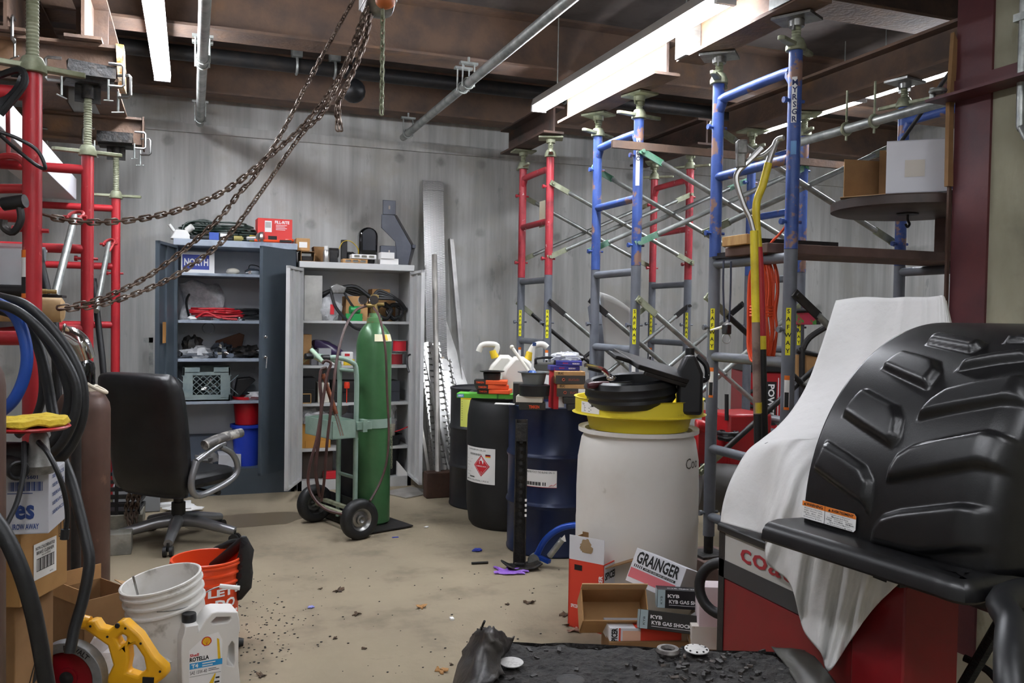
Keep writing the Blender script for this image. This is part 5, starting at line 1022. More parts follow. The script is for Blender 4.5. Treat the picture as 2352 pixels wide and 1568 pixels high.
mb = MB().rect(.12,.0,.28,.06,I4,.001).rect(.035,0,.042,.06,I4,.001); U = fr(V((0,.0612,0)),(1,0,0),(0,0,-1)); mb.rect(.1,.0,.28,.08,U); mb.m = 1; mb.text('SPICER', .024, fr(V((.018,.03,.0015)),(0,1,0),(-1,0,0)), .06,.04); mb.m = 2; mb.rect(.05,.002,.12,.05,I4,.0008); mb.build('printing', [CRED, INK, mat('peach','#e0b49a',.7)], t, local=True, ang=0)
obx('pink_carton', 'pale pink carton standing at the corner of the wheel balancer', 1605, 1440, 3.25, (.9,-.4,0), (0,.05,1), .12, .15, .1, mat('pale_pink','#dccccf',.6))
t = obx('stained_carton', 'water stained white carton below the pale pink one', 1588, 1490, 3.25, (.9,-.4,0), (.05,.02,1), .13, .085, .12, mat('stained_white','#d2ccc2',.7,0,'#b09468',9,.55,.6))
q_ = ad(1400,1490,3.33); t = thing('brown_carton', 'low brown carton under the whole pile beside the wheel balancer', 'box', T=Tr(q_.x,q_.y,0) @ Rz(R_(-17))); MB().box((0,0,0),(.43,.2,.168)).build('shell', CARDD, t, local=True, bevel=.003, ang=0)
p = ad(1662,1352,3.02); MB().ring((0,0,0), .088, .019, fr(p, (.6,-.8,.1), (.1,.1,1)), n=36, k=10).top('rubber_ring', BLKR, 'thick black ring hung at the corner of the wheel balancer', 'ring')
p = ad(1632,1300,3.6); lump((p.x,p.y,.0), (.12,.09,.1), .4, 12, 81).top('film_bag', FILM, 'crumpled clear plastic bag on the floor by the tower leg', 'bag')
# ---------------------------------------------------------------- litter
GLV = mat('nitrile_purple','#8a5cc0',.5)
p = az(1165,1317); mb = MB().sph((0,0,.012),(.06,.035,.012))
for k, (a_, l) in enumerate(((.75,.12),(.3,.12),(-.1,.1),(2.3,.12),(3.3,.07),(1.5,.1))): mb.tube([(0,0,.01),(l*.6*math.cos(a_),l*.6*math.sin(a_),.014),(l*math.cos(a_),l*math.sin(a_),.008)],[.016,.012,.009],n=8,sub=3)
mb.v = [Tr(p.x,p.y,0) @ Rz(-.4) @ V((q.x,q.y,max(q.z*.7,.001))) for q in mb.jit(.008,22,4).v]; mb.top('rubber_glove', GLV, 'crumpled purple rubber glove on the floor', 'glove')
p = az(1096,1266); lump((p.x,p.y,0),(.03,.018,.01),.3,9,91).top('glove_scrap', mat('scrap_blue','#2c3a9a',.5), 'small blue scrap near the black drum', 'scrap')
MB().rod(az(1083,1293,.008),az(1121,1291,.008),.007).top('steel_bolt', GRIME, 'dark bolt lying near the purple glove', 'bolt')
LEAF = mat('dry_leaf','#5a4632',.8,0,'#3a2e24',20); LEAFT = mat('tan_leaf','#a87c4a',.8)
def leaf(px, py, s, m, lb, seed, curl=.4):
    p = az(px,py); rnd = random.Random(seed); a0 = rnd.uniform(0,6.28); pts = []; n = 15
    for i in range(n): a = 2*math.pi*i/n; r = s*(1 if i % 3 else .5)*(1.2 if abs(math.cos(a/2)) > .5 else .7); pts.append((r*math.cos(a), r*.6*math.sin(a)))
    rows = [[V((0,0,.004+s*.12)) for _ in range(n+1)], [V((pts[i%n][0]*.5,pts[i%n][1]*.5,.003+s*curl*.3*abs(math.sin(i*1.3+seed)))) for i in range(n+1)], [V((pts[i%n][0],pts[i%n][1],.002+s*curl*max(0,math.sin(i*.9+seed)))) for i in range(n+1)]]
    mb = MB().grid(rows); mb.v = [Tr(p.x,p.y,0) @ Rz(a0) @ q for q in mb.v]; mb.top('dry_leaf', m, lb, 'leaf', 'dry leaves on the floor', solid=.0015)
for k, q in enumerate(((777,1358,.035,LEAF,'curled brown leaf standing up in the open floor'),(1213,1385,.035,LEAF,'dark crumpled leaf between the purple glove and the burnt slab'),(1165,1389,.018,LEAF,'small dark leaf close to the dark crumpled one'),(968,1395,.04,LEAFT,'tan leaf in the middle of the floor'),(820,1411,.026,LEAF,'thin curved leaf strip in the open floor'),(1012,1540,.036,LEAFT,'orange tan oak leaf beside the burnt slab'),(602,1553,.026,LEAF,'brown leaf near the white oil jug'),(770,1467,.015,LEAF,'tiny leaf fragment beyond the oil jug'),(838,1490,.014,LEAF,'tiny dark flake in the lower floor'),(1300,1412,.035,LEAF,'dark leaf against the orange red carton'),(1322,1450,.035,mat('pinkish_leaf','#9a7464',.8),'pinkish brown leaf at the foot of the orange red carton'),(1310,1436,.03,LEAF,'black leaf heap piece in front of the orange red carton'),(1037,1527,.012,LEAF,'small dark pebble-like flake by the burnt slab'),(735,1353,.014,LEAF,'flake to the side of the curled leaf'))):
    leaf(*q[:5], k+1)
p = az(1038,1422); MB().box((p.x-.008,p.y-.014,0),(p.x+.008,p.y+.014,.008)).top('white_chip', PAPER, 'small white chip on the open floor', 'scrap')
p = az(714,1396); lump((p.x,p.y,0),(.016,.012,.006),.3,9,95).top('glove_scrap', mat('lilac','#8c90d0',.5), 'lilac scrap in the open floor', 'scrap')
p = az(980,1211); lump((p.x,p.y,0),(.014,.01,.005),.3,9,96).top('paper_scrap', PAPER, 'white scrap near the metal sheet', 'scrap')
p = az(908,1234); MB().box((p.x-.02,p.y-.008,0),(p.x+.02,p.y+.008,.003)).top('blue_scrap', mat('scrap_blue',0), 'thin blue scrap beside the cart wheel', 'scrap')
mb = MB(); rnd = random.Random(5)
for k in range(260):
    px, py = (rnd.gauss(605,45), rnd.gauss(1445,45)) if k < 150 else (rnd.uniform(560,1300), rnd.uniform(1300,1560)); p = az(px, py); r = rnd.uniform(.0012,.0045); mb.sph((p.x,p.y,r*.5),(r*1.4,r,r*.6),6,None,4)
mb.top('dirt', GRIME, 'scattered dark crumbs of dirt on the open floor', 'dirt', kind='stuff')
mb = MB(); p = az(560,1195); pts = []
for i in range(26): a = 2*math.pi*i/26; r = 1+.35*noise.noise(V((math.cos(a)*2,math.sin(a)*2,1))); pts.append((p.x+.42*r*math.cos(a), p.y+.2*r*math.sin(a)))
mb.prism(pts, .0, .0012); mb.top('oil_stain', mat('damp_stain','#6b5f4c',.45), 'dark damp stain on the floor in front of the gray cabinet', 'stain', kind='stuff')
# ---------------------------------------------------------------- office chair
CX, CY = -.07, 5.68
T = Tr(CX, CY, 0) @ Rz(R_(-46)); t = thing('office_chair', 'black leather office chair seen from behind, with silver arms', 'chair', T=T)
LEA = mat('black_leather','#141416',.42,0,'#1c1c1e',12,.4,.7,.06,30); SIL = mat('silver_plastic','#8f9092',.3,.6)
def rr(w, h, r, n=5):
    out = []
    for cx, cy, a in ((w-r,h-r,0),(-w+r,h-r,90),(-w+r,-h+r,180),(w-r,-h+r,270)):
        for k in range(n+1): q = R_(a+90*k/n); out.append((cx+r*math.cos(q), cy+r*math.sin(q)))
    return out
# back: lofted shell
secs = [(-.20,.32,.22,.045),(-.225,.37,.25,.06),(-.25,.45,.265,.075),(-.27,.62,.27,.075),(-.30,.8,.28,.075),(-.335,.95,.285,.08),(-.355,1.02,.27,.07),(-.36,1.05,.24,.045)]
rows_ = []
for y, z, w, d in secs:
    r = []; w *= 1.1
    for k in range(28):
        a = 2*math.pi*k/28; c, s = math.cos(a), math.sin(a); px = w*math.copysign(abs(c)**.45, c); py = d*math.copysign(abs(s)**.6, s); r.append(V((px, y+py+.05*(px/w)**2*(1 if z > .4 else .5), z)))
    rows_.append(r+[r[0]])
mb = MB().grid(rows_); n = 29; mb.f.append(tuple(range(n-1))); mb.mi.append(0); b0 = (len(secs)-1)*n; mb.f.append(tuple(b0+i for i in range(n-1))); mb.mi.append(0)
bk = mb.build('backrest', LEA, t, local=True, sub=1, ang=180)
mb = MB()
for sx in (-1, 1):
    mb.tube([V((sx*w*.93, y-.01+.04, z)) for y, z, w, d in secs[1:-1]], .008, n=6, sub=3)
mb.build('piping', LEA, bk, local=True)
MB().prism(rr(.26,.25,.1), .36, .45).build('seat', LEA, t, local=True, bevel=.03)
for sx in (-1, 1):
    x = sx*.31
    mb = MB().tube([(x,-.16,.54),(x,-.2,.42),(x,-.16,.34),(x,-.02,.35),(x,.14,.40),(x,.17,.47),(x,.12,.55),(x,.03,.60)], [.02,.024,.028,.026,.022,.022,.02,.018], n=10, sub=4)
    mb.tube([(x,-.16,.54),(x,-.02,.6),(x,.06,.62)], .018, n=10, sub=3).build('arm', SIL, t, local=True)
    MB().tube([(x,-.1,.625),(x,-.02,.645),(x,.1,.66),(x,.2,.665)], [.03,.042,.042,.028], n=12, sub=3).build('arm_pad', mat('worn_arm','#5c5a58',.4,0,'#a8a49c',14,.5,.6), t, local=True, label='worn gray padded arm top')
MB().rod((0,0,.1),(0,0,.24),.042).rod((0,0,.24),(0,0,.36),.03).build('gas_lift', BLK, t, local=True)
MB().box((-.1,-.12,.33),(.1,.12,.36)).rod((.08,0,.34),(.3,.02,.325),.008).rod((.27,.02,.327),(.31,.02,.324),.016).build('mechanism', BLK, t, local=True)
for k in range(5):
    a = R_(72*k+20); d = V((math.cos(a), math.sin(a), 0))
    o = MB().tube([d*.02+V((0,0,.13)), d*.12+V((0,0,.125)), d*.24+V((0,0,.1)), d*.36+V((0,0,.075))], [.042,.04,.034,.026], n=10, sub=3).build('base_leg', SIL, t, local=True)
    p = d*.36; q = V((-d.y, d.x, 0)); MB().rod(p+q*.028+V((0,0,.03)), p+q*.008+V((0,0,.03)), .03, n=16).rod(p-q*.028+V((0,0,.03)), p-q*.008+V((0,0,.03)), .03, n=16).rod(p+V((0,0,.03)),p+V((0,0,.08)),.008).build('caster', BLK, o, local=True)
# ---------------------------------------------------------------- left side: cylinders, boxes, hoses
BRN = mat('cylinder_brown','#5a4238',.5,.1,'#4a352c',5,.4,.7,.06,60,col3='#7a5a48',sc3=9,lo3=.64,hi3=.74)
def gascyl(label, x, y, h, r, cap=True):
    t = thing('gas_cylinder', label, 'gas cylinder', (x,y,0), group='brown gas cylinders')
    MB().lathe([(r*.92,0),(r,.012),(r,h),(r*.96,h+.03),(r*.8,h+.065),(r*.5,h+.09),(r*.36,h+.095)], n=36).build('body', BRN, t, local=True)
    MB().lathe([(r*.55,h+.085),(r*.55,h+.11),(r*.48,h+.112)], n=24).build('collar', mat('collar_cream','#d2c8b4',.6), t, local=True)
    if cap: MB().lathe([(.042,h+.1),(.05,h+.115),(.05,h+.19),(.044,h+.215),(.02,h+.232),(.001,h+.236)], n=24).build('cap', BLKG, t, local=True)
    return t
c = ad(190,1300,4.0); g1 = gascyl('tall brown gas cylinder with a glossy black cap behind the hose coil', c.x, c.y, .95, .115)
MB().ring((0,0,0),.045,.008,Tr(.06,-.03,1.05) @ Ry(R_(28)),n=24).build('tag_ring', mat('collar_cream',0), g1, local=True)
c = ad(-99,1100,2.0); gascyl('brown gas cylinder cut off by the picture edge, in front of the boxes', c.x, c.y, 1.22, .098, False)
def rbox(name, label, px, pyb, dep, z, ang, sx, sy, sz, m, flaps=False):
    p = ad(px, pyb, dep); t = thing(name, label, 'box', T=Tr(p.x,p.y,z) @ Rz(ang))  # origin: vertical edge facing the viewer; x runs to the viewer's right, y back-left
    MB().box((0,0,0),(sx,sy,sz)).build('shell', m, t, local=True, bevel=.003, ang=0); return t
CD2 = mat('cardboard_warm','#b0854f',.8,0,'#a27845',5,.4,.7)
# stack: base carton, brake cleaner carton, white carton
SA = R_(67)
t = rbox('shipping_carton', 'dark scuffed carton at the bottom of the stack beside the saw', 34, 1500, 2.46, 0, SA, .19, .25, .57, CARDD); 
mb = MB().tube([(.13,-.001,.12),(.16,-.001,.2),(.15,-.001,.3),(.1,-.001,.38),(.06,-.001,.3),(.05,-.001,.15),(.13,-.001,.12)], .0018, n=4); mb.m = 0; mb.add([(.08,-.0015,.3),(.13,-.0015,.33),(.11,-.0015,.41)],[(0,1,2)]); mb.build('printed_mark', [INK], t, local=True)
t2 = rbox('shipping_carton', 'brown brake cleaner carton in the middle of the stack', 46, 1400, 2.42, .572, SA, .235, .25, .232, CD2)
mb = MB(Matrix.Diagonal((.87,1,.8,1))).rect(.07,.07,.2,.2,face((0,-.0015,0))); mb.m = 1; mb.text('NON-CHLORINATED', .012, face((.135,-.002,.182)), .11,.01).text('BRAKE CLEANER', .012, face((.135,-.002,.165)), .1,.01).text('Part # 05050', .006, face((.14,-.002,.152)), .05)
F0 = face((0,-.002,0)); mb.rect(.085,.098,.187,.1,F0); mb.rect(.085,.142,.187,.144,F0); mb.rect(.085,.098,.0865,.144,F0); mb.rect(.1855,.098,.187,.144,F0)
for k in range(14): mb.rect(.09+.0068*k,.1,.0915+.0068*k+.002*(k%3),.142,F0)
mb.text('06050', .005, face((.17,-.002,.08)), .02)
for a, b in (((.212,.19),(.215,.28)),((.257,.19),(.26,.28)),((.212,.19),(.26,.193)),((.212,.277),(.26,.28)),((.218,.2),(.254,.203))): mb.rect(a[0],a[1],b[0],b[1],F0)
for x in (.226,.244): mb.rect(x-.0025,.206,x+.0025,.255,F0); mb.add([(x-.008,-.002,.25),(x+.008,-.002,.25),(x,-.002,.27)],[(0,1,2)])
mb.build('printing', [PAPER, INK], t2, local=True, ang=0)
p = ad(112,1240,2.32); T3 = Tr(p.x,p.y,.806) @ Rz(R_(-6)); t3 = thing('shipping_carton', 'white throw away filter carton on top of the stack, under the polisher', 'box', T=T3)
CW2 = mat('carton_gray_white','#c4c5cb',.65,0,'#b4b5bc',4,.5,.8)
MB().box((-.118,0,0),(0,.17,.165)).build('shell', CW2, t3, local=True, bevel=.003, ang=0)
mb = MB(Matrix.Diagonal((.55,1,.7,1))); F0 = face((0,-.002,0)); mb.text('895601', .016, face((-.085,-.002,.218)), .075, .02)
for k in range(26): mb.rect(-.175+.0058*k,.165,-.1735+.0058*k+.0012*(k%4),.2,F0)
mb.text('es', .055, face((-.105,-.002,.085)), .085, .03).text('IROW AWAY', .022, face((-.1,-.002,.03)), .115, .02); mb.m = 1
S = fr(V((.0036,0,0)),(0,1,0),(0,0,1))
mb.m = 0
for k in range(5): mb.text('SERVICE', .014, S @ Tr(.09,.21-.035*k,0), .12,.02)
mb.rect(-.18,.155,-.07,.158,F0); mb.build('printing', [mat('ink_navy','#27407c',.6), INK], t3, local=True, ang=0)
# open carton at the cylinder
p = ad(212,1420,3.45); t = thing('shipping_carton', 'open brown carton with a bent flap at the foot of the brown cylinder', 'box', T=Tr(p.x,p.y,0) @ Rz(R_(34)))
hbox(t, .2, .24, .30, CARDD); MB().add([(0,0,0),(.13,-.06,-.02),(.16,.06,-.05),(.02,.13,.0)],[(0,1,2,3)],Tr(.1,-.08,.3)).build('side_flap', CARDL, t, local=True, solid=.004); MB().box((-.1,.117,.3),(.1,.12,.36)).box((-.103,-.1,.28),(-.1,.12,.34)).build('rear_flap', CARD, t, local=True)
# polisher
p = ad(70,980,2.28); t = thing('angle_polisher', 'angle polisher with a yellow pad lying upside down on the white carton', 'power tool', tuple(p))
zc = p.z; wp = .972
MB().lathe([(.001,-.006),(.088,-.006),(.096,.0),(.093,.004),(.001,.006)], Tr(*p), n=36).build('backing_disc', mat('disc_red','#b01e22',.4), t)
mb = MB().lathe([(.001,.006),(.089,.006),(.093,.012),(.09,.024),(.001,.029)], Tr(*p), n=40); mb.jit(.01,30,3).build('pad', mat('foam_yellow','#dcc23a',.9,0,'#c8a82c',30,.4,.6,.5,60), t)
h = p+V((.0,.0,-.03)); mb = MB().lathe([(.036,.0),(.043,.022),(.028,.05),(.022,.1),(.012,.115)], Tr(p.x+.02,p.y,wp), n=20).build('gear_head', mat('cast_alu','#8f8e8a',.5,.6,'#6c6b68',20), t)
MB().rod((p.x+.0,p.y,wp+.04),(p.x-.3,p.y+.12,wp+.045),.042,.036,n=16).rod((p.x-.05,p.y-.01,wp+.03),(p.x-.02,p.y-.06,wp+.02),.026,n=16).build('body', BLKS, t)
MB().ring((0,0,0),.021,.006,fr(V((p.x-.018,p.y-.064,wp+.02)),(.85,.35,0),(0,0,1)),n=20).build('nozzle', BLK, t)
MB().tube([ad(88,1014,2.26), ad(110,1040,2.24), ad(135,1090,2.24), ad(150,1140,2.26), ad(155,1190,2.28), ad(150,1222,2.28)], .0065, n=8, sub=5).tube([ad(55,1015,2.24), ad(54,1080,2.2), ad(40,1150,2.16), ad(12,1210,2.1)], .0065, n=8, sub=5).rod(ad(150,1215,2.28), ad(148,1238,2.28), .011).build('power_cord', BLKR, t)
# hoses
t = thing('air_hoses', 'coil of thick black hoses hanging on the nearest red frame', 'hose')
def hose(px, r, d0=2.75, m=BLKR, name='hose', sub=8):
    MB().tube([ad(x,y,d) for x,y,d in px], r, n=12, sub=sub).build(name, m, t)
W = 2.62
hose([(-60,668,W),(0,683,W),(60,702,W),(120,757,W),(165,820,W),(188,880,W),(190,950,W),(170,1010,W),(135,1055,W),(80,1075,W+.1)], .0155)
hose([(-60,680,W+.05),(0,697,W+.05),(55,722,W+.05),(105,775,W+.05),(145,850,W+.05),(160,910,W+.05),(148,965,W+.05),(118,1020,W+.05),(70,1050,W+.12)], .0165)
hose([(-60,690,W-.06),(20,705,W-.06),(75,740,W-.06),(130,800,W-.06),(170,870,W-.06),(176,930,W-.06),(158,990,W-.06),(120,1040,W-.04),(60,1060,W)], .0135)
hose([(-30,705,W+.1),(40,725,W+.1),(80,775,W+.1),(103,850,W+.1),(118,930,W+.1),(140,1040,W+.06),(168,1120,W+.02),(195,1230,W-.02),(205,1290,W-.04),(192,1370,W-.06),(172,1440,W-.08),(160,1500,W-.1)], .0165)
hose([(0,700,W+.16),(60,740,W+.16),(92,820,W+.16),(98,900,W+.16),(80,960,W+.16),(40,1000,W+.16)], .0125)
hose([(-20,690,W-.02),(24,712,W-.02),(50,755,W-.02),(62,815,W-.02),(54,870,W-.02),(30,920,W-.02),(-10,955,W)], .0175, m=mat('hose_blue','#1e4aa0',.45), name='blue_hose')
hose([(-60,1140,1.95),(0,1212,1.95),(40,1290,1.95),(70,1380,1.96),(92,1480,1.98),(112,1600,2.0)], .018)
# shelf things on the red frames
mb = MB()
t = thing('plank', 'rack board behind the hose coil, carrying the wood roll', 'plank', (-.9,3.9,1.325)); MB().box((-1.1,3.25,1.326),(-.74,5.0,1.35)).build('board', BLKS, t)
p = ay(150,728,3.98); t = thing('wood_roll', 'tan wooden roller lying across the rack board', 'roller', (-.8,3.95,1.351)); MB().rod((-1.3,3.98,1.402),(-.50,3.98,1.402),.05,n=20).rod((-.5,3.98,1.402),(-.49,3.98,1.402),.05,.035,n=20).build('roll', mat('roll_tan','#c8a878',.6,0,'#a8885c',4,.45,.6), t)
t = thing('grease_gun', 'black ribbed tube with a brass tip above the wooden roller', 'tool', (-.8,3.955,1.453)); MB().rod((-1.2,3.955,1.476),(-.57,3.955,1.476),.024,n=18).build('tube', BLK, t); MB().rod((-.57,3.955,1.476),(-.55,3.955,1.476),.01).rod((-.55,3.955,1.476),(-.515,3.955,1.476),.008).build('tip', mat('brass',0), t)
mb = MB()
for k in range(6): mb.bc((-.62-.02*k,3.779,1.478),(.006,.005,.022))
MB().box((-1.2,3.985,1.453),(-.5,4.13,1.463)).top('channel', BLKS, 'black channel lying on the wooden roller', 'steel bar')
t = thing('plastic_bin', 'clear plastic bin on the black channel behind the nearest red post', 'bin', (-.9,4.0,1.464)); mb = MB()
for a, b in (((-1.25,3.99,1.464),(-.62,4.3,1.468)),((-1.25,3.99,1.464),(-.62,3.993,1.66)),((-1.25,4.297,1.464),(-.62,4.3,1.66)),((-.623,3.99,1.464),(-.62,4.3,1.66)),((-1.27,3.97,1.655),(-.60,3.99,1.665)),((-.62,3.97,1.655),(-.60,4.32,1.665)),((-1.27,4.3,1.655),(-.6,4.32,1.665))): mb.box(a,b)
mb.build('shell', mat('bin_clear','#e8ecf0',.25,0,alpha=.4), t); MB().rod((-.615,4.05,1.63),(-.57,4.05,1.63),.03,n=16).build('handle', mat('grip_gray','#6c7478',.5), t); MB().box((-1.2,4.05,1.47),(-.7,4.25,1.52)).build('contents', mat('cloth_gray','#b4b6b4',.9), t)
t = thing('long_carton', 'long white carton lying across the red frame tops', 'box', (-.87,5.3,2.175)); MB().box((-.97,3.9,2.178),(-.77,6.85,2.33)).build('shell', CARDW, t, bevel=.003)
MB().tube([ay(0,310,3.15), ay(40,345,3.2), ay(85,380,3.22), ay(104,385,3.2), ay(85,345,3.2), ay(40,318,3.2), ay(-10,300,3.2)], .006, n=8, sub=6).top('black_cable', BLKR, 'black cable loop hanging around the nearest red post', 'cable')
MB().strip([ay(-10,240,3.22), ay(20,228,3.22), ay(48,195,3.22), ay(55,170,3.24), ay(30,165,3.3)], .035, .004, (0,.3,1), sub=4).tube([ay(-5,175,3.28), ay(45,160,3.24), ay(57,185,3.22), ay(40,215,3.22), ay(0,262,3.22)], .012, sub=4).top('black_strap', BLKR, 'black strap looped at the top of the nearest red post', 'strap')
# wire mesh, with an added dark board standing in for the darkness behind
t = thing('mesh_dark_backing', 'wire mesh on an added dark backing behind the nearest red frame', 'panel', (-1.25,4.45,1.36))
MB().box((-1.72,4.44,1.36),(-.82,4.46,2.16)).build('board', mat('backing_dark','#30322f',.8,0,'#45473f',6), t)
mb = MB()
for k in range(26):
    x = -1.72+.036*k; mb.rod((x,4.435,1.36),(min(x+.4,-.82),4.435,1.36+.8*min(1,(-.82-x)/.4)),.002,n=4); mb.rod((x,4.433,2.16),(min(x+.4,-.82),4.433,2.16-.8*min(1,(-.82-x)/.4)),.002,n=4)
mb.build('wire_mesh', GALV, t)
# diagonal braces with red shackles
for k, (a, b, lb) in enumerate(((ay(172,498,4.85), ay(128,672,4.3),'galvanised brace bar hung from a red shackle on the middle red frame'),(ay(250,560,6.62), ay(222,706,6.1),'galvanised brace bar hung from a red shackle on the red frame by the back wall'))):
    t = thing('brace_bar', lb, 'brace', tuple((a+b)/2), group='brace bars on the red frames'); MB().rod(a,b,.018,n=12).rod(b, b+(b-a)*.05, .02).build('tube', GALV, t)
    d = (a-b).normalized(); M = fr(a, CR, d); MB(M).tube([(-.03,-.02,0),(-.035,.02,0),(-.02,.045,0),(0,.052,0),(.02,.045,0),(.035,.02,0),(.03,-.02,0)], .009, n=8, sub=4).rod((-.06,-.0,0),(.06,-.0,0),.009).build('shackle', mat('shackle_red','#9c2a2c',.5), t); MB(M).rod((.035,0,0),(.03,-.1,0),.008).build('hook', mat('shackle_red',0), t)
for k, (a, b, lb) in enumerate(((ay(88,585,4.6), ay(125,745,4.5),'dark hose hanging behind the nearest red post'),(ay(215,640,6.4), ay(238,860,6.3),'dark bar leaning between the middle and farthest red posts'))):
    MB().tube([a,a.lerp(b,.5),b,b+V(((b-a).x*.3,(b-a).y*.3,-(b.z-.02)*.5)),V((b.x+(b-a).x*.4,b.y+(b-a).y*.4,.02))], .02, n=10, sub=3).top('dark_hose', BLKR, lb, 'hose')
p = ay(20,385,3.34); MB(fr(p,CR,(0,0,1))).rod((0,.04,0),(0,2.1-p.z,0),.007).tube([(-.06,-.06,0),(-.06,.0,0),(-.03,.035,0),(.03,.035,0),(.06,0,0),(.06,-.06,0)],.012,n=8,sub=4).rod((-.09,-.07,0),(.09,-.07,0),.016).top('red_shackle', mat('shackle_red',0), 'red shackle hanging near the black cable loop', 'shackle')
t = thing('chain_hook', 'dark steel hook and clamp on the nearest red frame rung', 'hook', tuple(ay(30,490,3.2))); M = fr(ay(30,490,3.2),CR,(0,0,1)); MB(M).tube([(.02,.03,0),(.025,-.02,0),(.0,-.06,0),(-.03,-.045,0),(-.03,-.02,0)],.012,n=8,sub=4).rod((-.03,.03,0),(.04,.04,0),.022).build('hook', BLKS, t)
# elbow pipe
t = thing('exhaust_elbow', 'chrome exhaust elbow behind the hose coil', 'pipe', tuple(ad(180,790,3.6))); MB().tube([ad(148,768,3.6), ad(168,774,3.6), ad(186,790,3.6), ad(198,822,3.62)], [.04,.04,.04,.036], n=20, sub=5).build('pipe', CHROME, t); MB().ring((0,0,0),.04,.006,fr(ad(149,768,3.6),CU,(0,.6,1)),n=20).build('rim', CHROME, t)
MB().box((-.8,3.55,0),(-.4,4.0,.02)).top('floor_board', PLANK, 'flat board on the floor behind the cartons', 'plank')
p = ad(175,1000,3.62); MB().rod((p.x-.0,p.y,.02),(p.x,p.y,1.25),.02).top('stand_post', BLKS, 'dark post holding the chrome elbow behind the hoses', 'post')
# behind the brown cylinder: black crate with chain, boxes
t = thing('black_crate', 'black slatted crate draped with chain behind the brown cylinder', 'crate', T=Tr(-.5,6.22,.1) @ Rz(-.1))
mb = MB()
for k in range(5): mb.box((-.2,-.15,.05*k),(.2,-.14,.05*k+.022)).box((.19,-.15,.05*k),(.2,.15,.05*k+.022)).box((-.2,.14,.05*k),(.2,.15,.05*k+.022))
for x in (-.2,-.07,.06,.19): mb.box((x,-.155,0),(x+.02,-.14,.26))
mb.box((-.2,-.15,0),(.2,.15,.01)); mb.build('shell', BLK, t, local=True, ang=0)
MB().sph((-.12,-.05,.24),(.06,.06,.04)).build('blue_lid', mat('lid_blue','#2c6cb8',.4), t, local=True)
mb = MB()
for k in range(3): links(mb, [(.14+.03*k,-.17,.28),(.15+.03*k,-.18,.15),(.13+.03*k,-.17,.02),(.16+.02*k,-.19,-.07)], .03, .006)
mb.build('chain', CHAIN, t, local=True, ang=60)
MB().box((-.72,6.04,0),(-.29,6.4,.1)).top('gray_crate', mat('crate_gray','#6a675e',.8,0,'#8c887a',8), 'dirty gray box under the black crate', 'box', bevel=.004)
p = az(275,1275); MB().box((p.x-.1,p.y,0),(p.x+.06,p.y+.14,.12)).top('gray_carton', mat('carton_pale_gray','#9a988e',.8,0,'#77756c',8), 'small pale gray carton beside the brown cylinder', 'box', bevel=.003)
p = az(330,1180); 
for k, (dx, dy, sx, sy, sz, m, lb) in enumerate(((-.05,.15,.3,.22,.2,'#8a8c8e','gray plastic tote under the chair back'),(.15,.2,.3,.05,.03,'#e4e4e2','white paper bundle on the floor behind the chair'),(-.35,.4,.2,.2,.35,'#6c6c66','gray bag on the floor by the farthest red post'))):
    mb = MB().box((p.x+dx-sx/2,p.y+dy-sy/2,0),(p.x+dx+sx/2,p.y+dy+sy/2,sz)).jit(.02,7,k); mb.top(('plastic_tote','paper_bundle','gray_bag')[k], mat('floor_item_%d' % k, m, .6), lb, ('box','paper','bag')[k], bevel=.006)
p = az(425,1172); lump((p.x,p.y,0),(.12,.06,.02),.4,8,33).top('white_cloth', PAPER, 'white cloth on the floor behind the chair stem', 'cloth')
MB().tube([az(235,975,.75)+V((.05,.3,0)),az(240,1010,.6)+V((.05,.3,0))],.04).top('gray_sack', mat('sack_gray','#a8a8a4',.8), 'small gray sack behind the brown cylinder shoulder', 'bag') if False else None
# bracket strip by gray cabinet
t = thing('perforated_strip', 'perforated galvanised strip standing against the wall beside the gray cabinet', 'metal strip', (-.33,7.5,0)); p = ay(347,775,7.45); MB().box((p.x-.015,7.44,0),(p.x+.015,7.445,p.z)).box((p.x-.055,7.44,p.z-.04),(p.x+.015,7.46,p.z)).build('strip', GALV, t)
mb = MB()
for k in range(18): mb.bc((p.x,7.4385,p.z-.09-.05*k),(.01,.002,.02))
mb.build('holes', INK, t) if False else None
# ---------------------------------------------------------------- buckets, jug, saw
def bucket(name, label, T, m, hm, h=.37, r0=.13, r1=.148):
    t = thing(name, label, 'bucket', T=T)
    p = [(r0*.97,0),(r0,.006)]+[(r0+(r1-r0)*z/h, z) for z in (.1,.2,.255)]
    e = lambda z: r0+(r1-r0)*z/h
    for z in (.262,.3,.335): p += [(e(z),z),(e(z)+.009,z+.003),(e(z)+.009,z+.01),(e(z)+.001,z+.014)]
    p += [(r1,h-.012),(r1+.006,h-.008),(r1+.006,h-.002),(r1,h),(r1-.004,h-.002),(e(.2)-.004,.2),(r0-.005,.01),(.001,.008)]
    MB().lathe(p, n=44, cap=False).lathe([(r0,.001),(.001,.001)],n=30,cap=False).build('body', m, t, local=True)
    return t, e
BW = mat('bucket_white','#dcdad4',.5,0,'#c6c2b6',6,.5,.75,.02,60,col3='#8a8478',sc3=9,lo3=.6,hi3=.75)
p = az(412,1580); T = Tr(p.x,p.y+.12,.028) @ Ry(R_(-11)) @ Rx(R_(3)); t, e = bucket('bucket', 'stained white bucket tilted beside the oil jug', T, BW, None, .37, .125, .143)
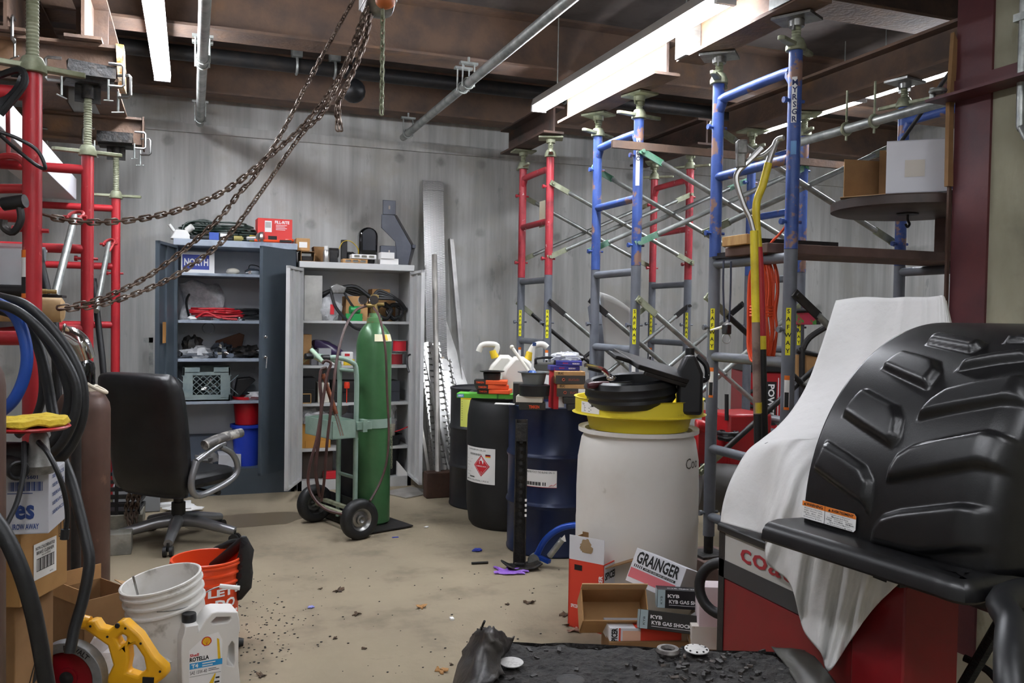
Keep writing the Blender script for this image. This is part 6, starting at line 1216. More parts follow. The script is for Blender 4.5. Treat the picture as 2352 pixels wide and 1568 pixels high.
MB().tube([V((.139*math.cos(R_(a)), .139*math.sin(R_(a)), .295-.03*math.sin(R_(a+100)))) for a in range(-100,1,20)]+[V((.2,.02,.27)),V((.27,.0,.25))], .0025, n=6, sub=3).build('bail', STEEL, t, local=True); MB().rod((.2,.02,.272),(.27,.0,.25),.009).build('grip', WHT, t, local=True); MB().rod((-.08,-.05,.2),(-.085,-.05,.42),.004).build('stir_rod', STEEL, t, local=True)
MB().box((p.x-.14,p.y+.0,0),(p.x+.12,p.y+.26,.02)).top('wood_scrap', PLANK, 'thin board under the white bucket', 'board') if False else None
p = az(468,1496); T = Tr(p.x+.01,p.y+.13,0); tb, e = bucket('bucket', 'orange bucket with white lettering holding a black mesh bag', T, mat('bucket_orange','#e04a1c',.42,0,'#cc3f16',4,.5,.8), None, .36, .125, .14)
mb = MB(); a0 = math.atan2(-(p.y+.13), -(p.x+.01))
for row, (txt, z, hh) in enumerate((("LET'S", .238, .034), ("DO", .188, .042), ("THIS", .128, .045))):
    q = MB().text(txt, hh, I4, .16 if row != 1 else .1, .04)
    for f_ in q.f: pass
    b = len(mb.v); mb.v += [V(((.1305+.0425*z)*math.cos(a0+.62+v.x/.14), (.1305+.0425*z)*math.sin(a0+.62+v.x/.14), z+v.y)) for v in q.v]; mb.f += [tuple(b+i for i in f_) for f_ in q.f]; mb.mi += [0]*len(q.f)
mb.build('lettering', WINK, tb, local=True, ang=0)
MESH = mat('mesh_black','#101012',.8,alpha=.88)
o = V((p.x+.01,p.y+.13,0))
t = thing('mesh_bag', 'black mesh bag and tube hanging over the rim of the orange bucket', 'bag', tuple(o+V((.12,-.05,.3))))
a = ad(490,1300,3.85); b = ad(562,1240,3.76); MB().rod(a,b,.022,n=14).build('tube', BLK, t)
prof = [(560,1235,.012),(566,1262,.03),(562,1290,.035),(558,1318,.045),(556,1345,.04),(546,1368,.02),(540,1377,.004)]
MB().tube([ad(x,y,3.74) for x,y,r in prof], [r for x,y,r in prof], n=12).jit(.012,16,2).build('mesh', MESH, t)
MB().tube([ad(470,1290,3.9),ad(500,1262,3.88),ad(540,1245,3.82),ad(560,1238,3.78)],[.02,.04,.03,.012],n=10,sub=3).jit(.01,14,3).build('mesh_neck', MESH, t)
t = thing('yellow_tool', 'black and yellow tool head inside the orange bucket', 'tool', tuple(ad(468,1290,3.9))); p0 = ad(468,1288,3.9); MB().bc(tuple(p0),(.09,.06,.04)).build('body', BLK, t, bevel=.008); MB().tube([p0+V((-.05,-.03,.01)),p0+V((-.04,-.03,.035)),p0+V((.0,-.032,.03)),p0+V((.045,-.03,.035))],.009,n=8,sub=4).build('trim', YEL, t)
# oil jug
p = az(419,1603); q = az(547,1577); xd = (q-p).normalized(); T = fr(p+V((0,0,0)), xd, V((-xd.y,xd.x,0))); W_ = .2
t = thing('oil_jug', 'white motor oil jug with a black cap and a blue banded label', 'jug', T=T)
out = [(0.0,.0),(.205,.0),(.207,.02),(.2,.085),(.2,.195),(.205,.22),(.202,.255),(.196,.285),(.12,.297),(.1,.295),(.078,.27),(.062,.243),(.056,.236),(.056,.26),(.008,.26),(.006,.235),(-.004,.21),(-.005,.17)]
def holed(outer, holes, h0, h1, T, mb):
    import bmesh
    bm = bmesh.new()
    def loop(ps): vs = [bm.verts.new((x,y,0)) for x,y in ps]; return [bm.edges.new((vs[i],vs[(i+1)%len(vs)])) for i in range(len(vs))]
    ed = loop(outer)
    for h in holes: ed += loop(h)
    bmesh.ops.triangle_fill(bm, use_beauty=True, use_dissolve=False, edges=ed); bm.verts.index_update()
    vs = [v.co.copy() for v in bm.verts]; fs = [tuple(v.index for v in f.verts) for f in bm.faces]; bm.free(); n = len(vs)
    allv = [(v.x,v.y,h0) for v in vs]+[(v.x,v.y,h1) for v in vs]; F = [tuple(reversed(f)) for f in fs]+[tuple(i+n for i in f) for f in fs]
    b = 0
    for ps in [outer]+holes:
        k = len(ps)
        for i in range(k): j = (i+1)%k; F.append((b+i,b+j,n+b+j,n+b+i))
        b += k
    mb.add(allv, F, T)
holed(out, [[(.1,.262),(.118,.277),(.168,.27),(.172,.262),(.16,.25),(.105,.253)], [(.158,.09),(.182,.08),(.186,.1),(.184,.165),(.176,.178),(.163,.16)]], -.055, .055, Tr(0,.055,0) @ Rx(R_(90)), (mb := MB()))
import bmesh as _bm
o = mb.build('body', mat('jug_body','#e4e3df',.4), t, local=True, ang=50)
def _fix(o):
    b = _bm.new(); b.from_mesh(o.data); _bm.ops.recalc_face_normals(b, faces=b.faces); b.to_mesh(o.data); b.free()
_fix(o); md = o.modifiers.new('round','BEVEL'); md.width = .009; md.segments = 3; md.limit_method = 'ANGLE'; md.angle_limit = R_(55)
prof = [(.024,0)]; mb = MB().lathe([(.025,0),(.026,.004),(.026,.026),(.024,.03)], Tr(.032,.055,.26), n=24)
mb.build('cap', BLK, t, local=True)
mb = MB(); mb.m = 0; F0 = face((0,-.0012,0)); F1 = face((0,-.002,0)); F2 = face((0,-.0028,0))
L0 = [(.022,.0),(.135,.0),(.14,.19),(.125,.222),(.085,.215),(.06,.2),(.022,.17)]; mb.add([(x,0,y) for x,y in L0],[tuple(range(7))],Tr(0,-.0012,0))
mb.m = 1; mb.rect(.024,.1,.14,.122,F1); mb.m = 5; mb.text('T4', .015, face((.042,-.0028,.111)), .024, .04)
for k in range(2): mb.rect(.068,.113-.009*k,.115-.01*k,.117-.009*k,F2)
mb.m = 2; mb.text('Shell', .011, face((.04,-.002,.151)), .032,.03); mb.m = 3; mb.text('ROTELLA', .016, F1 @ Tr(.058,.135,0), .068,.04); mb.text('SAE 15W-40', .013, F1 @ Tr(.055,.086,0), .06,.0); mb.text('ENGINE', .016, F1 @ Tr(.05,.024,0), .05)
mb.rect(.026,.04,.055,.042,F1); mb.rect(.024,.072,.135,.073,F1); mb.rect(.09,.09,.118,.092,F1); mb.rect(.09,.084,.128,.086,F1)
for k in range(3): mb.rect(.116-.004*k,.05-.016*k,.13,.056-.016*k,F1)
mb.m = 4; mb.add([(.124,0,.12),(.134,0,.12),(.128,0,.195),(.12,0,.2)],[(0,1,2,3)],Tr(0,-.002,0)); mb.add([(.07,0,.0),(.1,0,.0),(.117,0,.07),(.113,0,.07)],[(0,1,2,3)],Tr(0,-.002,0))
pts = [(0,-.012)]; n = 9
pts = [(-.007,-.016),(.007,-.016)]+[(.017*math.cos(R_(a)),.017*math.sin(R_(a))-.001) for a in range(-20,201,20)]; mb.m = 2; mb.add([(.083+x*1.06,-.0021,.195+y*1.06) for x,y in pts],[tuple(range(len(pts)))]); mb.m = 4; mb.add([(.083+x*.85,-.0026,.195+y*.85) for x,y in pts],[tuple(range(len(pts)))]); mb.m = 2
for a in (30,60,90,120,150): mb.bar((.083,-.003,.183),(.083+.014*math.cos(R_(a)),-.003,.194+.014*math.sin(R_(a))),.001,.0006)
mb.build('label', [WINK, mat('label_cyan','#2a9cdc',.5), INKR, INK, mat('shell_yellow','#eec41c',.5), WINK], t, local=True, ang=0)
# saw
T = fr(ad(165,1548,2.72), CR+V((0,0,-.06)), V((0,0,1))+CR*.05); t = thing('circular_saw', 'yellow circular saw with a gray blade guard lying by the cartons', 'power tool', T=T)
SY = mat('saw_yellow','#e0a414',.4,0,'#cc9010',5,.5,.8)
g = [(.115*math.cos(R_(a)),.115*math.sin(R_(a))) for a in range(-30,181,10)]+[(.085*math.cos(R_(a)),.085*math.sin(R_(a))) for a in range(180,-31,-10)]
MB().prism(g,-.0,.045).lathe([(.001,.0),(.114,.0),(.114,.004),(.001,.004)],n=40,a0=0,a1=math.pi*2).build('guard', mat('guard_gray','#8c8e90',.45,.5,'#77797b',12), t, local=True, bevel=.004)
MB().lathe([(.001,.014),(.084,.014),(.084,.018),(.03,.022),(.03,.03),(.001,.032)], n=40).build('blade', mat('blade_red','#8e1420',.35,.2), t, local=True); MB().lathe([(.001,.03),(.022,.034),(.001,.036)],n=16).build('arbor', BLKS, t, local=True)
q = MB().text('DEWALT', .016, I4, .085, .03); q.v = [V(((.1+v.y)*math.cos(R_(70)-v.x/.1),(.1+v.y)*math.sin(R_(70)-v.x/.1),.0465)) for v in q.v]; q.build('lettering', INK, t, local=True, ang=0)
ho = [(.02,.14),(.035,.165),(.06,.165),(.075,.145),(.1,.14),(.13,.168),(.15,.17),(.2,.13),(.25,.06),(.285,.03),(.29,.005),(.25,-.03),(.2,-.06),(.13,-.07),(.1,-.02),(.12,.03),(.1,.09)]
holed(ho, [[(.125,.115),(.145,.13),(.16,.12),(.155,.1),(.14,.09)],[(.165,.09),(.185,.1),(.215,.06),(.225,.02),(.2,.0),(.165,.01),(.17,.05)]], -.06, -.012, I4, (mb := MB()))
o = mb.build('handle', SY, t, local=True, ang=50); _fix(o); md = o.modifiers.new('round','BEVEL'); md.width = .009; md.segments = 3; md.limit_method = 'ANGLE'; md.angle_limit = R_(55)
mb = MB()
MB().rod((.03,.15,-.036),(.0,.155,-.036),.022).build('knob', SY, t, local=True)
MB().rod((.13,.157,-.03),(.13,.157,-.009),.008).build('lock_button', BLK, t, local=True); MB().bc((.235,-.012,-.011),(.035,.025,.006)).build('badge', INK, t, local=True)
for k,(x,y) in enumerate(((.045,.15),(.155,.15),(.205,.105),(.1,.12),(.27,.02),(.2,-.035),(.215,-.03),(.23,-.025))): MB().rod((x,y,-.02),(x,y,-.0105),.004,n=8).build('screw', BLKS, t, local=True)
MB().box((-.16,-.1,-.08),(.2,-.09,.06)).bar((-.14,-.03,.05),(.1,-.1,.06),.012,.006).build('shoe', STEEL, t, local=True)
MB().box((.09,-.1,.0),(.16,-.06,.06)).build('motor_end', BLK, t, local=True, bevel=.008); MB().box((.24,-.1,-.05),(.32,-.06,-.01)).build('battery_mount', YEL, t, local=True, bevel=.006)
p = ad(285,1450,3.2); lump((p.x,p.y,.0),(.12,.1,.13),.35,7,71).top('white_rag', mat('rag_white','#d8d4d0',.9,0,'#b8b2ac',8), 'crumpled white rag between the saw and the white bucket', 'rag')
p = ad(232,1400,3.35); MB().rod((p.x,p.y,0),(p.x,p.y,.1),.03).top('paper_roll', PAPER, 'small white roll beside the open carton', 'roll') if False else None
for k,(px,py,lb) in enumerate(((553,1478,'gray rubber foot poking out behind the oil jug'),(540,1520,'dark rubber knob poking out low behind the oil jug'))):
    p = az(px,py+10); MB().tube([(p.x-.09,p.y,.025),(p.x-.03,p.y,.027),(p.x+.01,p.y,.024)],[.022,.026,.016],n=12).top('rubber_piece', BLKR, lb, 'part')  # a rubber foot and a dark knob, both loose pieces
# ---------------------------------------------------------------- wheel balancer
XF = 1.57; YA, YBk = 1.432, 2.33
t = thing('wheel_balancer', 'red wheel balancer cabinet with a pale lettered band under the white sheet', 'machine', (1.95,1.85,0))
CO_R = mat('balancer_red','#7c161b',.4,0,'#6e1217',4,.5,.8)
FT = lambda d=0: [(XF-d,1.575-d),(1.73,1.577-d),(2.5,2.27),(2.5,YBk+d),(XF-d,YBk+d)]
MB().prism(FT(), 0, .60).build('body', CO_R, t, bevel=.008)
MB().prism(FT(.003), .60, .655).build('dark_stripe', mat('balancer_char','#38383a',.5), t)
mb = MB().prism(FT(.001), .655, .74); mb.m = 1
mb.text('coats', .05, fr(V((XF-.0035,2.075,.70)),(0,-1,0),(0,0,1)), .29, .012); mb.build('band', [mat('balancer_gray','#b8b6b0',.5), mat('balancer_logo','#a02630',.5)], t, ang=0)
MB().box((XF-.003,YBk-.025,.0),(XF+.05,YBk+.005,.76)).build('corner_post', BLKS, t)
MB().prism([(XF-.01,1.745),(1.9,1.745),(2.5,2.27),(2.5,YBk+.01),(XF-.01,YBk+.01)], .74, .765).build('top_tray', BLK, t, bevel=.006)
MB().box((1.66,2.02,.765),(1.9,2.25,1.03)).build('tool_tray', BLK, t, bevel=.01)
MB().box((2.16,2.14,.765),(2.32,2.6,1.0)).build('rear_post', BLK, t); 
p = PTOP = ax(2165,684,2.27); q = QTOP = ax(1925,694,2.2)
MB().box((2.29,p.y+.09,1.0),(2.33,q.y-.04,p.z-.03)).build('display_head', BLK, t, bevel=.01)
MB().prism([(XF-.006,1.57),(1.732,1.572),(1.85,1.68),(1.85,1.74),(XF-.006,1.74)], 0, .79).build('front_body', CO_R, t, bevel=.005); MB().prism([(XF-.03,1.56),(1.73,1.565),(1.85,1.68),(1.85,1.76),(XF-.03,1.76)], .79, .855).bar((XF-.032,1.5,.81),(XF-.032,1.6,.812),.006,.006).build('lower_shroud', BLK, t, bevel=.008)
HA = V((.097,-.9953,0)); HN = V((.9953,.097,0)); HB = az(1845,1190,.905); HR = .505; ZL = .882
def hood(s, ph, r): return HB+HA*s+HN*(HR-r*math.cos(ph))+V((0,0,r*math.sin(ph)))
AX0 = HB+HN*HR
def inv(px, py):
    d = ray(px, py); o = CO-AX0; ox, oz = o.dot(HN), o.z; dx, dz = d.dot(HN), d.z
    A = dx*dx+dz*dz; B = 2*(ox*dx+oz*dz); Cc = ox*ox+oz*oz-HR*HR; disc = B*B-4*A*Cc
    tt = (-B-math.sqrt(max(disc,0)))/(2*A); p = CO+d*tt
    return (p-HB).dot(HA), math.atan2(p.z-HB.z, -(p-AX0).dot(HN))*HR
def hooddepth(px, py):
    d = ray(px, py); o = CO-AX0; ox, oz = o.dot(HN), o.z; dx, dz = d.dot(HN), d.z
    A = dx*dx+dz*dz; B = 2*(ox*dx+oz*dz); Cc = ox*ox+oz*oz-(HR+.02)**2; disc = B*B-4*A*Cc
    if disc < 0: return None
    tt = (-B-math.sqrt(disc))/(2*A); p = CO+d*tt; s_ = (p-HB).dot(HA)
    return tt if -.03 < s_ < .62 and p.z > HB.z-.06 else None
# white sheet: control net on the photographed form
def hx(px, py, X=1.535): return ax(px, py, X)
net = [
 [ax(1920,690,2.19), ad(1888,790,3.02), ad(1855,880,2.95), ad(1820,940,2.88), ad(1785,980,2.83), ad(1750,1008,2.8), ad(1718,1034,2.78), ad(1692,1075,2.75), ad(1672,1118,2.73), ad(1660,1160,2.73), ad(1655,1198,2.72)],
 [ax(1980,682,2.2), ad(1955,790,2.95), ad(1925,880,2.84), ad(1895,940,2.74), ad(1862,985,2.65), ad(1835,1006,2.58), ad(1795,1014,2.56), ad(1772,1060,2.58), ad(1758,1120,2.6), ad(1745,1180,2.61), ad(1738,1222,2.60)],
 [ax(2040,684,2.22), ad(2020,780,2.9), ad(1985,870,2.78), ad(1955,935,2.68), ad(1920,985,2.58), ad(1890,1010,2.52), ad(1842,1016,2.5), ad(1806,1062,2.47), ad(1790,1130,2.45), ad(1772,1190,2.46), hx(1757,1232)],
 [ax(2075,682,2.23), ad(2060,780,2.86), ad(2030,870,2.74), ad(2000,935,2.63), ad(1965,990,2.53), ad(1925,1022,2.46), ad(1880,1045,2.42), ad(1838,1090,2.4), ad(1812,1160,2.38), hx(1785,1230), hx(1762,1292)],
 [ax(2105,682,2.24), ad(2095,780,2.82), ad(2070,870,2.7), ad(2040,940,2.58), ad(2005,1000,2.48), ad(1965,1040,2.4), ad(1915,1080,2.35), ad(1870,1130,2.32), hx(1840,1210), hx(1820,1310), hx(1815,1340)],
 [ax(2130,682,2.25), ad(2125,780,2.8), ad(2105,870,2.67), ad(2080,940,2.55), ad(2045,1005,2.44), ad(2005,1055,2.36), ad(1955,1110,2.3), hx(1905,1170), hx(1875,1270), hx(1852,1390), hx(1845,1445)],
 [ax(2150,680,2.26), ad(2150,780,2.78), ad(2140,870,2.64), ad(2115,950,2.5), ad(2080,1020,2.4), ad(2040,1080,2.32), hx(1990,1140), hx(1945,1210), hx(1920,1310), hx(1898,1430), hx(1886,1500)],
 [ax(2165,678,2.27), ad(2172,780,2.76), ad(2165,880,2.6), ad(2145,970,2.47), ad(2110,1050,2.36), hx(2065,1110), hx(2015,1170), hx(1978,1240), hx(1955,1340), hx(1925,1460), hx(1903,1542)],
 [ax(2170,684,2.28), ad(2184,780,2.75), ad(2190,880,2.58), ad(2175,980,2.44), ad(2140,1070,2.34), hx(2095,1130), hx(2045,1185), hx(2010,1240), hx(1988,1320), hx(1968,1400), hx(1955,1468)],
 [ax(2172,690,2.3), ad(2188,770,2.8), ad(2205,880,2.62), ad(2205,990,2.46), ad(2180,1090,2.34), hx(2130,1150), hx(2080,1195), hx(2050,1235), hx(2030,1290), hx(2015,1345), hx(2004,1400)],
 [ax(2174,690,2.4), ad(2190,760,2.95), ad(2215,880,2.75), ad(2220,1000,2.55), ad(2205,1100,2.4), hx(2160,1165), hx(2120,1205), hx(2100,1235), hx(2085,1268), hx(2076,1300), hx(2066,1338)]]
cols = [smooth(c, 6) for c in net]; K = len(cols[0]); rows_ = []
for j in range(K): rows_.append(smooth([c[j] for c in cols], 7))
n = len(rows_[0]); vs = []
for j, r in enumerate(rows_):
    v = j/(K-1)
    for i, p in enumerate(r):
        u = i/(n-1); amp = .004+.016*max(0, v-.45)/.55; am2 = .012*max(0, min(1, (v-.1)*4))
        d = (CO-p).normalized(); f_ = amp*(math.sin(u*46+2.2*math.sin(v*3))+.6*math.sin(u*83+1+v*2))*(.3+.7*min(1,u*5))+am2*noise.noise(V((u*7,v*5,3)))
        
        p = p+d*f_; q_ = pr(p); hd = hooddepth(*q_); dep = (p-CO).dot(fw)
        if hd is not None and dep < hd+.05: p = CO+(p-CO)*((hd+.05)/dep)
        vs.append(p)
mb = MB().grid([vs[j*n:(j+1)*n] for j in range(K)])
SHEET = mat('white_sheet','#e2e1df',.85,0,'#d6d5d1',3,.5,.8,.9,11)
sh = mb.build('dust_sheet', SHEET, ang=180, solid=.0015); PW[sh] = Matrix.Identity(4); setp(sh, 'white cotton dust sheet draped over the wheel balancer', 'sheet')
# the sheet's far half, over the back of the display
p, q = PTOP, QTOP
back = MB().grid([[ax(1920,690,2.19)+V((0,0,.001)), ax(2040,684,2.22), ax(2120,682,2.25)], [V((2.34,q.y,q.z)), V((2.345,(p.y+q.y)/2,q.z)), V((2.35,p.y+.1,p.z))], [V((2.36,q.y+.02,1.1)), V((2.36,(p.y+q.y)/2,1.1)), V((2.36,p.y+.1,1.1))]])
back.build('rear_fall', SHEET, sh, ang=180, local=True)
# ---------------------------------------------------------------- hood
def z5(L): return [inv(1640+x/1.7275, 660+y/1.7275) for x, y in L]
lugs = [z5([(398,720),(445,612),(530,665),(600,712),(628,770),(622,830),(612,905),(590,860)]), z5([(512,505),(560,440),(600,403),(668,440),(728,470),(745,520),(732,592),(703,632),(600,565)]),
 z5([(668,320),(715,280),(765,258),(830,275),(888,295),(897,335),(850,402),(760,362)]), z5([(845,222),(870,200),(910,193),(1000,205),(1080,220),(1060,240),(1020,258),(930,240)]),
 z5([(684,772),(700,715),(730,665),(790,628),(900,602),(1090,568),(1180,585),(1130,725),(1060,708),(900,735)]), z5([(808,522),(822,490),(860,450),(930,405),(1060,375),(1250,350),(1250,445),(1150,458),(960,490)]),
 z5([(962,328),(990,300),(1040,285),(1130,268),(1260,255),(1260,285),(1120,300)]), z5([(622,1010),(635,950),(670,905),(740,885),(970,860),(1060,868),(1040,1040),(820,1060)]), z5([(1150,218),(1170,205),(1260,200),(1260,216)])]
def sd(p, poly):
    x, y = p; ins = False; dm = 1e9; n = len(poly)
    for i in range(n):
        x0, y0 = poly[i]; x1, y1 = poly[(i+1)%n]
        if (y0 > y) != (y1 > y) and x < (x1-x0)*(y-y0)/(y1-y0)+x0: ins = not ins
        dx, dy = x1-x0, y1-y0; L = dx*dx+dy*dy; q = max(0, min(1, ((x-x0)*dx+(y-y0)*dy)/L)) if L else 0
        dm = min(dm, math.hypot(x-x0-q*dx, y-y0-q*dy))
    return dm if ins else -dm
bbs = [(min(p[0] for p in l)-.02, max(p[0] for p in l)+.02, min(p[1] for p in l)-.02, max(p[1] for p in l)+.02) for l in lugs]
SW = .435
cross = [(SW*i/84, 0) for i in range(85)]+[(SW+.012,.002),(SW+.03,.008),(SW+.046,.02),(SW+.058,.04),(SW+.064,.07),(SW+.07,.12),(SW+.072,.2),(SW+.072,.3),(SW+.072,.42)]
NP = 260; PH = R_(165); rows_ = [[hood(s, 0, HR-dr-.006)+V((0,0,ZL-HB.z)) for s, dr in cross]]
for j in range(NP+1):
    ph = PH*j/NP; r = []
    for s, dr in cross:
        h = 0
        if dr < .03:
            for l, bb in zip(lugs, bbs):
                if bb[0] < s < bb[1] and bb[2] < ph*HR < bb[3]:
                    d_ = sd((s, ph*HR), l); k_ = max(0, min(1, (d_+.004)/.018)); h = max(h, k_*k_*(3-2*k_))
        r.append(hood(s, ph, HR-dr+.020*h-.006))
    rows_.append(r)
HP = mat('hood_black','#121213',.34,0,'#161617',60,.4,.7,.04,300)
t = thing('balancer_hood', 'big black molded wheel guard hood with tire tread shapes', 'hood', tuple(HB+V((.3,0,-.05))))
o = MB().grid(rows_).build('shell', HP, t, ang=180, solid=.006)
MB().grid([[hood(.0, PH*j/40, HR-.006-dr) for dr in (0,.02,.1,.3,.45)] for j in range(41)]).build('far_side', HP, t, ang=60, solid=.004)
# lip flange: swept rounded section
pA = az(1766,1208,ZL); pB = az(2212,1343,ZL); pC = pB+(HN*1.0)+HA*(-.02)
def sweep(mb, path, prof):
    rows_ = []
    for i, p in enumerate(path):
        a = path[max(0,i-1)]; b = path[min(len(path)-1,i+1)]; d = (b-a); d.z = 0; d.normalize(); out = V((d.y,-d.x,0))  # toward the viewer side
        k = 1.0
        if 0 < i < len(path)-1:
            d0 = (p-a).normalized(); k = 1/max(.5, abs(d0.dot(d)))
        rows_.append([p+out*x*k+V((0,0,z)) for x, z in prof])
    mb.grid([r+[r[0]] for r in rows_]); b0 = len(mb.v); n = len(prof)
    mb.add(rows_[0], [tuple(range(n))]); mb.add(rows_[-1], [tuple(range(n))]); return mb
path = [pA, pA.lerp(pB,.5), pB+(pA-pB).normalized()*.05, pB, pB+HN*.05, pC.lerp(pB,.5), pC]
prof = [(.0,.012),(.012,.006),(.022,-.008),(.025,-.028),(.02,-.034),(.012,-.012),(.0,-.004),(-.15,-.002),(-.15,.01),(-.03,.016)]
pth = [path[0], path[1]]+smooth([path[2],path[3],path[4]],5)[0:]+[path[5],path[6]]
sweep(MB(), pth, prof).build('lip', HP, t, ang=35)
for px, py in ((1828,1230),(1970,1273)): MB().sph(tuple(az(px,py,ZL-.01)),.004).build('rivet', STEEL, t)
# warning sticker
c0 = hood(*[inv(1838,1212)[0], inv(1838,1212)[1]/HR], HR+.002)
def spt(px, py): s, a = inv(px, py); return hood(s, max(a/HR,.005), HR+.0015)
P00, P10, P01 = spt(1843,1206), spt(1966,1238), spt(1850,1150)
ST = fr(P00, P10-P00, P01-P00); SWD = (P10-P00).length; SH = (P01-P00).length
mb = MB(ST); r = [(0,0),(SWD-.006,0),(SWD,.006),(SWD,SH-.006),(SWD-.006,SH),(0,SH)]; mb.add([(x,y,.001) for x,y in r],[tuple(range(6))]); mb.m = 1; mb.add([(0,SH*.72,.0016),(SWD,SH*.72,.0016),(SWD,SH-.006,.0016),(SWD-.006,SH,.0016),(0,SH,.0016)],[(0,1,2,3,4)])
mb.m = 2; mb.rect(SWD*.435,0,SWD*.443,SH,I4,.002)
mb.text('WARNING', SH*.17, Tr(SWD*.24,SH*.86,.0022), SWD*.32,.03); mb.text('AVERTISSMENT', SH*.15, Tr(SWD*.76,SH*.86,.0022), SWD*.4,.03)
for x in (SWD*.03,SWD*.5): mb.add([(x,SH*.78,.0022),(x+SWD*.05,SH*.78,.0022),(x+SWD*.025,SH*.93,.0022)],[(0,1,2)])
for k, (tx, w_) in enumerate((('Maximum Size of Wheel Rating',.34),('Weight   Diameter   Width',.36),('160 lbs.   44 in.   20 in.',.36),('Maximum Duty Cycle',.28),('30 Wheels/Hour @ 160 lbs.',.36))): mb.text(tx, SH*.075, Tr(SWD*.22,SH*(.62-.125*k),.0022), SWD*w_, .008)
for k, (tx, w_) in enumerate((('Capacite de la Dimension',.36),('Maximale de la Roue',.3),('Poids   Diametre   Largeur',.46),('73Kg   111.8cm   50.8cm',.5),('Cycle de Service Maximum',.38),('30 Roues/Heure @ 73Kg',.46))): mb.text(tx, SH*(.075 if k != 3 else .095), Tr(SWD*.72,SH*(.64-.115*k),.0022), SWD*w_, .008 if k != 3 else .02)
mb.build('warning_sticker', [PAPER, mat('label_orange2','#e07a22',.6), INK], t, ang=0, label='orange and white bilingual warning sticker')
# swing arm, cord and leg
MB().tube([pC+V((0,0,.1)), pC+V((-.1,.0,-.1)), ad(2345,1360,1.75), ad(2325,1440,1.6), ad(2322,1560,1.5), ad(2335,1700,1.45)], .028, n=14, sub=5).build('swing_arm', BLK, t)
MB().box((pB.x+.12,pB.y-.02,ZL-.09),(pB.x+.3,pB.y+.2,ZL-.03)).build('pivot_block', BLK, t, bevel=.02)
t = thing('spring_cord', 'black coiled cable slanting down under the hood', 'cable', tuple(ad(2250,1480,2.3)))
a, b = ad(2318,1395,2.15), ad(2205,1590,2.25); mb = MB(); d = (b-a); M = fr(a, d, V((0,0,1))); N_ = 70; L = d.length
mb.tube([M @ V((L*i/(N_*6), .014*math.cos(i*math.pi/3), .014*math.sin(i*math.pi/3))) for i in range(N_*6)], .003, n=5); mb.build('coil', BLKR, t); MB().tube([ad(2215,1510,2.3), ad(2270,1540,2.25), ad(2310,1590,2.2)], .01, n=8, sub=4).build('cord', BLKR, t)
# ---------------------------------------------------------------- charred slab
CH = bpy.data.materials.new('charred'); CH.use_nodes = True
nt = CH.node_tree; N = nt.nodes; L_ = nt.links; b_ = N['Principled BSDF']; b_.inputs['Roughness'].default_value = .75
tc = N.new('ShaderNodeTexCoord'); n1 = N.new('ShaderNodeTexNoise'); n1.inputs['Scale'].default_value = 45; n1.inputs['Detail'].default_value = 8; L_.new(tc.outputs['Object'], n1.inputs['Vector'])
cr_ = N.new('ShaderNodeValToRGB'); cr_.color_ramp.elements[0].position = .35; cr_.color_ramp.elements[0].color = lin('#0c0b0b'); cr_.color_ramp.elements[1].position = .72; cr_.color_ramp.elements[1].color = lin('#34302d'); L_.new(n1.outputs[0], cr_.inputs[0]); L_.new(cr_.outputs[0], b_.inputs['Base Color'])
bp = N.new('ShaderNodeBump'); bp.inputs['Strength'].default_value = 1; bp.inputs['Distance'].default_value = .02; L_.new(n1.outputs[0], bp.inputs['Height']); L_.new(bp.outputs[0], b_.inputs['Normal'])
ZT = .52
c1, c2, c3, c4 = az(1150,1468,ZT), az(1790,1494,ZT), az(1960,1600,ZT), az(1040,1620,ZT)
t = thing('charred_tank', 'burnt black fuel tank with a torn end and pale filler discs', 'tank', tuple((c1+c3)/2)[:2]+(0,))
rows_ = []
for j in range(41):
    v = j/40; r = []
    for i in range(81):
        u = i/80; p = c1.lerp(c2,u).lerp(c4.lerp(c3,u), v); e = min(u,1-u,v*.6,1)*20; h = .008*noise.noise(p*14)+.006*noise.noise(p*40)+.003*noise.noise(p*90); r.append(p+V((0,0,h-.02*max(0,1-e))))
    rows_.append(r)
MB().grid(rows_).build('top_skin', CH, t, ang=180)
mb = MB(); poly = [c1,c2,c3,c4]
for k in range(4): a, b = poly[k], poly[(k+1)%4]; mb.grid([[a.lerp(b,i/20)+V((0,0,-.005)) for i in range(21)], [a.lerp(b,i/20)+V((0,0,-.17)) for i in range(21)]])
mb.add([p+V((0,0,-.17)) for p in poly],[(3,2,1,0)]); mb.jit(.006,12,3).build('side_skin', CH, t, ang=60)
TORN = mat('torn_metal','#2c2a29',.5,.3,'#4a4642',7,.45,.65,.4,25)
def patch(ctrl, name, m, seed, amp=.018):
    rows_ = []; cc = [smooth(r, 6) for r in ctrl]
    for j in range(len(cc[0])): rows_.append(smooth([c[j] for c in cc], 6))
    MB().grid(rows_).jit(amp,11,seed).jit(amp*.5,37,seed+1).jit(amp*.2,90,seed+2).build(name, m, t, ang=80, solid=.004)
A_ = lambda px, py, z: az(px, py, z)
patch([[A_(1035,1590,ZT-.1), A_(1075,1480,ZT-.04), A_(1092,1450,ZT+.0), A_(1105,1437,ZT+.0)],[A_(1075,1590,ZT+.03), A_(1100,1500,ZT+.05), A_(1118,1455,ZT+.09), A_(1125,1438,ZT+.1)],[A_(1130,1570,ZT+.035), A_(1135,1510,ZT+.04), A_(1140,1480,ZT+.07), A_(1138,1442,ZT+.09)],[A_(1150,1550,ZT+.01), A_(1150,1510,ZT+.01), A_(1165,1495,ZT+.02), A_(1172,1466,ZT+.02)]], 'torn_flap', TORN, 2)
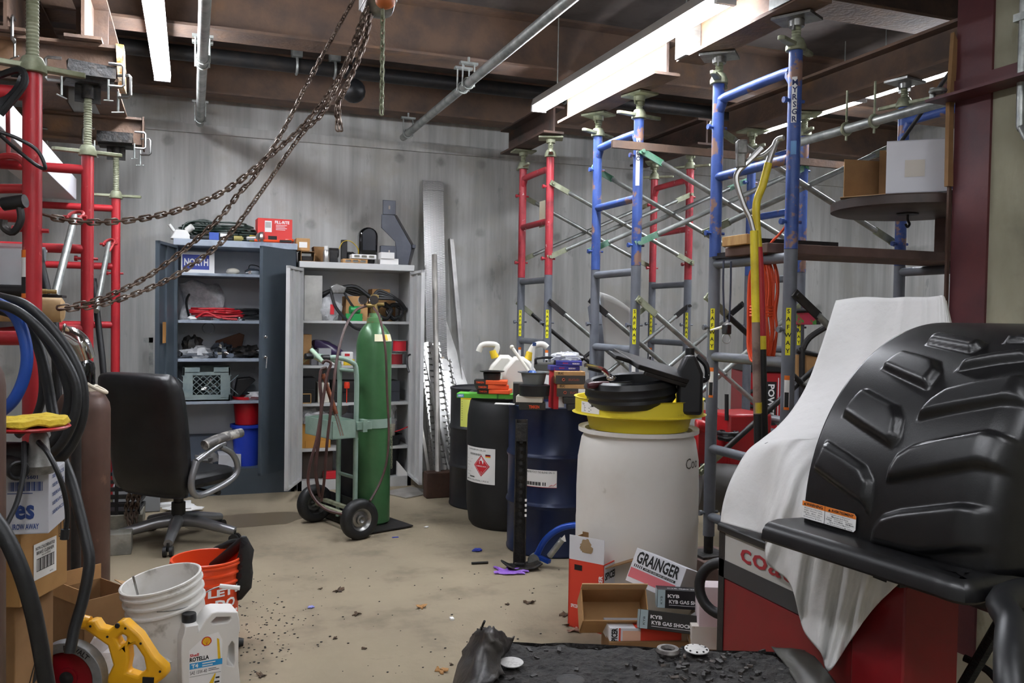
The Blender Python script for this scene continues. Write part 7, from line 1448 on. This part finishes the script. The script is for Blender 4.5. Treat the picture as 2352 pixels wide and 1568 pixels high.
patch([[A_(1772,1488,ZT+.004), A_(1800,1520,ZT+.004), A_(1840,1590,ZT+.004)],[A_(1810,1488,ZT+.02), A_(1840,1525,ZT+.02), A_(1890,1590,ZT+.02)],[A_(1850,1493,ZT+.01), A_(1885,1525,ZT+.01), A_(1935,1590,ZT+.005)]], 'strap_sheet', mat('oily_sheet','#3c3a33',.5,.2,'#2a2824',6), 4, .006)
RNG = [(1175,1523,PAPER,.03,0,'pale disc'),(1600,1493,WHT,.032,0,'white disc with bolt holes')]
for px, py, m, rd, q, lb in RNG:
    c = A_(px,py,ZT+.012); MB().lathe([(.001,0),(rd*.9,0),(rd,.002),(rd,.004),(rd*.6,.006),(.001,.006)], Tr(*c) @ Rx(.05), n=30).build('filler_disc', mat('disc_pale','#c6c4c0',.5,0,'#8f8c88',40,.55,.7), t, label=lb)
    if px > 1500:
        mb = MB()
        for k in range(9): a = 6.283*k/9; MB().bc((c.x+rd*.82*math.cos(a),c.y+rd*.82*math.sin(a),c.z+.005),(.004,.004,.003)).build('bolt_hole', INK, t)
c = A_(1534,1494,ZT+.006); MB().ring((0,0,0),.024,.009,Tr(*c),n=30,k=6).build('flange_ring', mat('flange_gray','#77736e',.5,.4,'#4c4845',30), t)
c = A_(1310,1562,ZT+.01); MB().lathe([(.001,-.01),(.028,-.01),(.03,.0),(.034,.002),(.001,.004)], Tr(*c), n=24).build('sunken_cap', GRIME, t)
mb = MB(); rnd = random.Random(9)
for k in range(170):
    u, v = rnd.random(), rnd.random()**.8; u = u if rnd.random() < .4 else .55+.3*rnd.random(); p = c1.lerp(c2,u).lerp(c4.lerp(c3,u), v); r = rnd.uniform(.002,.009)
    mb.bc((p.x,p.y,p.z+r*.4), (r*2.2*rnd.uniform(.5,1.5), r*1.2, r*.8), Tr(*p) @ Rz(rnd.uniform(0,3)) @ Rx(rnd.uniform(-.4,.4)) @ Tr(*(-p)))
mb.build('flakes', mat('ash_flake','#24211f',.6,0,'#5a5048',30,.55,.7), t, kind='stuff', ang=0)
p = A_(1185,1470,ZT+.03); MB().tube([A_(1105,1445,ZT+.1), A_(1110,1432,ZT+.12), A_(1113,1426,ZT+.13)], .003).build('wire', BLK, t)
mb = MB()
for a, b in ((.12,.15),(.88,.15),(.88,.85),(.12,.85)):
    p = c1.lerp(c2,a).lerp(c4.lerp(c3,a), b); MB().box((p.x-.05,p.y-.05,0),(p.x+.05,p.y+.05,ZT-.17)).top('support_block', WOODD, 'dark wood block holding up the %s corner of the burnt tank' % {(.12,.15):'torn back',(.88,.15):'sheet covered back',(.88,.85):'sheet covered front',(.12,.85):'torn front'}[(a,b)], 'wood block', 'blocks under the burnt tank')
# ---------------------------------------------------------------- tower side things
FY_ = mat('fibreglass_yellow','#e0cc30',.4,0,'#c8b028',7); PR = mat('pole_red','#b82c38',.4,0,'#e0cc30',12,.62,.66)
for k, (pts, lb, cuts) in enumerate((
  ([(1765,375),(1752,425),(1738,465),(1738,520),(1744,600),(1748,700),(1752,860),(1757,1100),(1764,1490)], 'bent yellow and red pole hooked on the tall blue frame', (566,805)),
  ([(1732,530),(1733,600),(1736,740),(1738,860),(1740,960),(1741,1010),(1747,1250),(1752,1500)], 'straight yellow pole with a cast aluminium claw leaning beside the bent one', (737,948)))):
    D0 = (3.72, 3.66)[k]; t = thing('reach_pole', lb, 'pole', tuple(ad(*pts[-1],D0))); P_ = smooth([ad(x,y,D0) for x,y in pts], 16); n = len(P_)
    q = [min(range(n), key=lambda i: abs(pr(P_[i])[1]-c)) for c in cuts]; parts = [(0,q[0],FY_,'yellow_section'),(q[0],q[1],PR if k == 0 else mat('pole_gray','#8a7468',.5,0,'#5c4a44',9),'middle_section'),(q[1],n-1,BLK,'black_grip')]
    for a, b, m, nm_ in parts: MB().tube(P_[a:b+1], .017, n=12).build(nm_, m, t)
    if k == 0:
        MB().tube([ad(1763,378,D0), ad(1775,345,D0), ad(1785,322,D0), ad(1800,316,D0-.02)], [.014,.013,.012,.012], n=10, sub=4).tube([ad(1790,320,D0), ad(1768,345,D0), ad(1745,360,D0), ad(1722,358,D0)], .011, n=10, sub=4).build('hook_head', ALU, t); MB().tube([p_ for p_ in P_ if 762 < pr(p_)[1] < 806], .0178, n=12).build('yellow_band', FY_, t)
    else:
        MB().tube([ad(1731,532,D0), ad(1722,500,D0), ad(1708,470,D0), ad(1692,420,D0), ad(1695,395,D0), ad(1720,370,D0), ad(1750,340,D0)], [.01,.018,.02,.02,.02,.018,.014], n=8, sub=5).build('claw_arm', ALU, t); MB(fr(ad(1708,372,D0),CU,CR)).box((-.025,-.03,-.02),(.075,.005,.02)).box((.03,-.03,-.025),(.09,.012,.025)).build('claw_jaw', mat('cast_alu',0), t, bevel=.006); MB().rod(ad(1740,924,D0), ad(1740.5,948,D0), .0178, n=12).build('yellow_band', FY_, t)
mb = MB(); c = ax(1775,715,2.5); M = fr(V((2.5,3.42,c.z)), (0,-1,0), (0,0,1)); rnd = random.Random(3)
for k in range(11):
    w_ = .055+.008*rnd.random(); pts = [V((w_*math.cos(a)*(1-.35*math.exp(-((math.sin(a)-.1)*3)**2))+rnd.uniform(-.006,.006), .235*math.sin(a)+rnd.uniform(-.01,.01), -.05+.009*k+rnd.uniform(-.004,.004))) for a in [2*math.pi*i/16 for i in range(16)]]
    mb.tube([M @ p for p in pts], .006, n=7, closed=True, sub=3)
for k in range(4): mb.ring((0,0,0),.048,.006,M @ Tr(0,-.02+.014*k,0) @ Rx(R_(90)),n=20,k=6,sc=(1,1.1))
mb.tube([M @ V((0,.23,0)), M @ V((.05,.31,0)), M @ V((.1,.36,-.02)), M @ V((.16,.42,-.03))], .006, n=7, sub=4)
mb.top('extension_cord', mat('cord_orange','#e0522a',.45), 'bundled orange extension cord hanging on the gray frame', 'extension cord')
t = thing('black_strap', 'black strap with a metal clip hanging from the gray ledger', 'strap', tuple(ax(1665,700,2.49))); D1 = 2.455
MB().strip([ax(1662,598,D1), ax(1661,660,D1), ax(1664,740,D1)], .012, .003, (0,1,0), sub=3).strip([ax(1679,600,D1), ax(1678,670,D1), ax(1675,740,D1)], .012, .003, (0,1,0), sub=3).build('webbing', mat('strap_navy','#20263a',.7), t); p = ax(1669,756,D1); MB().bc(tuple(p),(.03,.045,.05)).build('buckle', BLK, t, bevel=.006)
MB().ring((0,0,0),.022,.003,fr(p+V((0,0,-.045)),CR,CU),n=20,sc=(.9,1.1)).build('clip', GALV, t); MB().tube([ax(1672,744,D1),ax(1655,752,D1),ax(1632,758,D1)],[.004,.007,.004]).build('tag', PAPER, t)
# round table top, boxes, rod
c = V((3.237,3.30,1.935)); t = thing('round_table_top', 'dark round wooden table top with a hook below, laid high in the bay', 'table top', tuple(c))
MB().lathe([(.001,0),(.335,0),(.352,.008),(.352,.045),(.345,.052),(.001,.052)], Tr(*c), n=56).build('top', mat('table_dark','#4a3c36',.5,0,'#3a2f2a',6), t)
MB().box((c.x-.05,c.y-.3,c.z+.053),(c.x+.3,c.y-.1,c.z+.07)).build('metal_plate', BLK, t)
p = ad(2085,500,4.2); MB().lathe([(.05,-.004),(.05,-.0)], Tr(p.x,p.y,c.z-.002), n=20).tube([(p.x,p.y,c.z-.004),(p.x,p.y,c.z-.03),(p.x+.012,p.y,c.z-.05),(p.x,p.y,c.z-.065),(p.x-.012,p.y,c.z-.052)], .006, n=8, sub=4).build('hook', BLKS, t)
for px in (2053,2085): q = ad(px,470,3.98); MB().sph(tuple(q),.006).build('rivet', PAPER, t)
MB().box((2.18,3.5,1.765),(2.95,3.6,1.858)).top('beam_offcut', BLKS, 'dark timber carrying the round table top on the plank', 'timber') if False else None
MB().rod((2.95,3.6,1.764),(2.95,3.6,1.858),.04).rod((2.62,3.56,1.764),(2.62,3.56,1.858),.04).top('pipe_spacer', BLKS, 'dark pipe spacers between the plank and the round table top', 'spacer') if False else None
MB().box((3.5,3.325,1.764),(3.57,3.39,1.934)).top('spacer_block', PLANK, 'weathered block between the plank and the round table top', 'wood block')
a = ad(2034,440,4.05); b = ad(2178,446,3.95); xd = (b-a); xd.z = 0; xd.normalize(); T = fr(V((a.x,a.y,c.z+.071)), xd, V((-xd.y,xd.x,0)))
t = thing('shipping_carton', 'white carton with an open flap on the round table top', 'box', T=T); L = (b-a).length
H_ = ad(2040,325,4.05).z-(c.z+.071)
mb = MB()
for q0, q1 in (((0,0,0),(L,.004,H_)),((0,.3,0),(L,.304,H_)),((L-.004,0,0),(L,.304,H_)),((0,0,0),(L,.304,.004)),((0,0,H_-.004),(L,.304,H_))): mb.box(q0,q1)
mb.build('shell', CARDW, t, local=True, ang=0); MB().rect(L*.3,H_*.3,L*.62,H_*.62,face((0,-.002,0))).build('tape', mat('tape_tan','#cfc8bc',.5), t, local=True)
MB().prism([(0,0),(-.16,-.05),(-.16,-.054),(0,-.004)],0,.28,Tr(0,.01,.0) @ Rx(0) @ Tr(0,0,-.0)).build('inner_flap', CARDD, t, local=True) if False else None
T2 = fr(T @ V((-.012,.06,0)), xd, V((-xd.y,xd.x,0)))
MB().box((-.03,.25,0),(.1,.255,H_*1.02)).prism([(-.005,.3),(-.19,.17),(-.187,.167),(0,.296)],0,H_*.82).build('brown_flap', CARDD, t, local=True, ang=0, label='brown inner flap')
MB().prism([(0,0),(-.2,.06),(-.2,.2),(0,.29)],-.003,.0).build('bottom_flap', CARDL, t, local=True)
a, b = ad(2187,158,4.3), ad(1968,470,4.75); MB().rod(a,b,.0105,n=10).top('steel_rod', BLKS, 'thin dark steel rod slanting behind the white carton', 'rod')
mb = MB().box((XR-.028,2.903,0),(XR-.013,2.915,2.62)); mb.m = 1; mb.prism([(0,0),(.03,0),(.02,.3),(.035,.62),(.01,.66),(-.005,.35)],0,.02,fr(V((XR-.042,2.917,2.0)),(1,0,0),(0,0,1)))
mb.top('lath', [WOODD, CARDD], 'dark lath with a bowed splintered top along the oxide red column', 'wood strip')
t = thing('eye_bolt', 'galvanised eye bolt on the oxide red rail', 'bolt', (XR-.11,2.93,2.37)); MB().ring((XR-.11,2.9,2.40),.028,.009,n=20).rod((XR-.11,2.93,2.375),(XR-.11,2.93,2.42),.012).build('eye', GALV, t)
t = thing('conduit', 'vertical galvanised conduit at the picture edge on the side wall', 'pipe', (XR-.04,1.98,2.1)); p = ax(2349,100,XR-.04); MB().tube([(p.x,p.y,3.4),(p.x,p.y,2.3),(p.x,p.y-.01,2.18),(p.x,p.y-.06,2.1)], .016, n=12, sub=3).box((p.x-.02,p.y-.03,2.6),(XR,p.y+.03,2.63)).box((p.x-.02,p.y-.03,3.2),(XR,p.y+.03,3.23)).build('tube', GALV, t)
# stainless hood sheet behind the blue frame
t = thing('stainless_panel', 'curved bright stainless panel leaning behind the blue frame', 'panel', tuple(ad(1400,800,6.2).to_tuple()[:2])+(.9,))
D2 = 5.9; rows_ = []
for j in range(9):
    v = j/8; rows_.append([ad(1378+i*9+8*v, 680+v*125+(i-3)*(3) + 24*(i/8)**2*(1-v) - (i/8)*(8), D2+.02*i+.14*math.sin(v*1.6)) for i in range(9)])
MB().grid(rows_).build('face', mat('stainless','#dcdcd8',.38,.35), t, ang=180, solid=.003); MB().grid([[ad(1350,705,D2+.1), ad(1378,678,D2)],[ad(1362,810,D2+.12), ad(1388,800,D2+.1)],[ad(1362,810,D2+.12)+V((0,0,-1.12)), ad(1388,800,D2+.1)+V((0,0,-1.14))]]).build('side', GRAYP, t, solid=.003)
MB().box(tuple(ad(1350,815,6.05)+V((0,0,-1.0)))[:2]+(0.3,), tuple(ad(1350,815,6.05)+V((.22,.12,0)))).top('panel_crate', mat('crate_dark','#3c3a38',.7), 'dark box holding up the stainless panel', 'box') if False else None
# machines in the bay
t = thing('welder', 'red welding machine with a black lid behind the tower', 'machine', (3.9,4.45,0)); p = ad(1722,930,6.6); q = ad(1795,840,5.9)
xd = (CR-V((0,0,CR.z))).normalized(); T = fr(V((p.x,p.y,0)), xd, V((-xd.y,xd.x,0))); t.matrix_world = T; PW[t] = T; wv = .30
MB().box((-.02,0,.4),(wv,.5,1.02)).build('body', mat('welder_red','#a81c24',.4), t, local=True, bevel=.01); MB().box((-.03,-.01,1.02),(wv+.02,.5,1.14)).build('lid', BLK, t, local=True, bevel=.01); MB().box((-.04,-.02,0),(wv+.02,.52,.4)).build('base', GRAYP, t, local=True)
mb = MB().rect(.12,.62,.2,.95,face((0,-.002,0))); mb.m = 1; mb.text('POWER', .05, fr(V((.16,-.004,.8)),(0,0,-1),(1,0,0)), .26,.03); mb.rect(.21,.6,.216,.98,face((0,-.003,0))); mb.build('decal', [BLK, WINK], t, local=True, ang=0)
MB().ring((0,0,0),.06,.015,Tr(.02,-.03,.82) @ Rx(R_(90)),n=24).build('cable_hook', BLK, t, local=True)
MB().rod(ad(1700,957,5.4),ad(1850,968,5.0),.02).rod(ad(1700,957,5.4),ad(1700,957,5.4)+V((0,0,-.95)),.02).top('cart_rail', mat('rail_gray','#8c9094',.4,.5), 'gray cart rail in front of the red welder', 'cart')
MB().box(tuple(ad(1715,1090,5.5))[:2]+(0,), tuple(ad(1715,1090,5.5)+V((.33,.3,0)))[:2]+(.7,)).top('gray_tub', mat('tub_gray','#4a5058',.5), 'dark gray tub behind the cart rail', 'tub', bevel=.02)
t = thing('air_compressor', 'red air compressor low behind the white drum and tower leg', 'machine', tuple(ad(1640,1080,5.0).to_tuple()[:2])+(0,)); CRD = mat('compressor_red','#a01a1e',.35); M = Tr(*ad(1640,1080,5.0).to_tuple()[:2],0)
MB().rod(ad(1600,1115,5.0),ad(1720,1125,5.0),.14,n=24).build('tank', mat('tank_gray','#4c4a48',.5), t); MB().box(tuple(ad(1672,1080,5.05)-V((0,0,.0)))[:2]+(.5,), tuple(ad(1672,1080,5.05)+V((.3,.3,0)))[:2]+(.86,)).build('motor_cover', CRD, t, bevel=.015); MB().tube([ad(1598,978,4.9),ad(1612,978,4.9),ad(1625,985,4.9)],[.04,.045,.03],n=14,sub=3).box(tuple(ad(1602,1060,4.95))[:2]+(.5,), tuple(ad(1602,1060,4.95)+V((.12,.15,0)))[:2]+(.78,)).build('pump', CRD, t, bevel=.008); mb = MB(); coil(mb, (0,0,0), .05, .01, 4, jit=.01, seed=9); c_ = ad(1668,960,5.05); mb.v = [V((c_.x,c_.y-.02,c_.z-.12)) + v for v in mb.v]; mb.build('hose_coil', BLKR, t)
MB().rod(ad(1669,965,5.05),ad(1669,905,5.05),.012).build('handle', BLK, t)
t = thing('hand_cart', 'black cart handle with a bright pink and green box on it, deep in the bay', 'cart', tuple(ad(1850,800,5.6).to_tuple()[:2])+(0,)); D3 = 5.6
MB().tube([ad(1828,714,D3),ad(1872,714,D3),ad(1879,730,D3),ad(1880,745,D3)],.014,n=8,sub=3).tube([ad(1895,752,D3),ad(1860,775,D3),ad(1845,800,D3),ad(1842,830,D3),ad(1842,1100,D3)],.02,n=8,sub=4).rod(ad(1830,806,D3),ad(1880,815,D3),.016).build('frame', BLKS, t); MB(fr(ad(1832,745,D3),CR,CU)).box((0,0,-.1),(.13,.08,0)).build('box', mat('box_pink','#b03048',.5,0,'#4a8c3c',16,.55,.58), t); MB(fr(ad(1830,850,D3),CR,CU)).box((0,-.05,-.2),(.15,.1,0)).build('carton', CARD, t)
for k, (px, py, lb) in enumerate(((2175,700,'bright red post leg visible next to the oxide red column'),)):
    t = frame('shoring_frame', 'bright red shoring frame just behind the oxide red column', (4.6,4.15), (5.4,4.15), .02, 1.9, (1.8,1.0), REDP, 'frames deep in the bay'); jack(4.6,4.15,1.9,2.3,'screw jack on the bright red frame behind the column','jacks deep in the bay')
